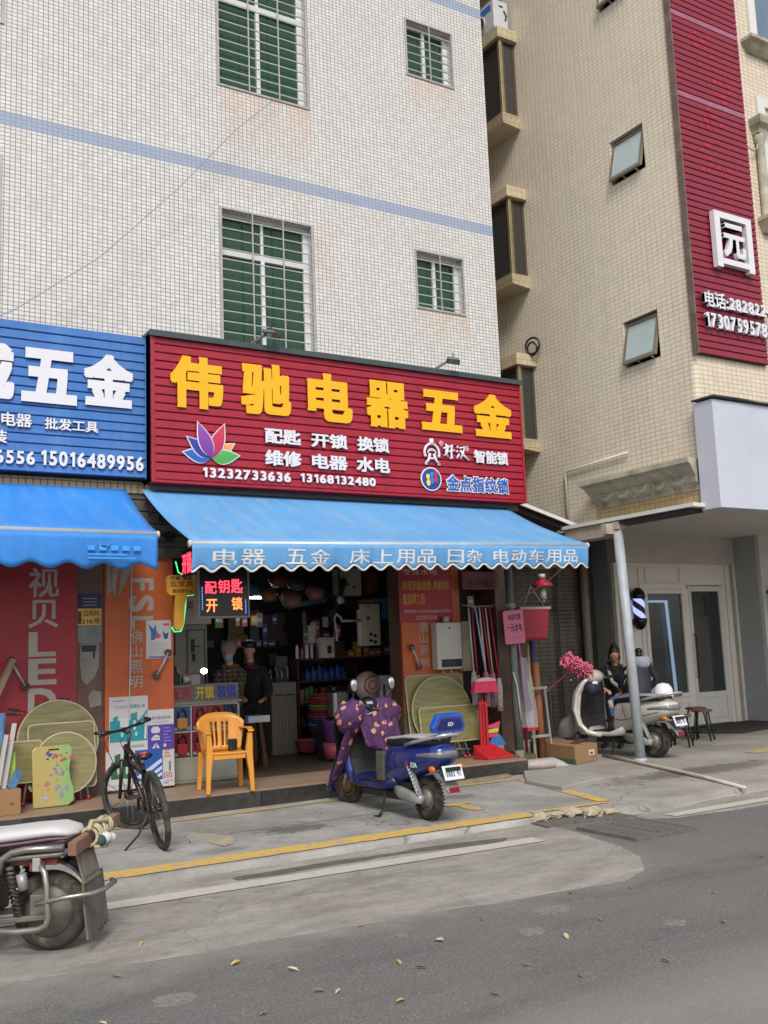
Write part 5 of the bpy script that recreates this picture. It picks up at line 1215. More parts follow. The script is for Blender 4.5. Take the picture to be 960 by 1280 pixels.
def sleeve(cy, s):
    rings = []
    for k in range(9):
        f = k / 8; a = math.sin(math.pi * min(1, .18 + f * .82)) ** .6
        rings.append([(xb - .05 - .02 * f + (.135 * a + .02 * math.sin(j * 1.9 + k) + .018 * math.sin(j * 4.1 - k * 1.7)) * math.cos(2 * math.pi * j / 16), cy + s * (-.13 + .34 * f), .99 - .03 * f + (.17 * a + .02 * math.sin(j * 2.7 + k) + .015 * math.sin(j * 5.3 + k * 2.1)) * math.sin(2 * math.pi * j / 16) - .05 * (1 - abs(math.cos(2 * math.pi * j / 16)))) for j in range(16)])
    return rings
qt = thing('scooter_quilt', 'purple wind quilt with peach shapes and black lining draped over the blue scooter handlebars', 'quilt', (5.31, 8.04, .066), R(92))
for s in (1, -1):
    b = MB(); b.loft(sleeve(s * .19, s)); P(b, 'sleeve', QUILT, qt)
b = MB(); b.grid(lambda u, v: (xb - .10 - .07 * math.sin(math.pi * u) * (1 - .4 * v) - .10 * v + .028 * math.sin(u * 19 + v * 5) * v + .015 * math.sin(u * 37 + v * 2), -.3 + .48 * u - .05 * v, 1.06 - .56 * v * (1 - .25 * u) - .05 * (1 - abs(2 * u - 1)) * (1 - v)), 22, 14); P(b, 'apron', QUILT, qt, thick=.02, fix=False)
b = MB(); b.grid(lambda u, v: (xb - .16 + .42 * v + .02 * math.sin(v * 7) - .03 * math.sin(math.pi * u), .12 + .16 * u + .12 * v - .05 * u * v, .93 - .70 * v + .03 * math.sin(u * 5)), 8, 18); P(b, 'flap', QUILT, qt, thick=.02, fix=False)
b = MB(); b.grid(lambda u, v: (xb - .02 + .3 * v + .05 * math.sin(u * 3), -.1 + .48 * u * (1 - .35 * v) + .02 * math.sin(v * 9 + u * 6), .95 - .62 * v), 14, 12); P(b, 'lining', LIN, qt, thick=.02, fix=False)
b = MB(); b.ell((xb - .08, .02, 1.03), (.09, .12, .1), n=12, m=8); b.cbox((xb - .16, .04, 1.06), (.02, .13, .08), rot=Matrix.Rotation(R(25), 4, 'Y')); b.tube([(xb - .14, .1, 1.08), (xb - .2, .05, 1.0), (xb - .17, -.06, .98), (xb - .1, -.1, 1.06)], .012, 6); P(b, 'dash_cover', BLKG, qt)
b = MB(); b.cbox((xb - .175, .05, 1.07), (.004, .07, .03), rot=Matrix.Rotation(R(25), 4, 'Y')); b.tube([(xb - .17, .0, 1.0), (xb - .2, .04, .97), (xb - .18, .09, .95)], .007, 5); P(b, 'dash_glint', SILV, qt)

IVORY = M('ivory_scooter_paint', '#b7b3aa', .25, var=.05, coat=.5, dirt='#8b857a', damt=.25)
ws = scooter('ivory white electric scooter standing behind the pale pole under the arcade', (10.22, 9.86, .09), 96, 1.32, IVORY, IVORY, M('grey_seat', '#8f8d8b', .6), RIMG, steer=R(-8), front_panel=IVORY, sw=1.42, mirrors=False)
ws.scale = (1.07, 1.12, 1.08)
b = MB()
for s in (1,): b.tube([(.72, s * .17, .26), (.90, s * .22, .29), (1.0, s * .265, .40), (1.05, s * .28, .58), (1.02, s * .255, .78), (.96, s * .19, .93), (.90, s * .08, 1.04)], [.03, .034, .034, .03, .028, .03, .035], 10)
b.ell((1.40, 0, .34), (.25, .11, .15), rot=Matrix.Rotation(R(25), 4, 'Y'))
b.ell((.95, 0, 1.0), (.12, .16, .10))
P(b, 'shield_edge', IVORY, ws)
mf = thing('handlebar_muff', 'dark blue padded muff on the left grip of the ivory scooter', 'muff', (10.28, 9.86, .09), R(93))
b = MB(); b.lathe([(.05, 0), (.085, .03), (.095, .12), (.09, .24), (.06, .27)], (.86, .20, .93), (-.25, 1, -.05), 16); P(b, 'muff', M('navy_muff', '#1b1d2b', .7, var=.2, bump=.3, bscale=20), mf)
b = MB(); b.ell((.78, .33, 1.0), (.02, .06, .035)); P(b, 'print', WHT, mf)
hm = thing('helmet', 'white open face helmet resting on the tail of the ivory scooter', 'helmet', (10.36, 9.78, .84))
b = MB(); b.lathe([(.02, .24), (.08, .225), (.12, .17), (.135, .09), (.13, .02), (.115, .0), (.0, .01)][::-1], n=20); P(b, 'shell', M('helmet_white', '#d2d2d0', .25, coat=.5), hm)
b = MB(); b.torus((0, 0, .015), (0, 0, 1), .122, .012, 20, 6); b.tube([(.1, .02, .0), (.05, .05, -.08), (-.1, .02, .0)], .008, 5); P(b, 'strap', BLK, hm)

# ---- old cargo motorcycle at the left edge (heading left and slightly away)
mt = thing('motorcycle', 'dusty old cargo motorcycle with white seat cover and torn mud flap at the left edge', 'motorcycle', (1.44, 6.24, .005), R(146))
GREYP = M('dusty_grey_panel', '#3f3e3c', .6, var=.25, scale=6, dirt='#7a7165', damt=.45)
DMET = M('dirty_metal', '#6c675f', .6, .4, var=.25, scale=9, dirt='#837561', damt=.5)
RUST = M('rusty_red_steel', '#7b4036', .7, .2, var=.3, scale=8, dirt='#5c4a3e', damt=.5)
wheel(mt, (0, 0, .225), .225, .055, DMET, TYRE2, spokes=3, tread=False)
wheel(mt, (1.28, 0, .225), .225, .05, DMET, TYRE2, spokes=5, tread=False)
b = MB(); b.lathe([(.14, -.05), (.15, .03), (.135, .06), (.06, .075), (.03, .1)], (0, .0, .225), (0, 1, 0), 28); P(b, 'brake_drum', M('dusty_drum', '#5f5a53', .6, .3, var=.2, scale=9, dirt='#857a6b', damt=.6), mt)
b = MB(); b.box(-.02, .085, .10, .115, .2, .335); b.cyl((-.0, .1, .32), (-.0, .13, .32), .02, n=8); P(b, 'axle_plate', DMET, mt, bevel=.006)
b = MB(); b.bar((-.02, .12, .215), (.36, .12, .19), .045, .03); b.bar((-.02, -.12, .215), (.36, -.12, .19), .045, .03); P(b, 'swing_arm', DMET, mt, bevel=.006)
b = MB(); b.tube([(.02, .16, .52), (-.03, .185, .47), (-.045, .195, .40), (-.05, .2, .3), (-.06, .2, .23), (-.045, .2, .185), (.0, .2, .165), (.12, .2, .155), (.33, .19, .165)], .018, 9); P(b, 'guard_tube', CHROME, mt)
b = MB(); b.tube([(.02, .2, .3), (-.15, .21, .335), (-.30, .17, .345), (-.345, .08, .35), (-.345, -.1, .35), (-.3, -.18, .345)], .015, 8); P(b, 'rear_loop', CHROME, mt)
b = MB(); b.tube([(-.14, .18, .605), (.08, .19, .6), (.16, .19, .585), (.22, .19, .55), (.235, .18, .47)], .021, 8); b.tube([(-.14, -.18, .605), (.08, -.19, .6), (.16, -.19, .585), (.22, -.19, .55), (.235, -.18, .47)], .021, 8); P(b, 'rack_rail', CHROME, mt)
b = MB(); b.tube([(-.16, .14, .58), (-.1, .16, .565), (.18, .17, .55), (.24, .16, .53)], .018, 8); b.tube([(-.16, -.14, .58), (-.1, -.16, .565), (.18, -.17, .55), (.24, -.16, .53)], .018, 8); b.box(-.13, -.11, -.16, .16, .545, .57); P(b, 'rack_lower_rail', CHROME, mt)
b = MB(); b.box(-.08, .2, -.13, .13, .50, .535); b.cbox((.03, .14, .50), (.09, .02, .06)); P(b, 'seat_frame', RUST, mt, bevel=.005)
b = MB(); b.box(.0, .045, .150, .185, .475, .55); P(b, 'tube_clamp', M('white_clamp', '#9a968f', .5), mt, bevel=.006)
for sy in (.135, -.135):
    b = MB(); b.cyl((.2, sy, .50), (.13, sy, .22), .012, n=8); b.cyl((.2, sy, .50), (.17, sy, .38), .026, n=10); cl = P(b, 'shock_absorber', DMET, mt)
    b = MB(); b.tube([(.2 - .065 * i / 90 + .032 * math.cos(i * .72), sy + .032 * math.sin(i * .72), .49 - .24 * i / 90) for i in range(91)], .0065, 5); P(b, 'spring', PLBLK, cl)
    b = MB(); b.cyl((.125, sy + .01, .46), (.105, sy + .01, .37), .03, n=12); P(b, 'reservoir', M('pale_reservoir', '#8d8d8b', .4, .3), cl)
SEATW = M('white_seat_cover', '#b9b7b6', .55, var=.06, scale=3, bump=.3, bscale=12)
b = MB(); b.loft([sup(-.17, .625, .10, .03), sup(-.12, .625, .15, .05), sup(.1, .61, .17, .06), sup(.45, .59, .16, .065), sup(.7, .6, .12, .06), sup(.78, .6, .06, .03)]); P(b, 'seat', PLBLK, mt)
b = MB(); b.loft([sup(-.175, .665, .06, .012), sup(-.14, .672, .13, .028), sup(-.05, .685, .165, .038), sup(.12, .672, .18, .042), sup(.3, .655, .178, .042), sup(.5, .648, .165, .04), sup(.7, .655, .12, .04), sup(.785, .65, .06, .02)]); sc_ = P(b, 'seat_cover', SEATW, mt)
b = MB(); b.tube([(-.17, .05, .655), (-.13, .135, .648), (-.04, .17, .65), (.12, .184, .634), (.3, .182, .617), (.5, .17, .612), (.7, .125, .62)], .009, 6); P(b, 'pink_piping', M('pink_piping', '#6a4655', .7), sc_)
b = MB(); b.loft([[(x, .15 + .01 * k, z) for x, z in ((.3, .54), (.95, .5), (.95, .32), (.62, .24), (.34, .26), (.25, .42))] for k in (0, 1.6)], smooth=False); b.loft([[(x, -.15 - .01 * k, z) for x, z in ((.3, .54), (.95, .5), (.95, .32), (.62, .24), (.34, .26), (.25, .42))] for k in (0, 1.6)], smooth=False); P(b, 'side_panel', GREYP, mt, bevel=.012)
b = MB(); b.box(.3, .95, -.13, .13, .22, .55); P(b, 'battery_box', PLBLK, mt, bevel=.02)
b = MB(); b.tube([(.29, .14, .53), (.27, .16, .42), (.26, .17, .3), (.3, .16, .22)], .007, 5); P(b, 'brown_cable', M('brown_cable', '#7d5f43', .7), mt)
b = MB(); b.ell((.38, .16, .2), (.06, .03, .05), n=9, m=6); b.tube([(.33, .17, .235), (.42, .2, .21), (.38, .17, .15), (.3, .17, .19)], .011, 5); P(b, 'rusty_pedal_hub', M('rust_clump', '#6b5039', .9, var=.4, scale=20, bump=1, bscale=60), mt)
b = MB(); b.grid(lambda u, v: (.275 * math.cos(R(60 + 85 * v)), (u - .5) * .19, .235 + .285 * math.sin(R(60 + 85 * v))), 4, 12); P(b, 'rear_fender', GREYP, mt, thick=.012, fix=False)
A = Matrix.Translation((-.2, 0, .50)) @ Matrix.Rotation(R(16), 4, 'Y')
b = MB(); b.box(-.012, .0, -.15, .13, -.12, .07, 0, A); b.box(-.018, -.012, -.12, .1, -.085, .045, 0, A); P(b, 'plate_holder', M('dusty_plate_holder', '#6a645b', .8, var=.15, dirt='#8a7f6e', damt=.5), mt, bevel=.008)
ragged = [(-.2, .41), (.14, .41), (.16, .24)] + [(.16 - .36 * k / 14, .085 + (.03 if k % 2 else .0) + .012 * math.sin(k * 2.3)) for k in range(15)]
b = MB(); b.prism([(y, z) for y, z in ragged], -.006, .006, 'yz', M4=Matrix.Translation((-.275, -.02, 0)) @ Matrix.Rotation(R(7), 4, 'Y')); P(b, 'mud_flap', M('dusty_mud_flap', '#5b5752', .85, var=.2, scale=5, dirt='#857b6c', damt=.6), mt)
b = MB(); b.bar((1.28, .1, .225), (1.08, .1, .75), .03, .03); b.bar((1.28, -.1, .225), (1.08, -.1, .75), .03, .03); b.cyl((1.1, 0, .7), (1.0, 0, 1.0), .03); P(b, 'front_fork', CHROME, mt)
b = MB(); b.tube([(.9, .36, 1.0), (.98, .2, 1.03), (1.0, 0, 1.0), (.98, -.2, 1.03), (.9, -.36, 1.0)], .013, 7); P(b, 'handlebar', CHROME, mt)
b = MB(); b.loft([sup(.72, .62, .1, .04), sup(.85, .62, .13, .1), sup(1.02, .66, .12, .12), sup(1.1, .72, .06, .06)]); P(b, 'tank_cover', GREYP, mt)
b = MB(); b.ell((1.14, 0, .85), (.07, .085, .085)); P(b, 'headlight', SILV, mt)
b = MB(); b.grid(lambda u, v: (1.28 + .265 * math.cos(R(20 + 130 * v)), (u - .5) * .13, .23 + .265 * math.sin(R(20 + 130 * v))), 4, 12); P(b, 'front_mudguard', GREYP, mt, thick=.01, fix=False)
b = MB(); b.tube([(.5, .12, .2), (.46, .22, .0)], .012, 6); P(b, 'side_stand', DMET, mt)
wd = thing('wooden_bar', 'brown wooden bar tied across the motorcycle rack with pale rope', 'wood', (1.44, 6.24, .005), R(146))
b = MB(); b.bar((-.20, .22, .60), (-.22, -.52, .65), .05, .075); P(b, 'bar', M('rough_brown_wood', '#7a5a47', .85, var=.25, scale=9, bump=.5, bscale=40), wd, bevel=.004)
b = MB()
for k in range(7):
    y = -.02 - .045 * k - (.02 if k % 2 else 0); b.torus((-.212 - .0005 * k, y, .622 + .0009 * k * 5), (.15 * (1 if k % 2 else -1), 1, .2), .05, .010, 16, 6)
b.tube([(-.24, .05, .68), (-.2, -.1, .70), (-.26, -.2, .69), (-.22, -.3, .7)], .014, 6); b.tube([(-.26, .0, .57), (-.28, -.15, .55), (-.25, -.28, .58)], .013, 6); P(b, 'rope', M('pale_tie_rope', '#a69b7c', .9, var=.2, scale=20), wd)
b = MB(); b.ell((-.28, -.12, .60), (.04, .06, .035)); b.ell((-.29, -.2, .585), (.03, .05, .03)); P(b, 'rag', M('white_rag', '#b9bcbb', .9), wd)
b = MB(); b.ell((-.27, -.06, .595), (.035, .04, .035)); P(b, 'green_cord', M('green_cord', '#2f4a40', .9), wd)

# ---- mountain bike leaning on its stand
bk = thing('mountain_bike', 'black mountain bike with orange red frame markings leaning on its kickstand', 'bicycle', (2.86, 8.42, .068), R(85))
Lm = Matrix.Rotation(R(-9), 4, 'X')                     # leans to its left
FRB = M('bike_black', '#17171a', .35, var=.2, scale=10, dirt='#4d4740', damt=.2)
t = NT('bike_black_orange'); v = t.obj(); X, Y, Z = t.xyz(v)
st_ = t.noise(t.comb(t.math('MULTIPLY', X, 14), 0, t.math('MULTIPLY', Z, 30)), 1.0, 3, .7); cc = t.mix(t.math('GREATER_THAN', st_, .61), hexc('#1a1416'), hexc('#b5402a')); t.base(cc); t.set(Roughness=.4)
FRO = t.m
W_ = 1.12; steer = R(36); r_ = .335
def pt(x, y, z): return Lm @ Vector((x, y, z))
BT_ = M('bike_tyre', '#2c2a28', .8, var=.15, scale=14, dirt='#6f685e', damt=.5, dscale=12)
wheel(bk, (0, 0, r_), r_, .026, FRB, BT_, L=Lm, thin=True)
wheel(bk, (W_, 0, r_), r_, .026, FRB, BT_, L=Lm, steer=steer, thin=True)
bbk, seat_top, head_lo, head_hi = (.43, 0, .3), (.27, 0, .74), (.93, 0, .70), (.885, 0, .82)
def tb(name, pts, r, mat, n=8):
    b = MB(); b.tube([Lm @ Vector(p) for p in pts], r, n); return P(b, name, mat, bk)
tb('down_tube', [bbk, head_lo], .023, FRO); tb('top_tube', [(.3, 0, .66), head_hi], .02, FRO); tb('seat_tube', [bbk, (.28, 0, .71)], .018, FRB); tb('head_tube', [head_lo, head_hi], .024, FRB)
b = MB()
for sy in (.06, -.06):
    b.tube([Lm @ Vector(p) for p in (bbk, (.3, sy * .8, .29), (0, sy, r_))], .011, 6); b.tube([Lm @ Vector(p) for p in ((.3, 0, .66), (.22, sy * .7, .55), (0, sy, r_))], .010, 6)
P(b, 'rear_stays', FRB, bk)
tb('seat_post', [(.285, 0, .7), seat_top], .014, SILV)
b = MB(); b.loft([[(x, y * w_, z + h_) for y, h_ in ((-1, -.012), (-.6, .012), (0, .02), (.6, .012), (1, -.012), (0, -.03))] for x, w_, z in ((.12, .05, .775), (.16, .075, .785), (.24, .07, .775), (.32, .035, .77), (.40, .018, .765), (.43, .008, .76))]); grip_of(b, Lm); s_ = P(b, 'saddle', FRB, bk)
b = MB(); b.loft([[(x, y * w_, z + h_) for y, h_ in ((-1, -.004), (-.5, .006), (.5, .006), (1, -.004))] for x, w_, z in ((.13, .03, .803), (.18, .045, .806), (.28, .03, .795))]); grip_of(b, Lm); P(b, 'saddle_stripe', M('pink_red', '#b23550', .5), s_)
S = Lm @ Matrix.Translation((W_ - .08, 0, 0)) @ Matrix.Rotation(steer, 4, 'Z') @ Matrix.Translation((-W_ + .08, 0, 0))
b = MB()
for sy in (.06, -.06): b.cyl(S @ Vector((W_, sy, r_)), S @ Vector((W_ - .10, sy, .68)), .016, .019)
b.cyl(S @ Vector((W_ - .10, .06, .68)), S @ Vector((W_ - .10, -.06, .68)), .018); P(b, 'fork', FRO, bk)
b = MB(); b.cyl(S @ Vector((W_ - .12, 0, .7)), S @ Vector((W_ - .19, 0, .92)), .015); b.cyl(S @ Vector((W_ - .19, 0, .92)), S @ Vector((W_ - .11, 0, .955)), .017); P(b, 'stem', FRB, bk)
b = MB(); b.tube([S @ Vector(p) for p in ((W_ - .17, .33, .985), (W_ - .12, .14, .965), (W_ - .11, 0, .955), (W_ - .12, -.14, .965), (W_ - .17, -.33, .985))], .013, 8); P(b, 'handlebar', FRB, bk)
for sy in (1, -1):
    b = MB(); b.cyl(S @ Vector((W_ - .17, sy * .33, .985)), S @ Vector((W_ - .14, sy * .21, .973)), .019, n=10); b.cyl(S @ Vector((W_ - .17, sy * .33, .985)), S @ Vector((W_ - .10, sy * .345, 1.0)), .014, n=8); P(b, 'grip', FRB, bk)
    b = MB(); b.tube([S @ Vector(p) for p in ((W_ - .13, sy * .17, .965), (W_ - .07, sy * .2, .95), (W_ - .1, sy * .3, .955))], .007, 5); P(b, 'brake_lever', PLBLK, bk)
b = MB(); b.tube([S @ Vector((W_ - .1, .16, .96)), S @ Vector((W_ + .04, .1, .85)), S @ Vector((W_ - .02, .07, .62))], .004, 5); b.tube([S @ Vector((W_ - .1, -.16, .96)), S @ Vector((W_ + .02, -.08, .84)), Lm @ Vector((.8, 0, .66))], .004, 5); P(b, 'cable', BLK, bk)
b = MB(); b.lathe([(.105, -.004), (.105, .004), (.07, .006), (.03, .012), (.03, -.012), (.07, -.006)], bbk, (0, 1, 0), 24); b.bar((.43, -.07, .3), (.53, -.07, .17), .025, .014); b.bar((.43, .07, .3), (.33, .07, .43), .025, .014); b.cbox((.54, -.12, .165), (.09, .08, .022)); b.cbox((.32, .12, .435), (.09, .08, .022)); b.v = [Lm @ p for p in b.v]; P(b, 'crankset', M('dull_crank', '#4a4845', .5, .6, var=.3, scale=15), bk)
b = MB(); b.lathe([(.055, -.01), (.05, .02), (.03, .03)], (0, -.045, r_), (0, -1, 0), 16); b.tube([(.0, -.07, .3), (.02, -.07, .2), (.0, -.06, .15)], .015, 6); b.torus((0, .04, r_), (0, 1, 0), .075, .004, 20, 5); b.v = [Lm @ p for p in b.v]; P(b, 'gears', M('dull_crank', '#4a4845', .5, .6), bk)
b = MB(); b.tube([Lm @ Vector((.08, .06, .32)), Lm @ Vector((.12, .16, .15)), Vector((.13, .30, .002))], .009, 6); P(b, 'kickstand', FRB, bk)
# ================================================================== SHOP FRONT BOARDS, POSTERS, SIGNS
ORB = M('orange_board', '#b0542a', .55, var=.1, scale=1.5, dirt='#7e3a22', damt=.45, dscale=3)
REDB = M('red_board', '#8d1f2b', .55, var=.1, scale=1.5, dirt='#691720', damt=.4, dscale=3)
GREYL = M('grey_print', '#9a938c', .6, var=.1)
PAPER = M('white_paper', '#b3b0b0', .7, var=.05)
INK = M('dark_ink', '#2b2a33', .7)
def col(name, h, r=.6): return M('c_' + name, h, r, var=.06)
def pr(b, x0, x1, z0, z1, y, mi=0, t_=.0012): b.box(x0, x1, y - t_, y, z0, z1, mi); return b
def crank(t_parent, pts, r=.014, mat=None):
    t = thing(*t_parent)
    b = MB(); b.tube(pts, r, 7); b.build('rod', mat or GALV, t)
    b = MB(); b.torus(pts[0], (0, 1, 0), .028, .014, 14, 6); b.torus(pts[-1], (0, 1, 0), .03, .014, 14, 6); b.build('eye', M('dark_iron', '#3f3c39', .6, .4, dirt='#6b6156'), t)
rb = thing('sign_board', 'tall red upright panel with grey characters and big letters LED beside the folded tables', 'sign', (2.34, 10.8, .3))
b = MB(); b.box(1.94, 2.73, 10.785, 10.826, .30, 2.96); b.build('board', REDB, rb, bevel=.004)
for ch, r in (('视', (2.23, 2.54, 2.355, 2.665)), ('贝', (2.23, 2.535, 2.035, 2.325)), ('L', (2.235, 2.51, 1.735, 1.99)), ('E', (2.235, 2.52, 1.445, 1.715)), ('D', (2.235, 2.525, 1.10, 1.41))): text(rb, ch, r, 10.784, .003, GREYL, .012 if ord(ch) > 999 else .022, 'character')
b = MB(); rnd = random.Random(5)
for cx, cz in ((2.08, 1.17), (2.60, 1.24)):
    for k in range(9): x = cx + rnd.uniform(-.09, .06); z = cz + rnd.uniform(-.035, .035); pr(b, x, x + rnd.uniform(.03, .08), z, z + rnd.uniform(.01, .03), 10.784 - .0003 * k)
o = b.build('painted_out_mark', BLK, rb); o['kind'] = 'stuff'
crank(('awning_crank', 'steel awning crank rod hanging on the red panel left of the letter E', 'crank', (2.1, 10.7, 1.5)), [(2.06, 10.74, 1.70), (2.12, 10.73, 1.58), (2.2, 10.74, 1.44)])
b = MB(); b.bar((1.86, 10.6, 1.28), (2.06, 10.66, 1.72), .05, .05); tag(b.build('steel_bar', M('beige_arm', '#8d7a62', .6, dirt='#5d5145')), 'beige steel awning arm slanting over the left edge of the red panel', 'arm')
# between the panels: notice, house number plate, torn bills
b = MB(); pr(b, 2.75, 3.0, 2.235, 2.39, 10.827, 0, .004)
for k in range(3): pr(b, 2.80, 2.95, 2.265 + .035 * k, 2.272 + .035 * k, 10.8225, 1)
tag(b.build('notice_plate', [col('navy', '#1d2550'), GREYL]), 'dark blue notice plate above the yellow house number plate', 'notice')
b = MB(); pr(b, 2.745, 3.0, 2.05, 2.232, 10.827, 0, .006); text(b, '边坝村', (2.80, 2.98, 2.15, 2.215), 10.8205, .001, None, .012, mi=1); text(b, '216号', (2.79, 2.985, 2.065, 2.125), 10.8205, .001, None, .012, mi=1); pr(b, 2.75, 2.785, 2.07, 2.2, 10.8203, 1)
tag(b.build('house_number_plate', [M('brass_plate', '#b48a3e', .4, .3, var=.15, scale=9), BLK], fix=False), 'yellow house number plate with black characters and 216 on the brown pier', 'plate')
b = MB(); pr(b, 2.745, 3.005, 1.865, 2.045, 10.827, 0, .003); tag(b.build('blank_bill', M('grey_bill', '#6f7678', .7, var=.2, scale=8)), 'blank grey bill pasted right under the house number plate', 'bill')
b = MB(); b.prism([(2.78, 1.86), (2.98, 1.86), (2.97, 1.6), (2.93, 1.5), (2.84, 1.42), (2.79, 1.48), (2.77, 1.66)], 10.823, 10.8275); b.prism([(2.9, 1.36), (3.0, 1.34), (3.0, 1.2), (2.88, 1.18), (2.86, 1.3)], 10.823, 10.8275); tag(b.build('torn_bill', M('torn_paper', '#7f7874', .8, var=.2, scale=9)), 'torn pale bill remains low on the brown pier', 'bill')
b = MB(); pr(b, 2.79, 2.94, 1.77, 1.84, 10.822, 0, .002); pr(b, 2.91, 2.93, 1.7, 1.77, 10.822, 0, .002); tag(b.build('black_scrawl', BLK), 'black painted scrawl over the torn bill on the pier', 'scrawl')
# orange panel with turned letters
ob = thing('sign_board', 'orange upright panel with sideways grey letters FSL and four characters left of the shop opening', 'sign', (3.4, 10.8, .3))
b = MB(); b.box(3.03, 3.795, 10.785, 10.826, .295, 2.96); b.build('board', ORB, ob, bevel=.004)
for ch, r in (('F', (3.30, 3.57, 2.42, 2.56)), ('S', (3.29, 3.57, 2.185, 2.37)), ('L', (3.305, 3.565, 2.0, 2.14))): text(ob, ch, r, 10.784, .003, GREYL, .022, 'character', rot=True)
for ch, r in (('佛', (3.31, 3.445, 1.845, 1.985)), ('山', (3.305, 3.435, 1.69, 1.82)), ('照', (3.3, 3.44, 1.52, 1.66)), ('明', (3.3, 3.44, 1.365, 1.49))): text(ob, ch, r, 10.784, .003, GREYL, .006, 'character')
b = MB(); b.bar((3.325, 10.77, 2.95), (3.285, 10.77, 1.05), .012, .01); tag(b.build('cord', PAPER), 'thin white cord hanging down the orange panel', 'cord')
tp = thing('torn_poster', 'torn white poster strips hanging from the top of the orange panel', 'poster', (3.15, 10.77, 2.6))
for poly in ([(3.04, 2.75), (3.09, 2.76), (3.1, 2.42), (3.05, 2.36)], [(3.11, 2.76), (3.2, 2.74), (3.16, 2.55), (3.13, 2.32), (3.1, 2.45)], [(3.21, 2.76), (3.34, 2.72), (3.26, 2.52), (3.17, 2.34), (3.19, 2.55)]):
    b = MB(); b.prism(poly, 10.762 + poly[0][0] * .004, 10.766 + poly[0][0] * .004); b.build('strip', M('old_poster_paper', '#8a8580', .8, var=.25, scale=10), tp)
crank(('awning_crank', 'steel awning crank rod hanging under the poster on the orange panel', 'crank', (3.66, 10.7, 1.6)), [(3.72, 10.75, 1.73), (3.66, 10.73, 1.62), (3.59, 10.75, 1.49)])
def poster(label, x0, x1, z0, z1, y, prints, group=None):
    """prints: (x0,x1,z0,z1,colour) in poster fractions, or a tuple starting with 'poly'"""
    t = thing('poster', label, 'poster', ((x0 + x1) / 2, y, z0))
    b = MB(); pr(b, x0, x1, z0, z1, y, 0, .003); b.build('sheet', PAPER, t)
    W_, H_ = x1 - x0, z1 - z0; mats = {}; y1 = y - .0035
    for k, p in enumerate(prints):
        c_ = p[-1]; mb = mats.setdefault(c_, MB()); yy = y1 - .00025 * k
        if p[0] == 'poly': mb.prism([(x0 + a * W_, z0 + d * H_) for a, d in p[1]], yy - .0012, yy)
        elif p[0] == 'text': text(mb, p[1], (x0 + p[2] * W_, x0 + p[3] * W_, z0 + p[4] * H_, z0 + p[5] * H_), yy, .001, None, .006)
        else: mb.box(x0 + p[0] * W_, x0 + p[1] * W_, yy - .0012, yy, z0 + p[2] * H_, z0 + p[3] * H_)
    for c_, mb in mats.items(): o = mb.build('print', col('p' + c_[1:], c_), t, fix=False); o['kind'] = 'stuff'
lines = lambda x0, x1, z0, n, dz, c_, h=.012: [(x0, x1 - .07 * (k % 3), z0 + dz * k, z0 + dz * k + h, c_) for k in range(n)]
poster('white poster with blue and pink shapes pinned to the orange panel', 3.48, 3.765, 1.67, 2.09, 10.782,
       [('poly', [(.08, .9), (.3, .78), (.38, .9), (.42, .7), (.55, .62), (.42, .55), (.3, .48), (.18, .5), (.2, .68)], '#2f5f9e'), ('poly', [(.38, .66), (.62, .6), (.5, .52), (.36, .55)], '#b9485e'), ('poly', [(.66, .72), (.78, .64), (.9, .68), (.86, .52), (.72, .5)], '#2a3f7e'), (.68, .92, .86, .92, '#c23a72')] + lines(.12, .9, .14, 6, .055, '#8d8f9c') + [(.1, .72, .02, .06, '#5a5f96')])
poster('teal and white poster with building shapes low on the orange panel', 3.07, 3.495, .70, 1.275, 10.78,
       [(0.02, .98, .17, .56, '#1f7f86'), ('poly', [(.1, .56), (.22, .56), (.22, .66), (.1, .62)], '#1f7f86'), ('poly', [(.55, .56), (.72, .56), (.72, .7), (.55, .68)], '#1f7f86'), ('poly', [(.78, .56), (.98, .56), (.98, .75)], '#1f7f86'), (.28, .5, .44, .6, '#b7bcbc'), (.62, .68, .38, .55, '#b7bcbc'), ('poly', [(.9, .2), (.95, .2), (.98, .6), (.93, .68)], '#b9bdbd'), ('text', '低碳生活', .52, .92, .78, .85, '#2f86a0'), ('text', '节能保', .12, .48, .78, .84, '#9aa5a8'), (.1, .4, .92, .935, '#6f7fa0'), (.3, .36, .26, .34, '#7fc0c0'), (.48, .54, .26, .34, '#7fc0c0'), (.66, .72, .26, .34, '#7fc0c0'), (.35, .9, .06, .1, '#7f9a86')])
poster('white and purple poster with small white icons at the right edge of the orange panel', 3.49, 3.785, .685, 1.115, 10.776,
       [(.0, 1, .0, .62, '#4a358a'), ('poly', [(.12, .5), (.2, .58), (.4, .58), (.48, .5), (.44, .42), (.16, .42)], '#b5b4c4'), (.14, .46, .24, .3, '#b5b4c4'), ('poly', [(.16, .32), (.3, .38), (.46, .34), (.46, .31), (.16, .31)], '#b5b4c4'), ('poly', [(.16, .04), (.3, .18), (.28, .04)], '#b5b4c4'), ('poly', [(.46, .04), (.32, .18), (.34, .04)], '#b5b4c4'), (.6, .7, .06, .14, '#b0aec6')] + lines(.6, .9, .2, 5, .08, '#8d86b8', .018) + [('text', '家庭服务', .14, .9, .76, .84, '#8a8a9c'), (.2, .8, .69, .71, '#a5a5b0')])
poster('white and green poster at the bottom left of the orange panel', 3.035, 3.35, .30, .70, 10.7795,
       [(.18, .98, .28, .72, '#1f5a36'), ('poly', [(.3, .72), (.5, .72), (.5, .95), (.3, .9)], '#1f5a36'), ('poly', [(.6, .72), (.8, .72), (.8, .85), (.6, .9)], '#1f5a36'), (.38, .5, .4, .6, '#a7b3aa'), (.68, .8, .4, .6, '#a7b3aa'), (.2, .8, .1, .13, '#8fa79a')])
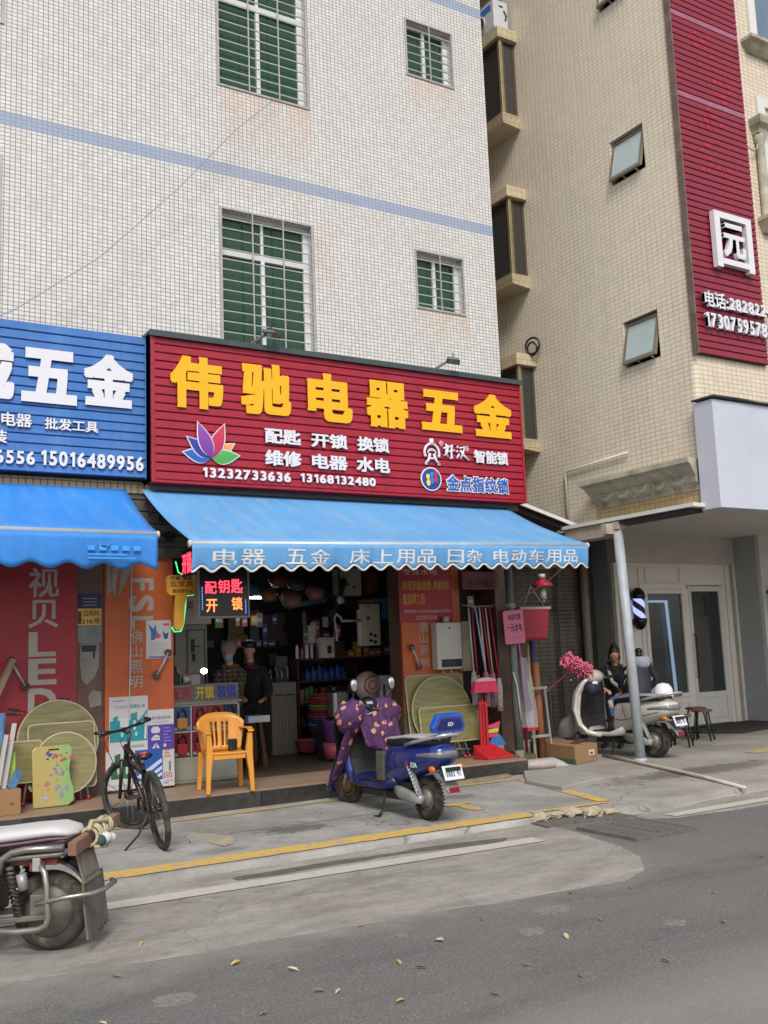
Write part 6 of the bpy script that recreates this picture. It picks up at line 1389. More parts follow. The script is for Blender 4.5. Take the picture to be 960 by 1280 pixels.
poster('blue poster with three slanted white stripes at the bottom of the orange panel', 3.352, 3.655, .305, .705, 10.7755,
       [(0, 1, .16, .98, '#1d4a94'), ('poly', [(.05, .28), (.95, .72), (.98, .62), (.2, .22)], '#aebccb'), ('poly', [(.3, .2), (.98, .53), (.98, .43), (.45, .18)], '#aebccb'), ('poly', [(.55, .18), (.98, .36), (.98, .27), (.7, .17)], '#aebccb'), (.1, .5, .86, .88, '#9fb3d6'), (.1, .55, .76, .79, '#9fb3d6'), ('poly', [(.05, .05), (.5, .15), (.5, .02)], '#6a5f9e')])
poster('narrow white poster with orange characters at the bottom right of the orange panel', 3.657, 3.79, .29, .69, 10.7805,
       [('text', '五', .08, .7, .78, .97, '#b9622e'), ('text', '四'.replace('四', '回'), .08, .8, .22, .36, '#b0452e'), (.55, .68, .4, .66, '#4a4a50'), (.1, .5, .08, .11, '#6a6f9a'), (.3, .9, .14, .16, '#7a7f9a')])
# key-shaped sign edged in green neon
ks = thing('key_sign', 'yellow key shaped sign edged with green neon beside the red LED board', 'sign', (3.75, 10.5, 1.9))
YB = 10.42
kp = rrect(3.60, 3.93, 2.345, 2.565, .05)
shaft = [(3.70, 2.37), (3.83, 2.37), (3.80, 2.22), (3.785, 2.02), (3.76, 1.975), (3.71, 1.965), (3.68, 2.0), (3.685, 2.2)]
b = MB(); b.prism(kp, YB, YB + .05); b.prism(shaft, YB + .002, YB + .048); b.build('plate', M('yellow_sign_plate', '#d09a2e', .5, var=.12, scale=4, dirt='#7d5b22'), ks)
b = MB(); text(b, '开锁 配匙', (3.64, 3.89, 2.515, 2.55), YB - .001, .002, None, .012); b.build('lettering', INK, ks, fix=False)
b = MB(); text(b, '五文具', (3.63, 3.9, 2.435, 2.50), YB - .001, .002, None, .006); text(b, '智能锁专业', (3.66, 3.89, 2.37, 2.41), YB - .001, .002, None, .006); b.build('lettering', M('red_print', '#8f2a1c', .5), ks, fix=False)
NEON = M('green_neon', '#46d77a', .4, emit=.9)
b = MB(); b.tube([(x, YB + .06, z) for x, z in ((3.72, 2.72), (3.75, 2.6), (3.8, 2.572), (3.93, 2.57), (3.945, 2.42), (3.92, 2.35), (3.835, 2.34), (3.825, 2.2), (3.80, 2.02), (3.77, 1.955), (3.70, 1.95), (3.67, 2.0))], .0075, 6); b.build('neon_tube', NEON, ks)
# LED boards
ld = thing('led_board', 'black LED board with glowing red and orange characters hanging in the shop opening', 'sign', (4.2, 10.2, 2.1))
LX0, LX1, LZ0, LZ1, LY = 3.885, 4.445, 2.10, 2.60, 10.2
b = MB(); b.box(LX0, LX1, LY, LY + .08, LZ0, LZ1); b.build('panel', BLKG, ld)
b = MB()
for q in ((LX0 - .02, LX0, LZ0 - .02, LZ1), (LX1, LX1 + .02, LZ0 - .02, LZ1), (LX0, LX1, LZ0 - .02, LZ0)): b.box(q[0], q[1], LY - .01, LY + .09, q[2], q[3])
b.build('frame', M('grey_led_frame', '#77777a', .4, .4), ld)
LR, LO, LB = M('led_red', '#ff3a4e', .4, emit=1.5), M('led_orange', '#ff7a3a', .4, emit=1.5), M('led_blue', '#5f8fff', .4, emit=1.2)
for ch, r, m_ in (('配', (3.95, 4.08, 2.345, 2.475), LR), ('钥', (4.10, 4.23, 2.35, 2.495), LR), ('匙', (4.25, 4.385, 2.35, 2.505), LR), ('开', (3.96, 4.085, 2.145, 2.285), LO), ('锁', (4.255, 4.38, 2.165, 2.305), LO)):
    b = MB(); text(b, ch, r, LY - .002, .004, None, .006); b.build('character', m_, ld, fix=False)
b = MB()
for k in range(12):
    b.cbox((3.915, LY - .004, 2.18 + k * .021), (.008, .004, .009))
    if k < 9: b.cbox((4.42, LY - .004, 2.13 + k * .018), (.008, .004, .008))
o = b.build('dot_row', LB, ld); o['kind'] = 'stuff'
l2 = thing('led_board', 'narrow LED board with red characters at the left end of the sky blue awning', 'sign', (3.5, 9.5, 2.5))
b = MB(); b.box(3.49, 3.54, 9.35, 9.65, 2.47, 2.74); b.build('panel', BLKG, l2)
A = Matrix.Translation((3.488, 9.5, 0)) @ Matrix.Rotation(R(-90), 4, 'Z')
b = MB(); text(b, '开锁', (-.13, .13, 2.5, 2.71), 0, .003, None, .006, M4=A); b.build('character', LR, l2, fix=False)
# right orange panel with red notice and heater
o2 = thing('sign_board', 'orange upright panel with four small grey characters behind the white water heater', 'sign', (7.2, 10.8, .3))
b = MB(); b.box(6.82, 7.745, 10.785, 10.826, .85, 2.96); b.build('board', ORB, o2, bevel=.004)
b = MB(); b.box(6.83, 7.74, 10.8, 10.826, .27, .85); b.build('grey_base', M('grey_skirting', '#77726b', .7, dirt='#55504a'), o2)
for ch, r in (('佛', (7.08, 7.22, 1.88, 2.01)), ('山', (7.08, 7.21, 1.74, 1.85)), ('照', (7.09, 7.21, 1.58, 1.70)), ('明', (7.09, 7.21, 1.43, 1.54))): text(o2, ch, r, 10.784, .003, GREYL, .006, 'character')
rn = thing('notice_board', 'red notice with yellow characters and a phone number above the water heater', 'notice', (7.2, 10.77, 2.0))
b = MB(); pr(b, 6.79, 7.62, 2.005, 2.75, 10.782, 0, .008); b.build('sheet', M('red_notice', '#941a24', .5, var=.05), rn)
for s_, r in (('水电安装维修、', (6.84, 7.32, 2.42, 2.55)), ('承接电焊,', (7.33, 7.6, 2.42, 2.55)), ('氩弧焊工程', (6.845, 7.19, 2.235, 2.38))):
    b = MB(); text(b, s_, r, 10.773, .002, None, .012); b.build('lettering', M('yellow_print', '#b98c2a', .5), rn, fix=False)
b = MB(); text(b, '维修焊13168132480(微信同号)'.replace('(微信同号)', '(同号)'), (6.86, 7.59, 2.12, 2.17), 10.773, .002, None, .006); text(b, '13232733636', (7.04, 7.36, 2.04, 2.09), 10.773, .002, None, .006); text(b, '专业水电', (6.86, 7.4, 2.62, 2.7), 10.773, .002, None, .006); b.build('lettering', M('pale_print', '#b5a99c', .5), rn, fix=False)
wh = thing('water_heater', 'white wall water heater with black vent hung on the orange panel', 'heater', (7.45, 10.7, 1.39))
b = MB(); b.rbox(-.205, .195, -.08, .075, .0, .60, .03, M4=Matrix.Translation((0, 0, 0))); b.build('casing', M('heater_white', '#a9a69d', .35, var=.03, dirt='#8d877a', damt=.2), wh, world=False)
b = MB(); b.box(-.15, .17, -.083, -.07, .03, .13); b.build('vent', BLKG, wh, world=False)
b = MB(); b.box(-.012, .012, -.0815, -.079, .52, .545); b.build('logo', INK, wh, world=False)
b = MB(); b.cyl((0, .0, .6), (0, .0, .68), .045, n=12); b.build('flue', GALV, wh, world=False)
b = MB(); b.cyl((.05, 0, -.06), (.05, 0, .0), .012, n=8); b.cyl((-.08, 0, -.05), (-.08, 0, .0), .012, n=8); b.build('pipe_stub', GALV, wh, world=False)
b = MB(); b.box(7.665, 7.80, 10.66, 10.76, 1.36, 2.0); tag(b.build('boxed_panel', M('beige_card', '#857a66', .7, var=.2, scale=6)), 'beige panel standing on edge just right of the white water heater', 'panel')
crank(('awning_crank', 'steel awning crank rod hanging left of the white water heater', 'crank', (7, 10.7, 1.6)), [(6.93, 10.74, 1.69), (6.98, 10.73, 1.58), (7.04, 10.75, 1.44)])
b = MB(); b.box(7.72, 8.32, 10.66, 10.69, 2.42, 2.66); text(b, '水电维修', (7.78, 8.28, 2.45, 2.56), 10.658, .002, None, .006, mi=1); tag(b.build('notice_strip', [M('faded_pink_red', '#6e2a35', .6), BLK], fix=False), 'faded dark red notice strip hanging above the mop handles', 'notice')
b = MB(); b.box(7.76, 8.38, 11.25, 11.3, .26, 2.98); tag(b.build('dark_opening_panel', M('dark_opening_panel', '#201d1b', .7)), 'dark panel standing for the shade of the opening behind the hanging mops', 'door')  # darkness of the opening behind the mops, painted as a near-black panel

# ================================================================== GOODS IN FRONT
def m_wood(name, c0, c1, ang=0.0, sc=1.0):
    t = NT(name); v = t.obj(); mp = t.n('Mapping'); t.l(v, mp.inputs[0]); mp.inputs['Rotation'].default_value = (0, ang, 0); mp.inputs['Scale'].default_value = (2.2 * sc, 2, 26 * sc)
    n = t.noise(mp.outputs[0], 1.0, 7, .65, .6); n2 = t.noise(v, 5, 4)
    c = t.mix(t.ramp(n, .3, .7), hexc(c0), hexc(c1)); c = t.mix(t.math('MULTIPLY', t.ramp(n2, .5, .8), .3), c, hexc('#5d5138')); t.base(c); t.set(Roughness=.45); return t.m
WOODS = [m_wood('olive_wood_a', '#5c5836', '#857d53', .15), m_wood('olive_wood_b', '#574f33', '#7d7150', 1.45), m_wood('olive_wood_c', '#605b38', '#8a8458', .7), m_wood('olive_wood_d', '#676037', '#857d4b', .05)]
EDGE = M('pale_table_edge', '#a39c7e', .5)
LEGM = M('table_leg_steel', '#a3a2a4', .3, .6)
REDF = M('red_foot_cap', '#a3202a', .5)
def table_top(label, poly, y, tilt, wood, legs, group='folded tables leaning on the shop fronts'):
    """folded table leaning against the wall: top seen flat on, legs folded behind it"""
    zb = min(p[1] for p in poly); cx = sum(p[0] for p in poly) / len(poly)
    t = thing('folding_table', label, 'table', (cx, y, .265), 0, group)
    A = Matrix.Translation((0, y, zb)) @ Matrix.Rotation(R(-tilt), 4, 'X') @ Matrix.Translation((0, 0, -zb))
    b = MB(); b.prism(poly, -.004, .012, M4=A); b.build('table_top', wood, t)
    b = MB(); n = len(poly); b.tube([A @ Vector((x, .004, z)) for x, z in poly], .011, 6, closed=True); b.build('edge_band', EDGE, t)
    for x0, x1 in legs:
        b = MB(); b.tube([A @ Vector((x0, .05, zb + .3)), Vector((x1, y + .02, .285))], .012, 7); lg = b.build('leg', LEGM, t)
        b = MB(); b.cyl((x1, y + .02, .266), (x1, y + .02, .31), .017, n=8); b.build('foot_cap', REDF, lg)
table_top('largest round folding table top, hindmost in the stack before the red panel', circ(2.52, .88, .405, 40), 10.62, 8, WOODS[0], [(2.4, 2.36)])
table_top('square folding table top with pale edge behind the small round one', rrect(2.21, 2.875, .40, 1.055, .05), 10.55, 8, WOODS[1], [(2.75, 2.80), (2.7, 2.72)])
table_top('wide rectangular folding table top cut off by the left picture edge', rrect(1.75, 2.33, .50, .90, .03), 10.52, 8, WOODS[3], [(2.24, 2.15)])
table_top('small round folding table top at the front, beside the printed board', circ(2.555, .66, .305, 36), 10.46, 9, WOODS[2], [(2.6, 2.63)])
table_top('square folding table top, hindmost of the stack under the water heater', rrect(6.82, 7.70, .50, 1.335, .07), 10.66, 7, WOODS[3], [(7.3, 7.42)])
table_top('round folding table top with slanting grain under the water heater', [(x, max(z, .6)) for x, z in circ(7.29, .86, .455, 40)], 10.60, 8, WOODS[2], [(7.4, 7.48)])
table_top('rectangular folding table top at the front under the water heater', rrect(6.90, 7.80, .49, .93, .04), 10.53, 8, WOODS[3], [(7.15, 7.2), (7.3, 7.55), (7.5, 7.62)])
b = MB(); b.tube([(7.1, 10.5, .42), (7.6, 10.5, .38)], .011, 6); b.tube([(7.05, 10.56, .36), (7.58, 10.56, .33)], .011, 6); tag(b.build('leg_crossbar', LEGM), 'steel cross bars of the folded legs below the front rectangular table top', 'bar')
kb = thing('printed_board', 'yellow and green printed children\'s table top leaning in front of the round tables', 'board', (2.4, 10.3, .27))
t = NT('kids_board_print'); v = t.obj(); X, Y, Z = t.xyz(v); n = t.noise(v, 9, 5)
t.base(t.mix(t.ramp(t.math('ADD', X, t.math('MULTIPLY', n, .1)), .05, .16), hexc('#9c8c4e'), hexc('#76985c'))); t.set(Roughness=.35)
out = [(2.19, .27), (2.52, .27), (2.58, .31), (2.585, .42), (2.555, .52), (2.545, .62), (2.575, .76), (2.58, .82), (2.55, .855), (2.23, .855), (2.19, .82)]
A = Matrix.Translation((0, 10.28, .27)) @ Matrix.Rotation(R(-9), 4, 'X') @ Matrix.Translation((0, 0, -.27))
b = MB(); b.prism(out, -.012, .012, M4=A); b.build('board', t.m, kb, bevel=.008)
b = MB(); b.box(2.35, 2.45, -.016, -.0125, .81, .825, 0, A); b.build('hand_slot', BLK, kb)
rnd = random.Random(11)
for nm, c_, cx, cz, n_ in (('red', '#9c3a44', 2.47, .74, 14), ('blue', '#35447e', 2.33, .75, 8), ('violet', '#6d6690', 2.43, .6, 16), ('grey', '#77788a', 2.47, .42, 14), ('rose', '#a3556a', 2.31, .46, 6), ('pale', '#8d96b0', 2.3, .36, 7)):
    b = MB()
    for k in range(n_):
        x, z = cx + rnd.gauss(0, .035), cz + rnd.gauss(0, .035); r_ = rnd.uniform(.006, .02)
        b.prism(circ(x, z, r_, 7, r_ * rnd.uniform(.5, 1.3)), -.0135 - .0002 * k, -.0125, M4=A)
    o = b.build('print', col('kb' + nm, c_), kb); o['kind'] = 'stuff'
CARD = M('cardboard', '#8a6a48', .8, var=.1, scale=5, dirt='#735739', damt=.3)
TAPE = M('packing_tape', '#99794f', .35)
cb = thing('cardboard_box', 'small cardboard box at the left picture edge beside the leaning tables', 'box', (1.9, 10.2, .265))
b = MB(); b.box(1.62, 2.03, 10.05, 10.4, .266, .50); b.build('box', CARD, cb, bevel=.004)
b = MB(); b.box(1.78, 1.84, 10.047, 10.05, .267, .5); b.build('tape', TAPE, cb)
b = MB(); b.box(1.93, 1.97, 10.0465, 10.0495, .36, .38); b.build('print', M('red_print', '#8f2a1c'), cb)
gd = thing('wiper_bundle', 'bundle of white and lime plastic blades standing in the left cardboard box', 'goods', (1.95, 10.25, .5))
b = MB(); b.bar((1.90, 10.2, .5), (2.0, 10.24, 1.1), .05, .02); b.bar((1.84, 10.18, .5), (1.92, 10.2, 1.0), .05, .02); b.build('white_blade', PAPER, gd)
b = MB(); b.bar((1.99, 10.26, .5), (2.0, 10.3, .82), .05, .02); b.build('lime_blade', M('lime_plastic', '#86ad35', .5), gd)
b = MB(); b.bar((1.96, 10.15, .5), (2.03, 10.16, .66), .06, .06); b.bar((1.88, 10.3, .9), (1.9, 10.32, 1.2), .07, .03); b.build('blue_pack', M('blue_pack', '#4a6f92', .4, var=.3, scale=14), gd)
b = MB(); b.box(1.84, 2.02, 10.33, 10.35, 1.0, 1.1); b.build('dark_red_pack', M('dark_red_pack', '#5e1a24', .5), gd)
# orange plastic chair
ch = thing('plastic_chair', 'orange plastic armchair on the tan ledge in front of the padlock counter', 'chair', (4.1, 10.08, .266), R(-8))
OR = M('orange_plastic', '#c9872f', .4, var=.06, scale=4, dirt='#9a6423', damt=.25)
b = MB(); b.grid(lambda u, v: ((u - .5) * (.44 - .04 * v), -.21 + .42 * v, .40 - .025 * math.sin(math.pi * u) * math.sin(math.pi * v) - .015 * v), 12, 10); b.build('seat', OR, ch, world=False, thick=.02, fix=False)
b = MB(); b.grid(lambda u, v: ((u - .5) * (.42 + .10 * v), .20 + .07 * v - .10 * abs(2 * u - 1) ** 3 * (.5 + .5 * v), .40 + .40 * v - .10 * abs(2 * u - 1) ** 3.5 * v), 20, 8); b.f = [f for i, f in enumerate(b.f) if not (1 <= i // 20 <= 5 and (i % 20) in (6, 8, 11, 13))]; b.mi = b.mi[:len(b.f)]; b.sm = b.sm[:len(b.f)]
b.build('backrest', OR, ch, world=False, thick=.018, fix=False)
for s in (-1, 1):
    b = MB(); b.loft([[(s * .20 - .026, -.20, z0), (s * .20 + .026, -.20, z0), (s * .20 + .026, -.14, z0), (s * .20 - .026, -.14, z0)] if False else [(s * (.205 + .03 * k) - w, -.21 - .02 * k, z0), (s * (.205 + .03 * k) + w, -.21 - .02 * k, z0), (s * (.205 + .03 * k) + w, -.21 - .02 * k + d, z0), (s * (.205 + .03 * k) - w, -.21 - .02 * k + d, z0)] for z0, k, w, d in ((.0, 1, .022, .04), (.2, .7, .026, .05), (.38, .2, .035, .07), (.42, .2, .035, .07), (.60, .5, .024, .05))], smooth=False); b.build('leg', OR, ch, world=False, bevel=.008)
    b = MB(); b.loft([[(s * (.2 + .03 * k) - w, .17 + .04 * k, z0), (s * (.2 + .03 * k) + w, .17 + .04 * k, z0), (s * (.2 + .03 * k) + w, .17 + .04 * k + d, z0), (s * (.2 + .03 * k) - w, .17 + .04 * k + d, z0)] for z0, k, w, d in ((.0, 1, .022, .04), (.2, .6, .026, .05), (.395, .1, .035, .06))], smooth=False); b.build('leg', OR, ch, world=False, bevel=.008)
    b = MB(); b.grid(lambda u, v: (s * (.225 + .025 * math.sin(math.pi * v)) + (u - .5) * .06, -.235 + .46 * v, .615 + .025 * math.sin(math.pi * v) + .08 * max(0, v - .75)), 4, 10); b.build('armrest', OR, ch, world=False, thick=.016, fix=False)
b = MB(); b.box(-.17, .17, -.205, -.19, .34, .40); b.build('front_apron', OR, ch, world=False, bevel=.005)
b = MB(); b.rbox(4.20, 4.30, 10.20, 10.26, .655, .78, .025); tag(b.build('black_bag', M('black_bag', '#17161a', .5, var=.2)), 'small black bag standing on the orange chair seat', 'bag')
# broom, dustpan, dusters
br_ = thing('broom', 'pink broom with red handle standing bristles up beside the mop handles', 'broom', (7.75, 10.35, .27))
b = MB(); b.cyl((7.74, 10.38, .35), (7.76, 10.42, 1.25), .012, n=8); b.build('handle', REDF, br_)
b = MB(); b.loft([[(7.75 - w, 10.30, z), (7.75 + w, 10.30, z), (7.75 + w, 10.36, z), (7.75 - w, 10.36, z)] for w, z in ((.17, 1.225), (.15, 1.25), (.05, 1.27))], smooth=False); b.build('head', M('pink_broom_head', '#b98a92', .5), br_)
b = MB(); b.loft([[(7.75 - w + .012 * math.sin(k * 9), 10.29 + d, z) for k, w in ((0, w0), (1, w0 * .5), (2, 0), (3, -w0 * .5), (4, -w0))] + [(7.75 + w, 10.37 - d, z) for w in (w0, w0 * .5, 0, -w0 * .5, -w0)] for z, w0, d in ((1.225, .165, .012), (1.15, .185, .004), (1.085, .20, .0))], smooth=False); b.build('bristles', M('pink_bristles', '#b02a4a', .8, var=.25, scale=40, bump=.8, bscale=150), br_)
dp = thing('dustpan', 'red long handled dustpan standing on the ledge by the dark pole', 'dustpan', (7.78, 10.3, .266))
RP = M('red_plastic', '#a01720', .4, var=.08, scale=5)
b = MB(); b.box(7.64, 7.675, 10.32, 10.35, .34, .97); b.box(7.735, 7.77, 10.32, 10.35, .34, .97); b.box(7.675, 7.735, 10.325, 10.345, .93, .97); b.box(7.675, 7.735, 10.325, 10.345, .55, .58); b.box(7.69, 7.72, 10.325, 10.345, .3, .93); b.build('handle', RP, dp, bevel=.006)
b = MB(); b.loft([[(7.54, 10.36, .267), (7.86, 10.36, .267), (7.86, 10.36, .44), (7.54, 10.36, .44)][::1], [(7.55, 10.30, .267), (7.9, 10.30, .267), (7.9, 10.30, .40), (7.55, 10.30, .40)], [(7.6, 10.14, .268), (8.02, 10.14, .268), (8.02, 10.14, .29), (7.6, 10.14, .29)]], smooth=False); b.build('pan', RP, dp, bevel=.008)
fd = thing('dusters', 'fan of pink, lime and blue plastic brushes behind the red dustpan', 'brush', (7.9, 10.4, .27))
for k, (c_, x, z) in enumerate((('#b8325e', 7.92, .66), ('#a8b32e', 7.91, .60), ('#b8325e', 7.90, .54))):
    b = MB(); b.prism([(x - .12, z - .04), (x + .08, z - .03), (x + .1, z + .045), (x - .1, z + .0)], 10.40 + .012 * k, 10.41 + .012 * k); b.build('brush', col('d' + c_[1:], c_), fd)
b = MB(); b.prism([(7.84, .40), (8.12, .40), (8.06, .5), (7.98, .58), (7.9, .5)], 10.43, 10.45); b.build('blue_brush', M('blue_brush', '#23629a', .5), fd)
b = MB(); b.box(7.88, 8.06, 10.4, 10.5, .27, .4); b.build('holder', M('pinkish_box', '#7d6a62', .6), fd)
# mop handles hanging from a hook rail
mr = thing('hook_rail', 'thin wire hook rail carrying the row of mop handles', 'rail', (7.9, 10.55, 2.2))
b = MB(); b.tube([(7.60, 10.55, 2.215), (7.75, 10.5, 2.18), (8.15, 10.45, 2.2)], .008, 6)
for k in range(9): b.torus((7.66 + k * .055, 10.48, 2.185), (1, 0, .2), .018, .004, 10, 4)
b.build('wire', CHROME, mr)
for k, (x, c_, dx, zb, lab) in enumerate(((7.655, '#a5a29c', .02, 1.35, 'white handled mop hanging first from the left on the hook rail'), (7.705, '#8c1f33', .03, 1.3, 'dark red handled mop hanging second from the left on the hook rail'), (7.765, '#8fa5b5', .10, 1.34, 'pale blue handled mop slanting in the middle of the hook rail'), (7.83, '#b5b1ad', .04, 1.32, 'grey handled mop in the middle of the hook rail'), (7.875, '#96202e', .07, 1.3, 'red handled mop hanging third from the right on the hook rail'), (7.93, '#a89c8c', .05, 1.32, 'beige handled mop hanging second from the right on the hook rail'), (7.995, '#a3203a', .08, 1.25, 'bright red handled mop hanging at the right end of the hook rail'))):
    t = thing('mop', lab, 'mop', (x, 10.46, zb), 0, 'mops on the hook rail')
    b = MB(); b.cyl((x, 10.47, 2.17), (x + dx, 10.45, zb), .0115, n=8); b.build('handle', M('mop_' + c_[1:], c_, .4), t)
    b = MB()
    for j in range(10):
        a = 2 * math.pi * j / 10; b.tube([(x + dx + .015 * math.cos(a), 10.45 + .015 * math.sin(a), zb), (x + dx + .03 * math.cos(a), 10.45 + .03 * math.sin(a), zb - .12), (x + dx + .028 * math.cos(a + .3), 10.45 + .028 * math.sin(a + .3), zb - .42)], .012, 5)
    o = b.build('mop_strands', M(('mophead_white', 'mophead_grey', 'mophead_pink')[k % 3], ('#8f8a86', '#5c5856', '#9a5562')[k % 3], .9, var=.3, scale=20), t); o['kind'] = 'stuff'
# pole side: pink hand-written card, red bucket, lamp, rods, bags
pc = thing('price_card', 'pink hand lettered card tied to the dark awning pole', 'card', (8.2, 10.2, 1.7))
A = Matrix.Translation((8.19, 10.22, 1.9)) @ Matrix.Rotation(R(-3), 4, 'Y')
b = MB(); b.prism(rrect(-.165, .165, -.215, .215, .025), -.004, .004, M4=A); b.build('card', M('pink_card', '#b8627a', .5, var=.04), pc)
b = MB(); text(b, '本店代理', (-.09, .12, .09, .17), -.0045, .0015, None, .012, M4=A); text(b, '一元水管', (-.12, .13, -.06, .05), -.0045, .0015, None, .012, M4=A) if False else text(b, '一元水电', (-.12, .13, -.06, .05), -.0045, .0015, None, .012, M4=A); b.box(-.02, .1, -.006, -.0045, -.14, -.135, 0, A); b.build('lettering', INK, pc, fix=False)
bk_ = thing('bucket', 'red square plastic bucket hanging behind the pink card', 'bucket', (8.75, 10.6, 1.7))
b = MB(); b.loft([[(8.74 - w, 10.6 - d, z), (8.74 + w, 10.6 - d, z), (8.74 + w, 10.6 + d, z), (8.74 - w, 10.6 + d, z)] for w, d, z in ((.19, .13, 1.72), (.22, .15, 1.76), (.26, .17, 2.15))], smooth=False); b.build('body', M('red_bucket', '#8f1d33', .4, var=.1, scale=4), bk_, bevel=.03)
b = MB(); b.loft([[(8.74 - w, 10.6 - d, z), (8.74 + w, 10.6 - d, z), (8.74 + w, 10.6 + d, z), (8.74 - w, 10.6 + d, z)] for w, d, z in ((.27, .18, 2.13), (.275, .185, 2.17))], smooth=False); b.build('rim', M('pinkish_rim', '#a0808a', .5), bk_, bevel=.01)
b = MB(); b.tube([(8.55, 10.45, 2.15), (8.74, 10.5, 2.45), (8.93, 10.45, 2.15)], .006, 5); b.build('string', GREYL, bk_)
la = thing('pendant_lamp', 'red enamel shade lamp hanging above the red bucket', 'lamp', (8.95, 10.5, 2.3))
b = MB(); b.lathe([(.04, .10), (.06, .07), (.13, .03), (.14, .0), (.13, -.015), (.05, -.03), (.03, -.02)], (8.95, 10.5, 2.46), n=24); b.build('shade', M('red_enamel', '#9c1a30', .2, coat=.5), la)
b = MB(); b.cyl((8.95, 10.5, 2.56), (8.95, 10.5, 2.62), .05, n=14); b.build('cap', GALV, la)
b = MB(); b.cyl((8.95, 10.5, 2.27), (8.95, 10.5, 2.44), .048, n=14); b.build('bulb_sleeve', M('clear_white_sleeve', '#8f8c90', .3), la)
b = MB(); b.cyl((8.95, 10.5, 2.19), (8.95, 10.5, 2.27), .05, n=14); b.build('dark_band', M('dark_blue_band', '#22243c', .4), la)
rk = thing('rod_rack', 'worn grey steel rack holding wooden rods and rolls beside the alley', 'rack', (8.88, 10.75, .09))
b = MB()
for x, x2 in ((8.72, 8.78), (9.0, 9.08)):
    for y in (10.65, 10.9): b.bar((x, y, 1.07), (x2, y, .09), .025, .025)
for z in (1.06, .42): b.box(8.72, 9.05, 10.64, 10.665, z, z + .035); b.box(8.72, 9.05, 10.89, 10.915, z, z + .035)
b.build('frame', M('flaking_grey_paint', '#8b8b86', .7, var=.2, scale=12, dirt='#6b5541', damt=.5), rk)
for k, (x, y, r_, h_, c_, lab) in enumerate(((8.80, 10.72, .022, 1.95, '#a08156', 'tall pale wooden rod standing at the left of the grey rack'), (8.86, 10.8, .03, 1.5, '#9c7048', 'tan wooden rod standing in the middle of the grey rack'), (8.97, 10.78, .055, 1.42, '#8a5632', 'thick brown cardboard roll standing at the right of the grey rack'), (8.76, 10.85, .02, 1.6, '#8a1f2a', 'thin red rod standing at the back of the grey rack'), (9.0, 10.86, .04, 1.75, '#3c3f66', 'dark blue wrapped roll standing at the back right of the grey rack'))):
    b = MB(); b.cyl((x + .04, y, .1), (x, y, h_), r_, n=12); tag(b.build('rod', M('rod_' + c_[1:], c_, .6, var=.15, scale=6)), lab, 'rod', 'rods in the grey rack')
mb_ = thing('bagged_mop', 'purple and green mop in a clear plastic bag hanging beside the dark pole', 'mop', (8.5, 10.5, .7))
b = MB(); b.tube([(8.46, 10.5, 1.75), (8.5, 10.5, 1.4), (8.58, 10.5, .8)], [.02, .045, .05], 8); b.build('strands', M('purple_strands', '#5d3a66', .8, var=.3, scale=20), mb_)
b = MB(); b.tube([(8.43, 10.47, 1.8), (8.5, 10.46, 1.2)], .018, 6); b.build('pink_strand', M('pink_strand', '#a85a88', .8), mb_); b = MB(); b.tube([(8.55, 10.45, 1.2), (8.6, 10.45, .85)], .014, 6); b.build('green_strand', M('green_strand', '#6f8f3a', .8), mb_)
b = MB(); b.loft([[(8.53 - w + dx, 10.43, z), (8.53 + w + dx, 10.43, z), (8.53 + w + dx, 10.55, z), (8.53 - w + dx, 10.55, z)] for w, dx, z in ((.05, -.04, 1.5), (.09, .0, 1.2), (.1, .04, .75), (.09, .05, .58))], smooth=False); b.build('bag', M('clear_bag', '#c9c2ca', .15, alpha=.3), mb_)
b = MB(); b.box(8.5, 8.66, 10.44, 10.54, .54, .59); b.build('red_base', REDF, mb_)
bx = thing('cardboard_box', 'long cardboard box with green band lying by the pale canopy pole', 'box', (9.25, 10.65, .09))
q = [(8.98, 10.09), (9.48, 10.2), (9.58, 11.22), (9.1, 11.15)]
b = MB(); b.prism(q, .092, .325, 'xy'); b.build('box', CARD, bx, bevel=.006)
cx, cy = sum(p[0] for p in q) / 4, sum(p[1] for p in q) / 4
qq = [(cx + (x - cx) * 1.006, cy + (y - cy) * 1.003) for x, y in q]
b = MB(); b.prism([qq[3], qq[0], (qq[0][0] + .02, qq[0][1]), (qq[3][0] + .02, qq[3][1])], .094, .155, 'xy'); b.build('green_band', M('green_band', '#3d5c40', .7), bx)
b = MB(); b.prism([(9.28, 10.150), (9.4, 10.176), (9.4, 10.186), (9.28, 10.16)], .18, .25, 'xy'); b.build('label', PAPER, bx)
b = MB(); b.prism([(9.31, 10.154), (9.36, 10.165), (9.36, 10.18), (9.31, 10.17)], .195, .225, 'xy'); b.build('bar_code', INK, bx)
b = MB(); b.prism([(9.235, 10.14), (9.265, 10.148), (9.36, 11.2), (9.33, 11.195)], .3255, .3275, 'xy'); b.build('tape', TAPE, bx)
b = MB(); b.bar((9.2, 10.35, .335), (9.62, 10.6, .345), .12, .006); b.build('flap', M('dark_flap', '#3d352d', .8), bx)
bg = thing('wrapped_bundle', 'bundle of sticks in clear plastic lying at the foot of the dark pole', 'bundle', (8.4, 10.05, .09))
b = MB()
for k in range(8): b.cyl((8.0 + .02 * (k % 3), 9.98 + .035 * (k // 3) + .16, .12 + .03 * (k % 3)), (8.42 + .02 * (k % 3), 9.84 + .035 * (k // 3), .12 + .03 * (k % 3)), .02, n=6)
b.build('sticks', M('brown_sticks', '#7a6250', .8, var=.2), bg)
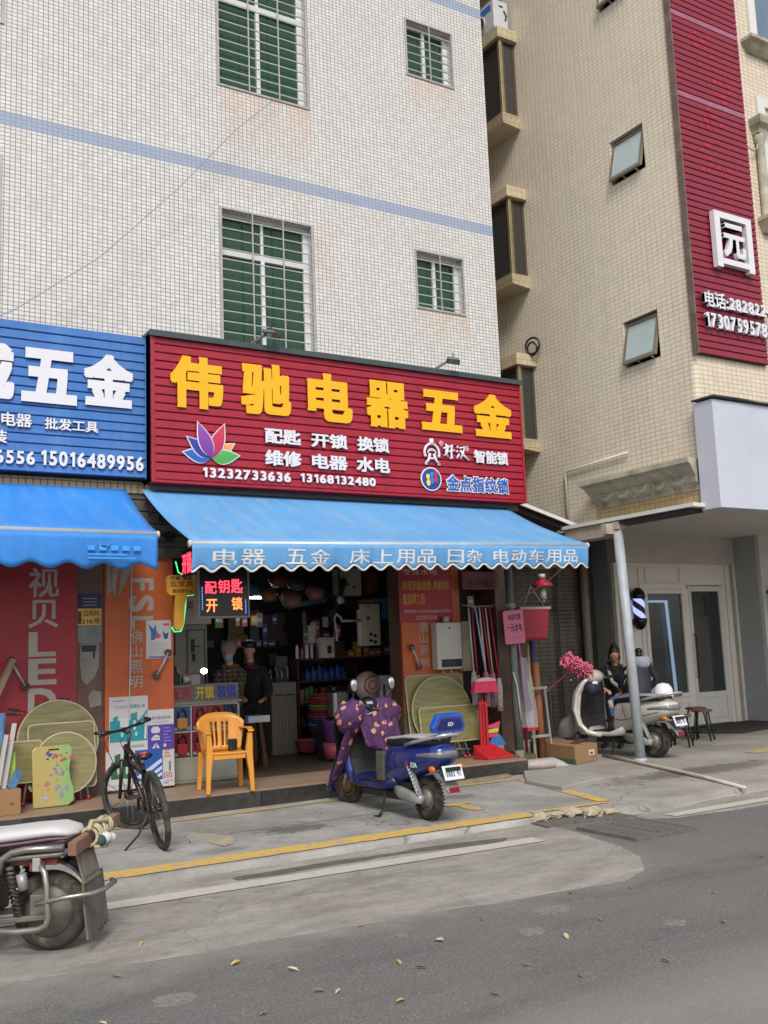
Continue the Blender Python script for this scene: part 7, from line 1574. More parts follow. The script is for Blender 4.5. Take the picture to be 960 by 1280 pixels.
b = MB(); b.loft([[(x + w * math.cos(a) * .25, y + w * math.cos(a), .10 + h_ + h_ * math.sin(a)) for a in [2 * math.pi * j / 10 for j in range(10)]] for x, y, w, h_ in ((7.98, 10.1, .1, .06), (8.2, 10.0, .12, .07), (8.45, 9.92, .12, .075), (8.56, 9.88, .06, .05), (8.62, 9.87, .08, .03))]); b.build('plastic', M('milky_plastic', '#cfc8c5', .25, alpha=.45, bump=.5, bscale=14), bg)
# pink fluffy duster on its pole
du = thing('duster', 'pink fluffy duster on a long stick sticking out towards the ivory scooter', 'duster', (9.6, 10.85, 1.2))
b = MB(); b.cyl((8.98, 10.8, .90), (9.62, 10.88, 1.235), .011, n=8); b.build('stick', M('dark_red_stick', '#6f2b33', .5), du)
b = MB(); rnd = random.Random(4); ax = Vector((9.99 - 9.63, .03, 1.23 - 1.40)); 
b.cyl(Vector((9.62, 10.87, 1.43)), Vector((9.99, 10.9, 1.24)), .075, .07, n=14)
for k in range(420):
    f = rnd.random(); a = rnd.uniform(0, 6.283); p = Vector((9.60 + .42 * f, 10.87, 1.44 - .215 * f)); d = Vector((.45 * math.cos(a), math.sin(a), .88 * math.cos(a)))
    q_ = p + d * .075; e = p + d * (.108 + .02 * rnd.random()) + Vector((rnd.uniform(-.02, .02), 0, rnd.uniform(-.02, .02)))
    b.cyl(q_, e, .012, .008, n=5)
o = b.build('fluff', M('pink_fluff', '#c25f76', .9, var=.2, scale=30), du); o['kind'] = 'stuff'
# stools and table under the arcade
SW = M('brown_stool_wood', '#6f4a30', .45, var=.15, scale=6)
def stool(label, x, y, h=.46):
    t = thing('stool', label, 'stool', (x, y, .095), random.uniform(0, 1), 'round stools under the arcade')
    b = MB(); b.lathe([(.0, h - .03), (.15, h - .03), (.165, h - .02), (.165, h - .005), (.155, h), (.0, h)], n=24); b.build('seat', SW, t, world=False)
    for k in range(4):
        a = math.pi / 4 + k * math.pi / 2; b = MB(); b.cyl((.11 * math.cos(a), .11 * math.sin(a), h - .03), (.19 * math.cos(a), .19 * math.sin(a), 0), .013, n=8); b.build('leg', PLBLK, t, world=False)
    b = MB(); b.torus((0, 0, .14), (0, 0, 1), .16, .009, 24, 6); b.build('foot_ring', PLBLK, t, world=False)
stool('round wooden stool with black legs standing nearer the ivory scooter', 11.48, 10.55)
stool('round wooden stool with black legs in front, right of the stool by the scooter', 12.35, 10.9, .47)
stool('round wooden stool half hidden behind the right hand stool', 12.72, 11.35, .47)
rt = thing('round_table', 'small round table with brown top and black pedestal behind the ivory scooter', 'table', (11.75, 11.15, .095))
b = MB(); b.lathe([(0, .70), (.30, .70), (.32, .71), (.32, .73), (0, .735)], n=32); b.build('top', SW, rt, world=False)
b = MB(); b.cyl((0, 0, .03), (0, 0, .7), .03, n=12); b.lathe([(.03, .5), (.08, .51), (.08, .53), (.03, .54)], n=16); b.build('column', PLBLK, rt, world=False)
b = MB()
for k in range(3): a = k * 2.094 + .4; b.bar((0, 0, .34), (.26 * math.cos(a), .26 * math.sin(a), .0), .025, .025)
b.build('foot', PLBLK, rt, world=False)

# ================================================================== INSIDE THE SHOP
ct = thing('display_counter', 'key cutting counter with a glass front of hanging padlock packs', 'counter', (4.25, 11.2, .265))
CF = M('counter_cream', '#87806f', .6, dirt='#5f5a4c', damt=.4)
b = MB(); b.box(3.85, 4.68, 11.04, 11.5, .265, .30); b.box(3.85, 4.68, 11.06, 11.5, .30, .55); b.box(3.85, 4.68, 11.1, 11.5, .55, 1.12); b.build('carcass', CF, ct)
b = MB(); b.box(3.855, 4.67, 11.035, 11.06, .30, .55); b.build('lower_panel', M('stained_panel', '#8d8a7c', .6, var=.15, scale=4, dirt='#6a7a7c', damt=.6), ct)
b = MB(); b.box(3.855, 4.66, 11.03, 11.055, 1.115, 1.14); b.box(4.655, 4.675, 11.03, 11.055, .55, 1.115); b.box(3.855, 4.655, 11.03, 11.055, .825, .84); b.box(4.075, 4.09, 11.03, 11.055, .55, .825); b.box(4.075, 4.09, 11.03, 11.055, .84, 1.115); b.build('frame', M('white_frame', '#a09c95', .5), ct)
b = MB(); b.box(3.85, 4.70, 11.0, 11.52, 1.141, 1.165); b.build('worktop', M('counter_top', '#77736c', .5), ct)
for i, (x0, x1, z0, z1, c_, lk, lab) in enumerate(((3.87, 4.07, .845, 1.11, '#27476e', '#a8712c', 'blue padlock pack with an orange lock, top left of the counter front'), (4.10, 4.28, .845, 1.11, '#7d1e2a', '#6b1c26', 'first red padlock pack in the upper row of the counter front'), (4.29, 4.48, .845, 1.11, '#7d1e2e', '#3d2b33', 'second red padlock pack in the upper row of the counter front'), (4.49, 4.645, .845, 1.11, '#1b2a4a', '#3a4258', 'dark blue padlock pack at the upper right of the counter front'), (3.87, 4.065, .56, .82, '#6b1722', '#8a2630', 'dark red padlock pack at the lower left of the counter front'), (4.095, 4.28, .56, .82, '#6b1722', '#7a222c', 'red padlock pack behind the orange chair'), (4.29, 4.48, .56, .82, '#6b1722', '#7a222c', 'red padlock pack low down behind the chair back'))):
    t = thing('padlock_pack', lab, 'padlock', ((x0 + x1) / 2, 11.03, z0), 0, 'padlock packs on the counter front')
    b = MB(); b.box(x0, x1, 11.03, 11.042, z0, z1); b.build('card', col('card' + c_[1:], c_, .35), t)
    xm, zm = (x0 + x1) / 2, z0 + (z1 - z0) * .36; w = (x1 - x0) * .3
    b = MB(); b.rbox(xm - w, xm + w, zm - .07, zm + .05, .0, .028, .02, M4=Matrix.Translation((0, 11.03, 0)) @ Matrix.Rotation(R(90), 4, 'X')); b.build('lock_body', col('lock' + lk[1:], lk, .4), t)
    b = MB(); b.tube([(xm - w * .75, 11.015, zm + .04)] + [(xm - w * .75 * math.cos(math.pi * k / 8), 11.015, zm + .09 + .055 * math.sin(math.pi * k / 8)) for k in range(9)] + [(xm + w * .75, 11.015, zm + .04)], .011, 7); b.build('shackle', BLKG, t)
    b = MB(); b.box(x0 + .01, x1 - .01, 11.0285, 11.0298, z0 + .01, z0 + .045); b.build('print', M('pack_white', '#8f8b8f', .5), t)
cs = thing('counter_sign', 'clear strip on the counter with red, yellow and blue characters', 'sign', (4.25, 11.05, 1.17))
b = MB(); b.box(3.86, 4.68, 11.06, 11.066, 1.166, 1.36); b.build('strip', M('dim_acrylic', '#5f5b5a', .3, var=.2, scale=5), cs)
for s_, r, c_ in (('配匙', (3.88, 4.10, 1.19, 1.33), '#8f2230'), ('开锁', (4.15, 4.37, 1.19, 1.335), '#b99a26'), ('装锁', (4.41, 4.65, 1.19, 1.335), '#2a3496')): text(cs, s_, r, 11.059, .004, col('cs' + c_[1:], c_), .018, 'character')
km = thing('key_machine', 'dark key cutting machine at the left end of the counter', 'machine', (4.0, 11.3, 1.166))
b = MB(); b.rbox(3.90, 4.12, 11.2, 11.42, 1.166, 1.36, .02); b.box(3.93, 4.0, 11.15, 11.35, 1.36, 1.5); b.build('body', PLBLK, km, bevel=.008)
b = MB(); b.cyl((4.02, 11.12, 1.42), (4.1, 11.12, 1.42), .05, n=14); b.cyl((3.97, 11.1, 1.5), (3.97, 11.25, 1.55), .015, n=8); b.build('wheel', GALV, km)
b = MB(); b.box(4.07, 4.1, 11.1, 11.14, 1.36, 1.52); b.build('red_handle', RP, km)
b = MB(); b.box(4.13, 4.24, 11.15, 11.22, 1.166, 1.47); tag(b.build('white_carton', M('white_carton', '#8d8a8a', .6)), 'white carton standing on the counter beside the key machine', 'carton')
wl_ = thing('work_lamp', 'small bright work lamp shining on the counter in front of the masked woman', 'lamp', (4.35, 11.35, 1.166))
b = MB(); b.tube([(4.38, 11.35, 1.17), (4.38, 11.33, 1.42), (4.34, 11.25, 1.50)], .01, 6); b.build('arm', BLK, wl_)
b = MB(); b.ell((4.31, 11.2, 1.505), (.042, .026, .034)); b.build('shining_head', M('lamp_glow', '#fff4e2', .4, emit=6), wl_)
b = MB(); b.cbox((4.36, 11.22, 1.24), (.1, .1, .14)); b.build('base', BLK, wl_)
wc = thing('white_cabinet', 'white metal cabinet door with a dark lock behind the counter', 'cabinet', (4.5, 12.2, .265))
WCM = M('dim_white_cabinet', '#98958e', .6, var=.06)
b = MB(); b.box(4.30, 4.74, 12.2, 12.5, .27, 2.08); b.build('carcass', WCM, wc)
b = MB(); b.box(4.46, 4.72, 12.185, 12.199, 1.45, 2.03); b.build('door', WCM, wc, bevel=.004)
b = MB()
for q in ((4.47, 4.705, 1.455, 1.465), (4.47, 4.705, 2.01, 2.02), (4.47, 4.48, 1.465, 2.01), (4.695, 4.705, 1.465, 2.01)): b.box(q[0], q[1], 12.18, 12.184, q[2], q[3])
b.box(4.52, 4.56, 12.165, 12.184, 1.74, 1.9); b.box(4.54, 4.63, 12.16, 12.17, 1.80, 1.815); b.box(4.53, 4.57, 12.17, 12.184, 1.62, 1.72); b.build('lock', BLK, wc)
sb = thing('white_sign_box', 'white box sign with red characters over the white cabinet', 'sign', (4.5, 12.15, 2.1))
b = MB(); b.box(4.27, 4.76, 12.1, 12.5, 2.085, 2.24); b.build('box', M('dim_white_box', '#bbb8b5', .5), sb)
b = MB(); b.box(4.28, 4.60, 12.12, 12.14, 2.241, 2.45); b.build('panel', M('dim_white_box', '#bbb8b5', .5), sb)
text(sb, '微信同', (4.29, 4.52, 2.27, 2.38), 12.118, .003, M('dim_red_print', '#8a3a34', .6), .012, 'character')
b = MB()
for k in range(5): b.cyl((3.92 + .05 * k, 11.7, 1.7 + .1 * (k % 2)), (3.93 + .05 * k, 11.72, 2.2), .022, n=7)
for k in range(4): b.ell((3.9 + .07 * k, 11.65, 1.5 + .12 * (k % 3)), (.03, .03, .08), n=8, m=5)
o = tag(b.build('hanging_tools', M('dim_tools', '#3a2f28', .6, var=.6, scale=14)), 'dim tools and packs hanging on the inner wall left of the white cabinet', 'tools'); o['kind'] = 'stuff'
b = MB(); b.bar((3.98, 11.6, 1.55), (3.99, 11.6, 1.85), .05, .03); tag(b.build('orange_pack', M('dim_orange', '#7d4524', .6)), 'dim orange pack hanging between the orange panel and white cabinet', 'pack')
# stool with white and blue top
sn = thing('bar_stool', 'stool with white and blue top and slanting brown leg inside the opening', 'stool', (5.26, 12.0, .265))
b = MB(); b.box(5.10, 5.44, 11.85, 12.15, .82, .90); b.build('top', M('dim_white_top', '#c4c4cc', .4), sn)
b = MB(); b.box(5.095, 5.14, 11.84, 12.16, .815, .905); b.build('blue_end', M('dim_blue_end', '#2f4f86', .5), sn)
for x0, x1 in ((5.2, 5.14), (5.33, 5.38)):
    for y0, y1 in ((11.9, 11.85), (12.1, 12.15)): b = MB(); b.bar((x0, y0, .82), (x1, y1, .265), .035, .035); b.build('leg', SW, sn)
# grey panelled door, shelf unit
dd = thing('display_door', 'grey wooden cabinet front standing in the middle of the shop', 'cabinet', (6.19, 13.0, .265))
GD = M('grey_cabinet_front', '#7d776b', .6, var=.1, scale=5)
b = MB(); b.box(6.0, 6.39, 13.0, 13.35, .27, 1.27); b.build('carcass', GD, dd)
for k in range(8):
    b = MB(); b.box(6.02 + k * .046, 6.06 + k * .046, 12.985, 12.999, .3, 1.08); b.build('slat', GD, dd)
b = MB(); b.box(6.02, 6.38, 12.98, 12.999, 1.1, 1.24); b.build('drawer', GD, dd, bevel=.004)
b = MB(); b.box(6.05, 6.17, 12.975, 12.984, 1.09, 1.1); b.box(6.22, 6.35, 12.975, 12.984, 1.09, 1.1); b.build('drawer_pull', BLK, dd)
for k, (x, h_) in enumerate(((6.05, .16), (6.14, .2), (6.22, .17), (6.31, .22))):
    t = thing('tap', ['first', 'second', 'third', 'last'][k] + ' chrome tap from the left on the grey cabinet front', 'tap', (x, 13.1, 1.272), 0, 'taps on the grey cabinet')
    b = MB(); b.cyl((x, 13.1, 1.272), (x, 13.1, 1.272 + h_), .014, n=8); b.build('stem', CHROME, t)
    b = MB(); b.tube([(x, 13.1, 1.27 + h_), (x - .03, 13.06, 1.31 + h_), (x - .06, 13.02, 1.25 + h_)], .011, 7); b.build('spout', CHROME, t)
b = MB(); b.box(6.18, 6.36, 13.2, 13.23, 1.272, 1.64); tag(b.build('grey_board', M('dim_grey_board', '#4d4f52', .5)), 'grey display board standing behind the taps', 'board')
sh = thing('shelf_unit', 'dark red brown shelf unit full of household goods in the shop', 'shelf', (7.3, 13.3, .265))
SHM = M('dark_red_shelf', '#3f2420', .6, var=.15)
for z in (1.56, 1.25, .92, .62, .33): b = MB(); b.box(6.43, 8.35, 13.0, 13.5, z, z + .03); b.build('shelf', SHM, sh)
for x in (6.42, 7.38, 8.35): b = MB(); b.box(x, x + .03, 13.01, 13.49, .265, 2.3 if x > 8 else 1.559); b.build('upright', SHM, sh)
for k, (x, w, h_, c_, lab) in enumerate(((6.47, .05, .2, '#c9c4ca', 'white spray bottle first from the left on the top shelf'), (6.55, .045, .16, '#8a6a70', 'short pinkish bottle second on the top shelf'), (6.63, .055, .22, '#d0c8cf', 'white bottle with red print third on the top shelf'), (6.71, .05, .22, '#c4b8bc', 'pale bottle fourth on the top shelf'), (6.79, .04, .2, '#6d1f28', 'dark red bottle beside the kettle carton'))):
    t = thing('bottle', lab, 'bottle', (x, 13.1, 1.59), 0, 'bottles on the top shelf')
    b = MB(); b.lathe([(w * .48, 0), (w * .5, .01), (w * .5, h_ * .8), (w * .25, h_ * .9), (w * .25, h_)], (x, 13.1, 1.591), n=12); b.build('body', col('bt' + c_[1:], c_, .4), t)
    b = MB(); b.cyl((x, 13.1, 1.591 + h_), (x, 13.1, 1.60 + h_), w * .28, n=10); b.build('cap', REDF, t)
kc = thing('kettle_carton', 'white carton with a dark kettle picture on the top shelf', 'carton', (6.93, 13.1, 1.59))
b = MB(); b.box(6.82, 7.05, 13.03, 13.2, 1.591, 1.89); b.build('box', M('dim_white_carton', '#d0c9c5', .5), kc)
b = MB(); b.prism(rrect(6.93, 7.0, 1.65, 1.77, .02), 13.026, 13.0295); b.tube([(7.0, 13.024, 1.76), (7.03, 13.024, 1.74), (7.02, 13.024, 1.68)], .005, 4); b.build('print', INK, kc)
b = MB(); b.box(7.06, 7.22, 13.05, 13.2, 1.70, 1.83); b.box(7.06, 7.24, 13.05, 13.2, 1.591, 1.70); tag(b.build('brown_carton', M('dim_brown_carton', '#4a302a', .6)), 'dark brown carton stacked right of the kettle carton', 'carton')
b = MB(); b.bar((6.69, 13.25, 1.591), (6.69, 13.28, 2.28), .055, .02); tag(b.build('wooden_stick', M('pale_stick', '#8d7a55', .6)), 'pale wooden stick standing behind the bottles on the top shelf', 'stick')
for k in range(7):
    x = 6.58 + k * .1; b = MB(); b.rbox(x, x + .085, 13.04, 13.2, 1.281, 1.281 + .11 + .03 * (k % 3), .02); b.cyl((x + .04, 13.1, 1.39 + .03 * (k % 3)), (x + .04, 13.1, 1.44 + .03 * (k % 3)), .015, n=8)
    tag(b.build('blue_jar', col('bj%d' % (k % 2), ('#1f3f86', '#27508f')[k % 2], .35)), ['first','second','third','fourth','fifth','sixth','last'][k] + ' blue cleaner jar from the left on the second shelf of the unit', 'jar', 'blue jars on the second shelf')
for k, (x, c_) in enumerate(((6.49, '#8a6a48'), (6.57, '#3f7a3a'), (6.64, '#3f7a3a'), (6.72, '#4a2a2a'), (6.84, '#7d3a4a'), (6.95, '#5a3450'), (7.05, '#8f8a88'), (7.14, '#7a4450'))):
    b = MB(); b.rbox(x, x + .06, 13.05, 13.15, .951, .951 + .2 + .02 * (k % 3), .015); tag(b.build('pack', col('pk' + c_[1:], c_, .45)), ['first tan', 'first green', 'second green', 'dark brown', 'wine red', 'dim violet', 'pale', 'last rose'][k] + ' pack from the left on the third shelf of the unit', 'pack', 'packs on the third shelf')
for k in range(7):
    x = 6.5 + .09 * k; b = MB(); b.rbox(x, x + .07, 13.05, 13.15, .651, .651 + .12 + .02 * (k % 3), .015); tag(b.build('dark_jar', M('dim_blue_jar', '#2a2f3d', .4, var=.2)), ['first','second','third','fourth','fifth','sixth','last'][k] + ' dark jar from the left on the fourth shelf of the unit', 'jar', 'dark jars on the fourth shelf')
# stacked basins in front of the shelves
cols_ = ['#9c2f3a', '#3558a0', '#8a8f96', '#3a5fae', '#3a5fae', '#a34a52', '#9c3a46', '#8e3440', '#7d8a4a', '#8f9a55', '#a3463a', '#a33a3a', '#b0603a', '#9c4a2f']
for k, c_ in enumerate(cols_):
    z = .58 + .037 * k; x = 6.62 + .012 * math.sin(k * 2); b = MB(); b.lathe([(.17, 0), (.2, .02), (.225, .034), (.228, .034), (.2, .012), (.165, -.004)], (x, 12.6, z), n=28, cap=False)
    tag(b.build('basin', col('bs' + c_[1:], c_, .35)), '%s plastic basin rim in the tall stack, %s from the bottom' % ({'#9c2f3a': 'red', '#3558a0': 'blue', '#8a8f96': 'grey', '#3a5fae': 'blue', '#a34a52': 'pink', '#9c3a46': 'red', '#8e3440': 'dark red', '#7d8a4a': 'olive', '#8f9a55': 'lime', '#a3463a': 'orange red', '#a33a3a': 'red', '#b0603a': 'orange', '#9c4a2f': 'rust'}[c_], ['lowest', 'second', 'third', 'fourth', 'fifth', 'sixth', 'seventh', 'eighth', 'ninth', 'tenth', 'eleventh', 'twelfth', 'thirteenth', 'topmost'][k]), 'basin', 'stacked plastic basins')
b = MB(); b.cyl((6.62, 12.6, .265), (6.62, 12.6, .575), .16, .18, n=24); tag(b.build('stack_bucket', M('dim_navy_bucket', '#272c46', .5)), 'navy bucket under the tall stack of basins', 'bucket')
pb = thing('basin', 'pink plastic basin on the floor left of the purple bucket', 'basin', (6.45, 12.75, .28))
b = MB(); b.lathe([(.10, .0), (.14, .01), (.17, .16), (.18, .165), (.18, .175), (.165, .17), (.13, .02)], (6.42, 12.75, .30), n=28, cap=False); b.build('body', M('pink_basin', '#a34a5a', .4), pb)
vb = thing('bucket', 'purple over pink plastic bucket pile behind the purple quilt', 'bucket', (6.3, 11.9, .27))
b = MB(); b.lathe([(.0, .0), (.14, .0), (.17, .2), (.0, .2)], (6.30, 11.7, .30), n=24); b.build('pink_bucket', M('pink_bucket', '#a3485e', .4), vb)
b = MB(); b.lathe([(.0, .0), (.15, .0), (.185, .26), (.19, .265), (.19, .28), (.0, .275)], (6.32, 11.7, .502), n=24); b.build('purple_bucket', M('purple_bucket', '#6d3a80', .4), vb)
# black and silver pot, wrapped pink goods, white carton, red box
kt = thing('electric_pot', 'black and silver electric pot beside the purple quilt', 'pot', (6.75, 12.0, .8))
b = MB(); b.rbox(6.40, 6.64, 11.9, 12.1, .80, 1.14, .05); b.build('silver_front', M('brushed_silver', '#9c9894', .3, .7, var=.3, scale=20), kt)
b = MB(); b.rbox(6.385, 6.655, 11.91, 12.13, 1.14, 1.22, .05); b.rbox(6.385, 6.655, 11.92, 12.12, .74, .80, .05); b.tube([(6.64, 11.95, 1.16), (6.72, 11.94, 1.1), (6.72, 11.94, .9), (6.65, 11.95, .82)], .025, 8); b.box(6.33, 6.42, 11.95, 12.0, 1.15, 1.18); b.build('black_shell', BLKG, kt, bevel=.01)
b = MB(); b.box(6.35, 6.75, 11.85, 12.3, .265, .735); tag(b.build('stand_box', M('dim_stand', '#332d2b', .7)), 'dark box under the electric pot', 'box')
pk = thing('wrapped_fan', 'pink appliance wrapped in milky plastic beside the white carton', 'goods', (7.05, 12.0, .9))
b = MB(); b.ell((7.05, 12.1, 1.18), (.20, .14, .21), n=20, m=12); b.build('wrapping', M('milky_pink_wrap', '#c0a39d', .35, var=.12, scale=6, bump=.5, bscale=9), pk)
b = MB(); b.torus((7.05, 11.97, 1.2), (0, 1, 0), .12, .012, 24, 6); b.torus((7.05, 11.965, 1.2), (0, 1, 0), .06, .01, 20, 6); b.build('ring', M('dim_pink', '#9a6a64', .5), pk)
b = MB(); b.loft([[(7.05 + w * math.cos(a), 12.08 + .1 * math.sin(a), z) for a in [2 * math.pi * j / 12 for j in range(12)]] for w, z in ((.14, .3), (.13, .75), (.15, 1.0))]); b.build('plastic_skirt', M('grey_plastic_wrap', '#a5a3a8', .35, var=.2, scale=7), pk)
wcn = thing('wrapped_carton', 'white wrapped carton with a grey fan drawing standing on the red box', 'carton', (7.45, 12.1, .8))
b = MB(); b.box(7.20, 7.58, 12.0, 12.3, .755, 1.32); b.build('box', M('dim_wrapped_white', '#c2c2c8', .35, var=.1, scale=5, bump=.3, bscale=12), wcn, bevel=.02)
b = MB(); b.tube([(7.42, 11.995, .88), (7.42, 11.995, 1.2), (7.46, 11.995, 1.24), (7.5, 11.995, 1.2), (7.5, 11.995, .88)], .006, 4); b.box(7.40, 7.52, 11.99, 11.999, 1.0, 1.015); b.box(7.24, 7.27, 11.99, 11.999, .9, 1.2); b.build('print', M('grey_print2', '#55535a', .6), wcn)
rx = thing('red_box', 'red box under the white wrapped carton', 'box', (7.45, 12.1, .27))
b = MB(); b.box(7.18, 7.6, 11.98, 12.32, .268, .75); b.build('box', M('dim_red_box', '#7d1722', .5), rx, bevel=.006)
b = MB(); b.box(7.4, 7.5, 11.975, 11.979, .55, .565); b.build('print', PAPER, rx)
# upper goods
hw = thing('wall_heater', 'tall white water heater with round knobs hanging in the dark shop', 'heater', (7.3, 12.4, 1.7))
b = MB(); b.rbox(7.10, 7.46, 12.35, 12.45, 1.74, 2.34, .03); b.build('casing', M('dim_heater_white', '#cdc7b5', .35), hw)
b = MB(); b.cyl((7.24, 12.33, 2.13), (7.24, 12.351, 2.13), .028, n=12); b.build('emblem', M('dim_copper', '#6d4a2a', .4), hw)
b = MB()
for x, z in ((7.28, 1.90), (7.35, 1.88), (7.28, 1.81), (7.35, 1.79)): b.ell((x, 12.345, z), (.03, .012, .024), n=10, m=6)
b.build('knob', BLK, hw)
b = MB(); b.box(7.22, 7.28, 12.345, 12.349, 2.29, 2.30); b.build('lettering', M('red_print', '#8f2a1c'), hw)
hd = thing('range_hood', 'white range hood panel hanging under the shop ceiling', 'hood', (7.0, 12.4, 2.5))
b = MB(); b.box(6.82, 7.18, 12.4, 12.6, 2.46, 2.85); b.build('panel', M('dim_hood_white', '#b0ada4', .4), hd)
b = MB(); b.ell((6.95, 12.398, 2.62), (.04, .004, .02)); b.ell((7.06, 12.398, 2.58), (.03, .004, .02)); b.build('mark', M('dim_copper', '#6d4a2a'), hd)
b = MB(); b.box(7.27, 7.46, 12.4, 12.6, 2.5, 2.8); tag(b.build('hung_carton', M('dim_card', '#5a4029', .8)), 'brown carton hung right of the white range hood', 'carton')
b = MB(); b.box(7.35, 7.53, 12.3, 12.45, 2.36, 2.42); tag(b.build('blue_pack', M('dim_sky_pack', '#2f6fa8', .5)), 'blue pack lying on top of the dim water heater', 'pack')
b = MB(); b.box(7.53, 7.62, 12.3, 12.45, 2.12, 2.42); tag(b.build('blue_carton', M('dim_sky_pack', '#2f6fa8', .5)), 'blue carton standing right of the dim water heater', 'carton')
b = MB(); b.box(7.12, 7.33, 12.3, 12.45, 2.35, 2.395); tag(b.build('orange_carton', M('dim_orange_box', '#8a5a2a', .6)), 'flat orange carton on top of the dim water heater', 'carton')
fn = thing('ceiling_fan', 'dark fan with pale round hub hanging in the middle of the shop', 'fan', (6.75, 12.3, 2.35))
b = MB(); b.cyl((6.76, 12.25, 2.39), (6.76, 12.3, 2.39), .055, n=18); b.build('hub', M('pale_hub', '#c4c2be', .5), fn)
for a in (20, 120, 200, 285): b = MB(); b.prism([(.05, -.03), (.3, -.05), (.34, 0), (.3, .05), (.05, .03)], 12.29, 12.3, M4=Matrix.Translation((6.76, 0, 2.39)) @ Matrix.Rotation(R(a), 4, 'Y')); b.build('blade', PLBLK, fn)
b = MB(); b.cyl((6.76, 12.3, 2.4), (6.76, 12.3, 2.98), .015, n=8); b.build('rod', PLBLK, fn)
b = MB(); b.tube([(6.66, 12.3, 2.12), (6.7, 12.3, 2.2), (6.78, 12.3, 2.14), (6.78, 12.3, 2.1), (7.1, 12.3, 2.1)], .02, 7); b.tube([(6.67, 12.3, 2.12), (6.7, 12.3, 1.95), (6.7, 12.3, 1.82)], .016, 6); tag(b.build('shower_arm', M('dim_white_tube', '#bdbdc0', .4)), 'white bent shower arm hanging left of the tall dim heater', 'shower')
for k, (x, z, c_, r_, lab) in enumerate(((5.35, 2.54, '#2f5270', .12, 'blue'), (5.62, 2.46, '#8a5a22', .11, 'amber'), (5.95, 2.40, '#7d5c5e', .15, 'dusty pink'), (6.32, 2.49, '#9c5660', .13, 'rose'), (5.75, 2.66, '#5a2420', .12, 'dark red'), (6.02, 2.62, '#2f2d3d', .13, 'dark violet'))):
    t = thing('hanging_lantern', lab + ' round plastic ware hanging under the shop ceiling', 'plastic ware', (x, 12.2, z), 0, 'plastic ware under the ceiling')
    b = MB(); b.lathe([(.0, -r_ * .8), (r_ * .6, -r_ * .65), (r_, -.0), (r_ * .85, r_ * .5), (.0, r_ * .6)], (x, 12.2, z), (0, -.5, .5), 20); b.build('body', col('hl' + c_[1:], c_, .5), t)
    b = MB(); b.torus((x, 12.2, z), (0, -.5, .5), r_, .012, 22, 6); b.build('rim', M('dim_rim', '#6a6460', .5), t)
b = MB(); b.loft([[(6.1, 12.3, 2.30), (6.55, 12.3, 2.36), (6.55, 12.5, 2.36), (6.1, 12.5, 2.30)], [(6.1, 12.3, 2.37), (6.55, 12.3, 2.42), (6.55, 12.5, 2.42), (6.1, 12.5, 2.37)]], smooth=False); tag(b.build('blue_tray', M('dim_blue_tray', '#23406e', .5)), 'blue tray hanging below the round plastic ware', 'tray')
ft = thing('tube_light', 'lit white fluorescent tube on the shop ceiling behind the LED board', 'light', (5.5, 12.6, 2.45))
TUBE = M('tube_glow', '#f4f7ff', .4, emit=14)
b = MB(); b.cyl((5.25, 12.62, 2.455), (5.70, 12.62, 2.45), .012, n=10); b.build('tube', TUBE, ft)
b = MB(); b.box(5.2, 5.95, 12.6, 12.66, 2.475, 2.51); b.build('housing', M('dim_white_box', '#bbb8b5'), ft)
b = MB(); b.cyl((5.83, 12.6, 2.44), (5.88, 12.6, 2.44), .012, n=8); b.build('tube', TUBE, ft)
# back wall papers and shelves
for x0, x1, z0, z1, c_, lab in ((5.62, 5.86, 1.98, 2.24, '#5a4d2c', 'dim yellow bill high on the back wall'), (5.6, 5.92, 1.80, 1.97, '#574a2a', 'wide dim yellow bill on the back wall'), (5.95, 6.1, 2.12, 2.33, '#5e3346', 'dim magenta bill on the back wall'), (5.96, 6.1, 1.8, 2.1, '#4a4a58', 'dim grey bill on the back wall'), (6.14, 6.5, 1.86, 2.26, '#3d3236', 'dim framed picture on the back wall'), (5.65, 5.95, 2.28, 2.42, '#55555c', 'dim grey notice under the ceiling light')):
    y = 13.6; b = MB(); b.box(x0, x1, y, y + .01, z0, z1); tag(b.build('wall_bill', col('wb' + c_[1:], c_)), lab, 'bill')
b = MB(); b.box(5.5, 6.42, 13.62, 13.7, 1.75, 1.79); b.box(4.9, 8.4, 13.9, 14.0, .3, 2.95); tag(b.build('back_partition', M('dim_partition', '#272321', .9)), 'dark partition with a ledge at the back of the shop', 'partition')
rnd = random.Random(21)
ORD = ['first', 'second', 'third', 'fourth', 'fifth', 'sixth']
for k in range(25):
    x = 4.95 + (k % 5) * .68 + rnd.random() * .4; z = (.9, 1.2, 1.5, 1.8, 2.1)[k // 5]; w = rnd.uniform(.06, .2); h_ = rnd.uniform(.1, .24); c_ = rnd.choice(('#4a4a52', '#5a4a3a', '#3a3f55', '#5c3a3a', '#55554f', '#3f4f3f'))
    b = MB(); b.box(x, x + w, 13.78, 13.895, z, z + h_); tag(b.build('shelf_goods', col('sg' + c_[1:], c_)), '%s dim box from the left in the %s row up on the back partition' % (ORD[k % 5], ORD[k // 5]), 'goods', 'goods along the back partition')

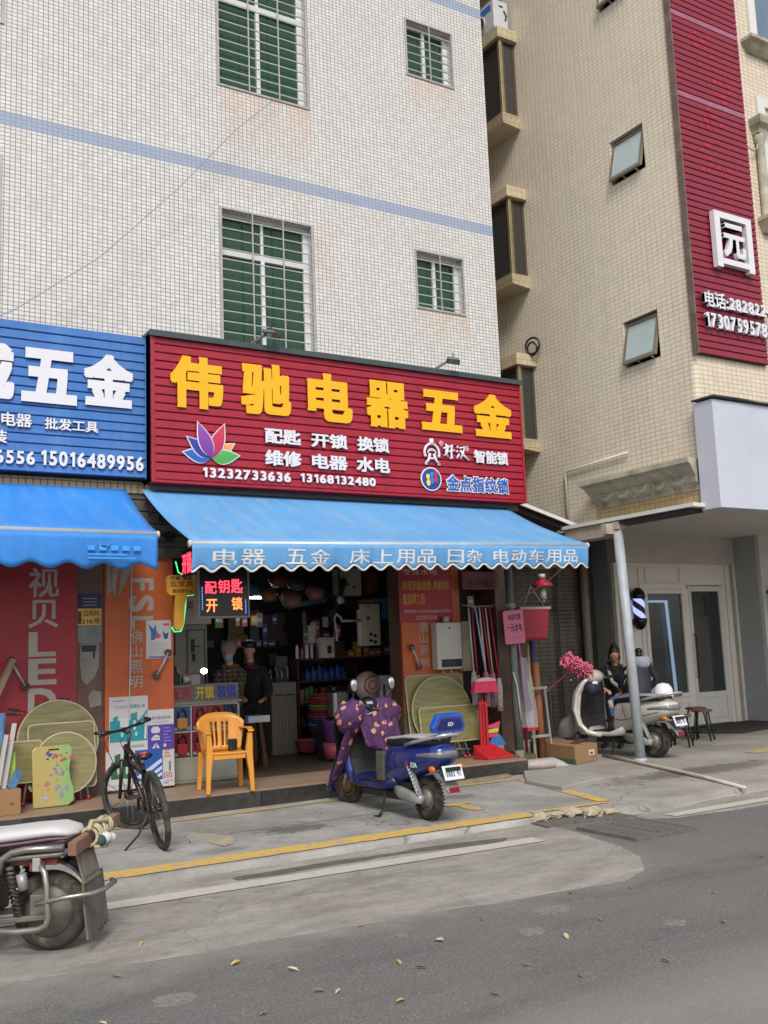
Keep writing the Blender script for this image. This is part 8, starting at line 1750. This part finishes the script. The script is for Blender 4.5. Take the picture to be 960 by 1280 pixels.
# crowded stock: bottles, cartons and hanging packs filling the shop
rnd = random.Random(33)
PAL = (('red', '#8f2a30'), ('blue', '#2f5490'), ('green', '#3f7a48'), ('yellow', '#b0913a'), ('white', '#b9b5b2'), ('orange', '#a8602e'), ('grey', '#77777c'), ('pink', '#a8606e'), ('violet', '#5a4378'), ('tan', '#94795a'))
def stock(row, xs, y, z, hs, kind):
    y0, z0 = y, z
    for k, x in enumerate(xs):
        cn_, c_ = PAL[rnd.randrange(10)]; h_ = rnd.uniform(*hs); w = rnd.uniform(.03, .06); b = MB(); x += rnd.uniform(-.02, .02)
        if kind == 'packet': z = z0 + rnd.uniform(-.09, .07); y = y0 + rnd.uniform(-.1, .25)
        if kind == 'bottle': b.lathe([(w * .6, 0), (w * .62, .01), (w * .6, h_ * .7), (w * .25, h_ * .82), (w * .25, h_)], (x, y, z), n=10)
        elif kind == 'packet': b.box(x - w, x + w, y, y + .02, z - h_, z); b.cyl((x, y + .01, z), (x, y + .01, z + .03), .004, n=5)
        else: b.box(x - w, x + w, y - .05, y + .06, z, z + h_)
        m_ = [col('st' + c_[1:], c_, .4), PAPER]
        if kind != 'bottle': b.box(x - w * .8, x + w * .8, y - .0535 if kind != 'packet' else y - .003, y - .0505 if kind != 'packet' else y - .0005, (z - h_ * .6) if kind == 'packet' else z + h_ * .3, (z - h_ * .35) if kind == 'packet' else z + h_ * .55, 1)
        o = b.build(kind, m_); tag(o, '%s %s, number %s from the left in %s' % (cn_, kind, ('one', 'two', 'three', 'four', 'five', 'six', 'seven', 'eight', 'nine', 'ten', 'eleven', 'twelve')[k], row), kind, 'stock in ' + row)
stock('the lower row behind the basins', [7.05 + .11 * i for i in range(6)], 13.1, .951, (.12, .24), 'bottle')
stock('the fourth shelf at the right', [7.25 + .13 * i for i in range(7)], 13.1, .651, (.1, .22), 'carton')
stock('the top shelf at the right', [7.35 + .12 * i for i in range(8)], 13.1, 1.591, (.1, .28), 'carton')
stock('the hanging row by the white cabinet', [4.9 + .14 * i for i in range(10)], 13.0, 2.2, (.12, .2), 'packet')
stock('the second hanging row', [6.55 + .12 * i for i in range(5)], 12.9, 2.15, (.14, .25), 'packet')
stock('the third hanging row', [6.5 + .12 * i for i in range(6)], 12.95, 1.95, (.1, .16), 'packet')
stock('the ledge on the partition', [5.55 + .1 * i for i in range(8)], 13.58, 1.791, (.08, .16), 'carton')
stock('the floor pile by the grey cabinet', [5.45 + .13 * i for i in range(4)], 13.0, .265, (.25, .5), 'carton')
stock('the row above the mops', [7.72 + .1 * i for i in range(6)], 11.1, 2.4, (.12, .2), 'packet')
# ================================================================== PEOPLE
def skin_mesh(name, mat, parent, chains, sub=2, root=None):
    """chains: lists of (point, radius); chains share joints where points coincide. One continuous skinned surface"""
    vs = []; es = []; rad = []; idx = {}
    def vid(p, r):
        k = tuple(round(c, 4) for c in p)
        if k not in idx: idx[k] = len(vs); vs.append(Vector(p)); rad.append(r)
        return idx[k]
    for ch in chains:
        prev = None
        for p, r in ch:
            i = vid(p, r)
            if prev is not None and prev != i: es.append((prev, i))
            prev = i
    inv = frame_of(parent).inverted() if parent else Matrix.Identity(4)
    me = bpy.data.meshes.new(name); me.from_pydata([tuple(inv @ v) for v in vs], es, []); me.materials.append(mat)
    o = bpy.data.objects.new(name, me); C.objects.link(o); o.parent = parent
    md = o.modifiers.new('skin', 'SKIN'); md.use_smooth_shade = True; md.branch_smoothing = .3
    for i, sv in enumerate(me.skin_vertices[0].data):
        r = rad[i]; sv.radius = r if isinstance(r, tuple) else (r, r)
        sv.use_root = (i == 0)
    if sub: s2 = o.modifiers.new('sub', 'SUBSURF'); s2.levels = sub; s2.render_levels = sub
    return o
def lerp(a, b, t): return Vector(a) + (Vector(b) - Vector(a)) * t
def hand_chains(w, d, up, s=1.0, curl=.5):
    """palm and five bent fingers starting at the wrist w, pointing along d; up = back of the hand"""
    d = Vector(d).normalized(); up = Vector(up); up = (up - d * up.dot(d)).normalized(); side = d.cross(up)
    w = Vector(w); palm = w + d * .045 * s; ch = [[(w, .022 * s), (palm, (.03 * s, .016 * s))]]
    for k, L in enumerate((.062, .072, .068, .05)):
        o = side * (.024 - .016 * k) * s
        k0 = palm + d * .035 * s + o; k1 = k0 + (d * (1 - .5 * curl) - up * curl * .7).normalized() * L * .5 * s; k2 = k1 + (d * (1 - curl) - up * curl).normalized() * L * .5 * s
        ch.append([(palm, (.03 * s, .016 * s)), (k0, .009 * s), (k1, .008 * s), (k2, .0065 * s)])
    t0 = palm + side * .034 * s - d * .01 * s; t1 = t0 + (d * .7 + side * .5 - up * .4).normalized() * .03 * s
    ch.append([(palm, (.03 * s, .016 * s)), (t0, .011 * s), (t1, .009 * s), (t1 + (d - up * .5).normalized() * .022 * s, .007 * s)])
    return ch
SKIN = M('skin', '#bf8a70', .55, var=.06, scale=8)
def person(label, base, J, s, jacket, trousers, shoe, hair, hairfn, face, cuff=.022, thick=1.0, group=None):
    """J: joint positions; s: body scale (1 = adult)"""
    t = thing('person', label, 'person', base, 0, group)
    V = {k: Vector(v) for k, v in J.items()}
    f = Vector(face).normalized()
    neck_t = V['head'] - (V['head'] - V['neck']).normalized() * .10 * s
    pel = V['pelvis']; chest = lerp(pel, V['neck'], .72); waist = lerp(pel, V['neck'], .35)
    up = (V['head'] - V['neck']).normalized()
    ch = [[(pel, (.13 * s, .10 * s)), (waist, (.115 * s, .09 * s)), (chest, (.135 * s, .10 * s)), (V['neck'], .055 * s), (neck_t, .05 * s), (V['head'] - up * .055 * s + f * .015 * s, .062 * s), (V['head'], (.082 * s, .094 * s)), (V['head'] + up * .06 * s, (.07 * s, .08 * s)), (V['head'] + up * .098 * s, .045 * s)]]
    for sd in 'lr':
        sh, el, wr, hd = V[sd + '_sh'], V[sd + '_el'], V[sd + '_wr'], V[sd + '_hd']
        ch.append([(chest, (.135 * s, .10 * s)), (sh, .052 * s), (lerp(sh, el, .5), .044 * s), (el, .037 * s), (lerp(el, wr, .4), .036 * s), (wr, .022 * s)])
        ch += hand_chains(wr, hd - wr, V.get(sd + '_back', Vector((0, 0, 1))), s)
        hp, kn, an, to = V[sd + '_hip'], V[sd + '_kn'], V[sd + '_an'], V[sd + '_to']
        ch.append([(pel, (.13 * s, .10 * s)), (hp, .085 * s), (lerp(hp, kn, .5), .072 * s), (kn, .052 * s), (lerp(kn, an, .4), .05 * s), (an, .034 * s), (to, .032 * s)])
    skin_mesh('body', SKIN, t, ch)
    # clothes follow the body a little further out
    k = 1.14 * thick
    jc = [[(pel - (waist - pel) * .25, (.15 * s * k, .12 * s * k)), (waist, (.135 * s * k, .11 * s * k)), (chest, (.165 * s * k, .125 * s * k)), (lerp(chest, V['neck'], .8), (.095 * s * k, .085 * s * k)), (lerp(V['neck'], neck_t, .45), .066 * s * k)]]
    for sd in 'lr':
        sh, el, wr = V[sd + '_sh'], V[sd + '_el'], V[sd + '_wr']
        jc.append([(chest, (.165 * s * k, .125 * s * k)), (sh, .078 * s * k), (lerp(sh, el, .5), .06 * s * k), (el, .054 * s * k), (lerp(el, wr, .5), .048 * s * k), (lerp(el, wr, .93), .04 * s * k)])
    skin_mesh('jacket', jacket, t, jc)
    tc = [[(waist - (waist - pel) * .2, (.135 * s, .105 * s)), (pel, (.142 * s, .112 * s))]]
    for sd in 'lr':
        hp, kn, an = V[sd + '_hip'], V[sd + '_kn'], V[sd + '_an']
        tc.append([(pel, (.142 * s, .112 * s)), (hp, .098 * s), (lerp(hp, kn, .5), .086 * s), (kn, .066 * s), (lerp(kn, an, .5), .06 * s), (lerp(kn, an, .95), .05 * s)])
    skin_mesh('trousers', trousers, t, tc)
    for sd in 'lr':
        an, to = V[sd + '_an'], V[sd + '_to']
        skin_mesh('shoe', shoe, t, [[(an - (to - an) * .25, .04 * s), (an, .046 * s), (lerp(an, to, .6), (.045 * s, .035 * s)), (to + (to - an) * .25, (.036 * s, .028 * s))]], 1)
    # face: nose, eyes, mouth, ears
    side = f.cross(up).normalized(); Fm = Matrix((side, f, up)).transposed().to_4x4(); H = Matrix.Translation(V['head']) @ Fm
    b = MB(); b.ell((0, .088 * s, -.015 * s), (.013 * s, .018 * s, .02 * s), n=8, m=6); b.ell((.076 * s, 0, -.005 * s), (.01 * s, .018 * s, .028 * s), n=8, m=6); b.ell((-.076 * s, 0, -.005 * s), (.01 * s, .018 * s, .028 * s), n=8, m=6); b.v = [H @ p for p in b.v]; b.build('nose_and_ears', SKIN, t)
    b = MB(); b.ell((.03 * s, .079 * s, .008 * s), (.011 * s, .008 * s, .006 * s), n=8, m=6); b.ell((-.03 * s, .079 * s, .008 * s), (.011 * s, .008 * s, .006 * s), n=8, m=6); b.v = [H @ p for p in b.v]; b.build('eyes', M('dark_eye', '#1a1412', .3), t)
    b = MB(); b.ell((0, .078 * s, -.052 * s), (.022 * s, .008 * s, .006 * s), n=8, m=6); b.v = [H @ p for p in b.v]; b.build('mouth', M('lips', '#8a4a45', .5), t)
    hb = MB(); hairfn(hb, s); hb.v = [H @ p for p in hb.v]; hb.build('hair', hair, t)
    return t, H
HAIR = M('black_hair', '#120f0e', .45, var=.3, scale=30, bump=.6, bscale=90)
def cap_hair(back=.034, top=.03):
    def fn(b, s):
        rings = []
        for i in range(8):
            a = i / 7 * math.pi * .5
            rings.append([(.088 * s * math.cos(a) * math.cos(2 * math.pi * j / 16), (.1 * s * math.cos(a)) * math.sin(2 * math.pi * j / 16) - back * s, (.035 + .095 * math.sin(a)) * s) for j in range(16)])
        b.loft(rings)
        b.ell((0, -.045 * s, -.005 * s), (.082 * s, .07 * s, .085 * s))
    return fn
def bun_hair(b, s):
    cap_hair()(b, s)
    b.ell((0, -.07 * s, .10 * s), (.055 * s, .05 * s, .045 * s)); b.ell((.078 * s, .02 * s, -.02 * s), (.014 * s, .03 * s, .06 * s)); b.ell((-.078 * s, .02 * s, -.02 * s), (.014 * s, .03 * s, .06 * s))
COAT = M('black_coat', '#101013', .85, var=.25, scale=5, bump=.4, bscale=14)
DTROU = M('black_trousers', '#0e0e11', .85, var=.2)
SHOE = M('dark_shoe', '#1b1a1c', .5)
# woman bending over the ivory scooter from its far side
w, H = person('woman in a black coat with pale scarf bending over the ivory scooter', (10.78, 11.25, .09),
   dict(head=(10.66, 10.98, 1.47), neck=(10.75, 11.08, 1.29), pelvis=(10.80, 11.24, .86), l_sh=(10.62, 11.22, 1.22), r_sh=(10.88, 10.98, 1.20), l_el=(10.40, 11.10, 1.03), r_el=(10.72, 10.78, 1.0), l_wr=(10.34, 10.88, .98), r_wr=(10.50, 10.75, .92), l_hd=(10.33, 10.78, .95), r_hd=(10.42, 10.72, .90),
        l_hip=(10.74, 11.32, .83), r_hip=(10.87, 11.16, .83), l_kn=(10.70, 11.32, .48), r_kn=(10.82, 11.12, .48), l_an=(10.74, 11.36, .15), r_an=(10.88, 11.18, .15), l_to=(10.62, 11.30, .12), r_to=(10.76, 11.10, .12)),
   .98, COAT, DTROU, SHOE, HAIR, bun_hair, (-.62, -.5, -.62), thick=1.3)
def coat(par, mat, rings):
    b = MB(); b.loft([[(x + (rx + .012 * math.sin(j * 2.3 + i)) * math.cos(2 * math.pi * j / 18), y + (ry + .012 * math.sin(j * 3.1 + i * 2)) * math.sin(2 * math.pi * j / 18), z) for j in range(18)] for i, (x, y, z, rx, ry) in enumerate(rings)], True, False); b.build('coat_body', mat, par, subd=1)
coat(w, COAT, [(10.74, 11.08, 1.27, .08, .09), (10.75, 11.1, 1.22, .19, .19), (10.77, 11.15, 1.08, .21, .2), (10.80, 11.22, .9, .2, .18), (10.81, 11.24, .7, .23, .2), (10.80, 11.25, .5, .25, .21)])
SCARF = M('pale_scarf', '#a9a49a', .85, var=.15, scale=8)
b = MB(); b.tube([(10.90, 11.08, 1.30), (10.84, 10.94, 1.27), (10.76, 10.86, 1.16), (10.66, 10.83, 1.02), (10.62, 10.84, .94)], .03, 8); b.tube([(10.80, 11.2, 1.31), (10.70, 11.16, 1.30), (10.60, 11.04, 1.20), (10.58, 10.98, 1.08), (10.66, 10.90, .98)], .028, 8); b.tube([(10.92, 11.1, 1.30), (10.90, 11.2, 1.32), (10.80, 11.22, 1.32)], .03, 8); b.build('scarf', SCARF, w)
b = MB(); b.cbox((10.84, 10.90, .86), (.05, .05, .16), rot=Matrix.Rotation(R(30), 4, 'Y')); b.build('coat_patch', SCARF, w)
# child sitting astride the scooter seat
KJ = M('dark_violet_jacket', '#1f1c2a', .7, var=.25, scale=6, bump=.4, bscale=16)
JEAN = M('blue_jeans', '#33507a', .8, var=.2, scale=9)
c_, H = person('child in a dark jacket with grey hood sitting on the ivory scooter', (10.42, 10.35, .85),
   dict(head=(10.55, 10.38, 1.475), neck=(10.54, 10.37, 1.37), pelvis=(10.44, 10.28, .91), l_sh=(10.42, 10.44, 1.29), r_sh=(10.63, 10.27, 1.29), l_el=(10.36, 10.56, 1.13), r_el=(10.72, 10.22, 1.11), l_wr=(10.42, 10.66, .98), r_wr=(10.66, 10.36, .95), l_hd=(10.46, 10.72, .98), r_hd=(10.62, 10.44, .95),
        l_hip=(10.36, 10.34, .89), r_hip=(10.50, 10.26, .89), l_kn=(10.03, 10.46, .86), r_kn=(10.52, 10.56, .84), l_an=(9.99, 10.40, .63), r_an=(10.58, 10.52, .6), l_to=(9.97, 10.50, .58), r_to=(10.58, 10.62, .56)),
   .66, KJ, JEAN, SHOE, HAIR, cap_hair(), (.55, .8, -.1), thick=1.25)
b = MB(); b.loft([[(10.53 + .12 * r_ * math.cos(a), 10.31 + .10 * r_ * math.sin(a), z) for a in [2 * math.pi * j / 14 for j in range(14)]] for r_, z in ((.8, 1.27), (1.15, 1.32), (1.2, 1.39), (.95, 1.44))]); b.build('hood', M('pale_grey_hood', '#8e929c', .8, var=.1), c_)
b = MB(); b.tube([(10.01, 10.45, .85), (10.0, 10.42, .74)], .036, 8); b.build('sock', M('pale_sock', '#a89a8c', .8), c_)
coat(c_, KJ, [(10.53, 10.36, 1.36, .08, .07), (10.53, 10.35, 1.31, .16, .13), (10.5, 10.33, 1.15, .165, .14), (10.46, 10.3, .98, .165, .145), (10.45, 10.29, .93, .16, .14)])
# masked woman behind the counter
t = NT('brown_plaid'); v = t.obj(); X, Y, Z = t.xyz(v)
g = t.math('MAXIMUM', t.math('LESS_THAN', t.math('FRACT', t.math('MULTIPLY', X, 18)), .22), t.math('LESS_THAN', t.math('FRACT', t.math('MULTIPLY', Z, 18)), .22))
t.base(t.mix(g, hexc('#352d26'), hexc('#635647'))); t.set(Roughness=.9); PLAID = t.m
wm, H = person('woman in plaid jacket, pale knit cap and blue mask working behind the counter', (4.85, 11.8, .265),
   dict(head=(4.85, 11.75, 1.72), neck=(4.88, 11.80, 1.53), pelvis=(4.92, 11.84, 1.0), l_sh=(5.02, 11.72, 1.44), r_sh=(4.74, 11.86, 1.44), l_el=(4.88, 11.54, 1.26), r_el=(4.66, 11.64, 1.24), l_wr=(4.66, 11.46, 1.33), r_wr=(4.52, 11.52, 1.32), l_hd=(4.56, 11.44, 1.35), r_hd=(4.46, 11.46, 1.33),
        l_hip=(5.0, 11.8, .96), r_hip=(4.84, 11.88, .96), l_kn=(4.98, 11.8, .62), r_kn=(4.83, 11.88, .62), l_an=(5.0, 11.84, .32), r_an=(4.85, 11.92, .32), l_to=(4.94, 11.72, .295), r_to=(4.79, 11.8, .295)),
   .95, PLAID, DTROU, SHOE, HAIR, cap_hair(), (-.55, -.75, -.42), thick=1.08)
b = MB(); b.lathe([(.095, .025), (.1, .05), (.095, .09), (.06, .13), (.0, .14)], (0, -.01, 0), n=20); b.lathe([(.1, .02), (.105, .035), (.1, .05)], (0, -.01, 0), n=20, cap=False); b.v = [H @ p for p in b.v]; b.build('knit_cap', M('pale_knit_cap', '#7d7468', .9, bump=.6, bscale=90), wm)
b = MB(); b.grid(lambda u, v: ((u - .5) * .13 * (1 - .25 * v), .092 - .10 * (2 * u - 1) ** 2 * .45 + .012 * math.sin(math.pi * v), -.01 - .075 * v), 8, 5); b.v = [H @ p for p in b.v]; b.build('face_mask', M('blue_mask', '#7d94ad', .7), wm)
# man in black with a cap
mn, H = person('man in black jacket and dark cap standing behind the masked woman', (5.36, 12.2, .265),
   dict(head=(5.28, 12.1, 1.74), neck=(5.32, 12.16, 1.54), pelvis=(5.38, 12.24, 1.06), l_sh=(5.48, 12.10, 1.45), r_sh=(5.17, 12.24, 1.45), l_el=(5.50, 12.0, 1.2), r_el=(5.12, 12.12, 1.2), l_wr=(5.38, 11.88, 1.1), r_wr=(5.14, 11.98, 1.12), l_hd=(5.32, 11.82, 1.1), r_hd=(5.12, 11.9, 1.12),
        l_hip=(5.46, 12.2, 1.0), r_hip=(5.28, 12.28, 1.0), l_kn=(5.45, 12.2, .64), r_kn=(5.28, 12.28, .64), l_an=(5.46, 12.24, .32), r_an=(5.3, 12.32, .32), l_to=(5.4, 12.1, .295), r_to=(5.24, 12.18, .295)),
   1.0, COAT, DTROU, SHOE, HAIR, cap_hair(), (-.75, -.6, -.2), thick=1.12)
b = MB(); b.lathe([(.098, .05), (.1, .07), (.09, .1), (.05, .13), (.0, .135)], (0, -.005, 0), n=20); b.prism([(-.07, .05), (.07, .05), (.055, .125), (0, .14), (-.055, .125)], .062, .072, 'xy'); b.v = [H @ p for p in b.v]; b.build('cap', M('black_cap', '#141416', .35), mn)
b = MB(); b.torus((5.32, 12.15, 1.52), (0, 0, 1), .075, .03, 18, 8); b.build('collar', M('dark_red_collar', '#4a1c1c', .8), mn)
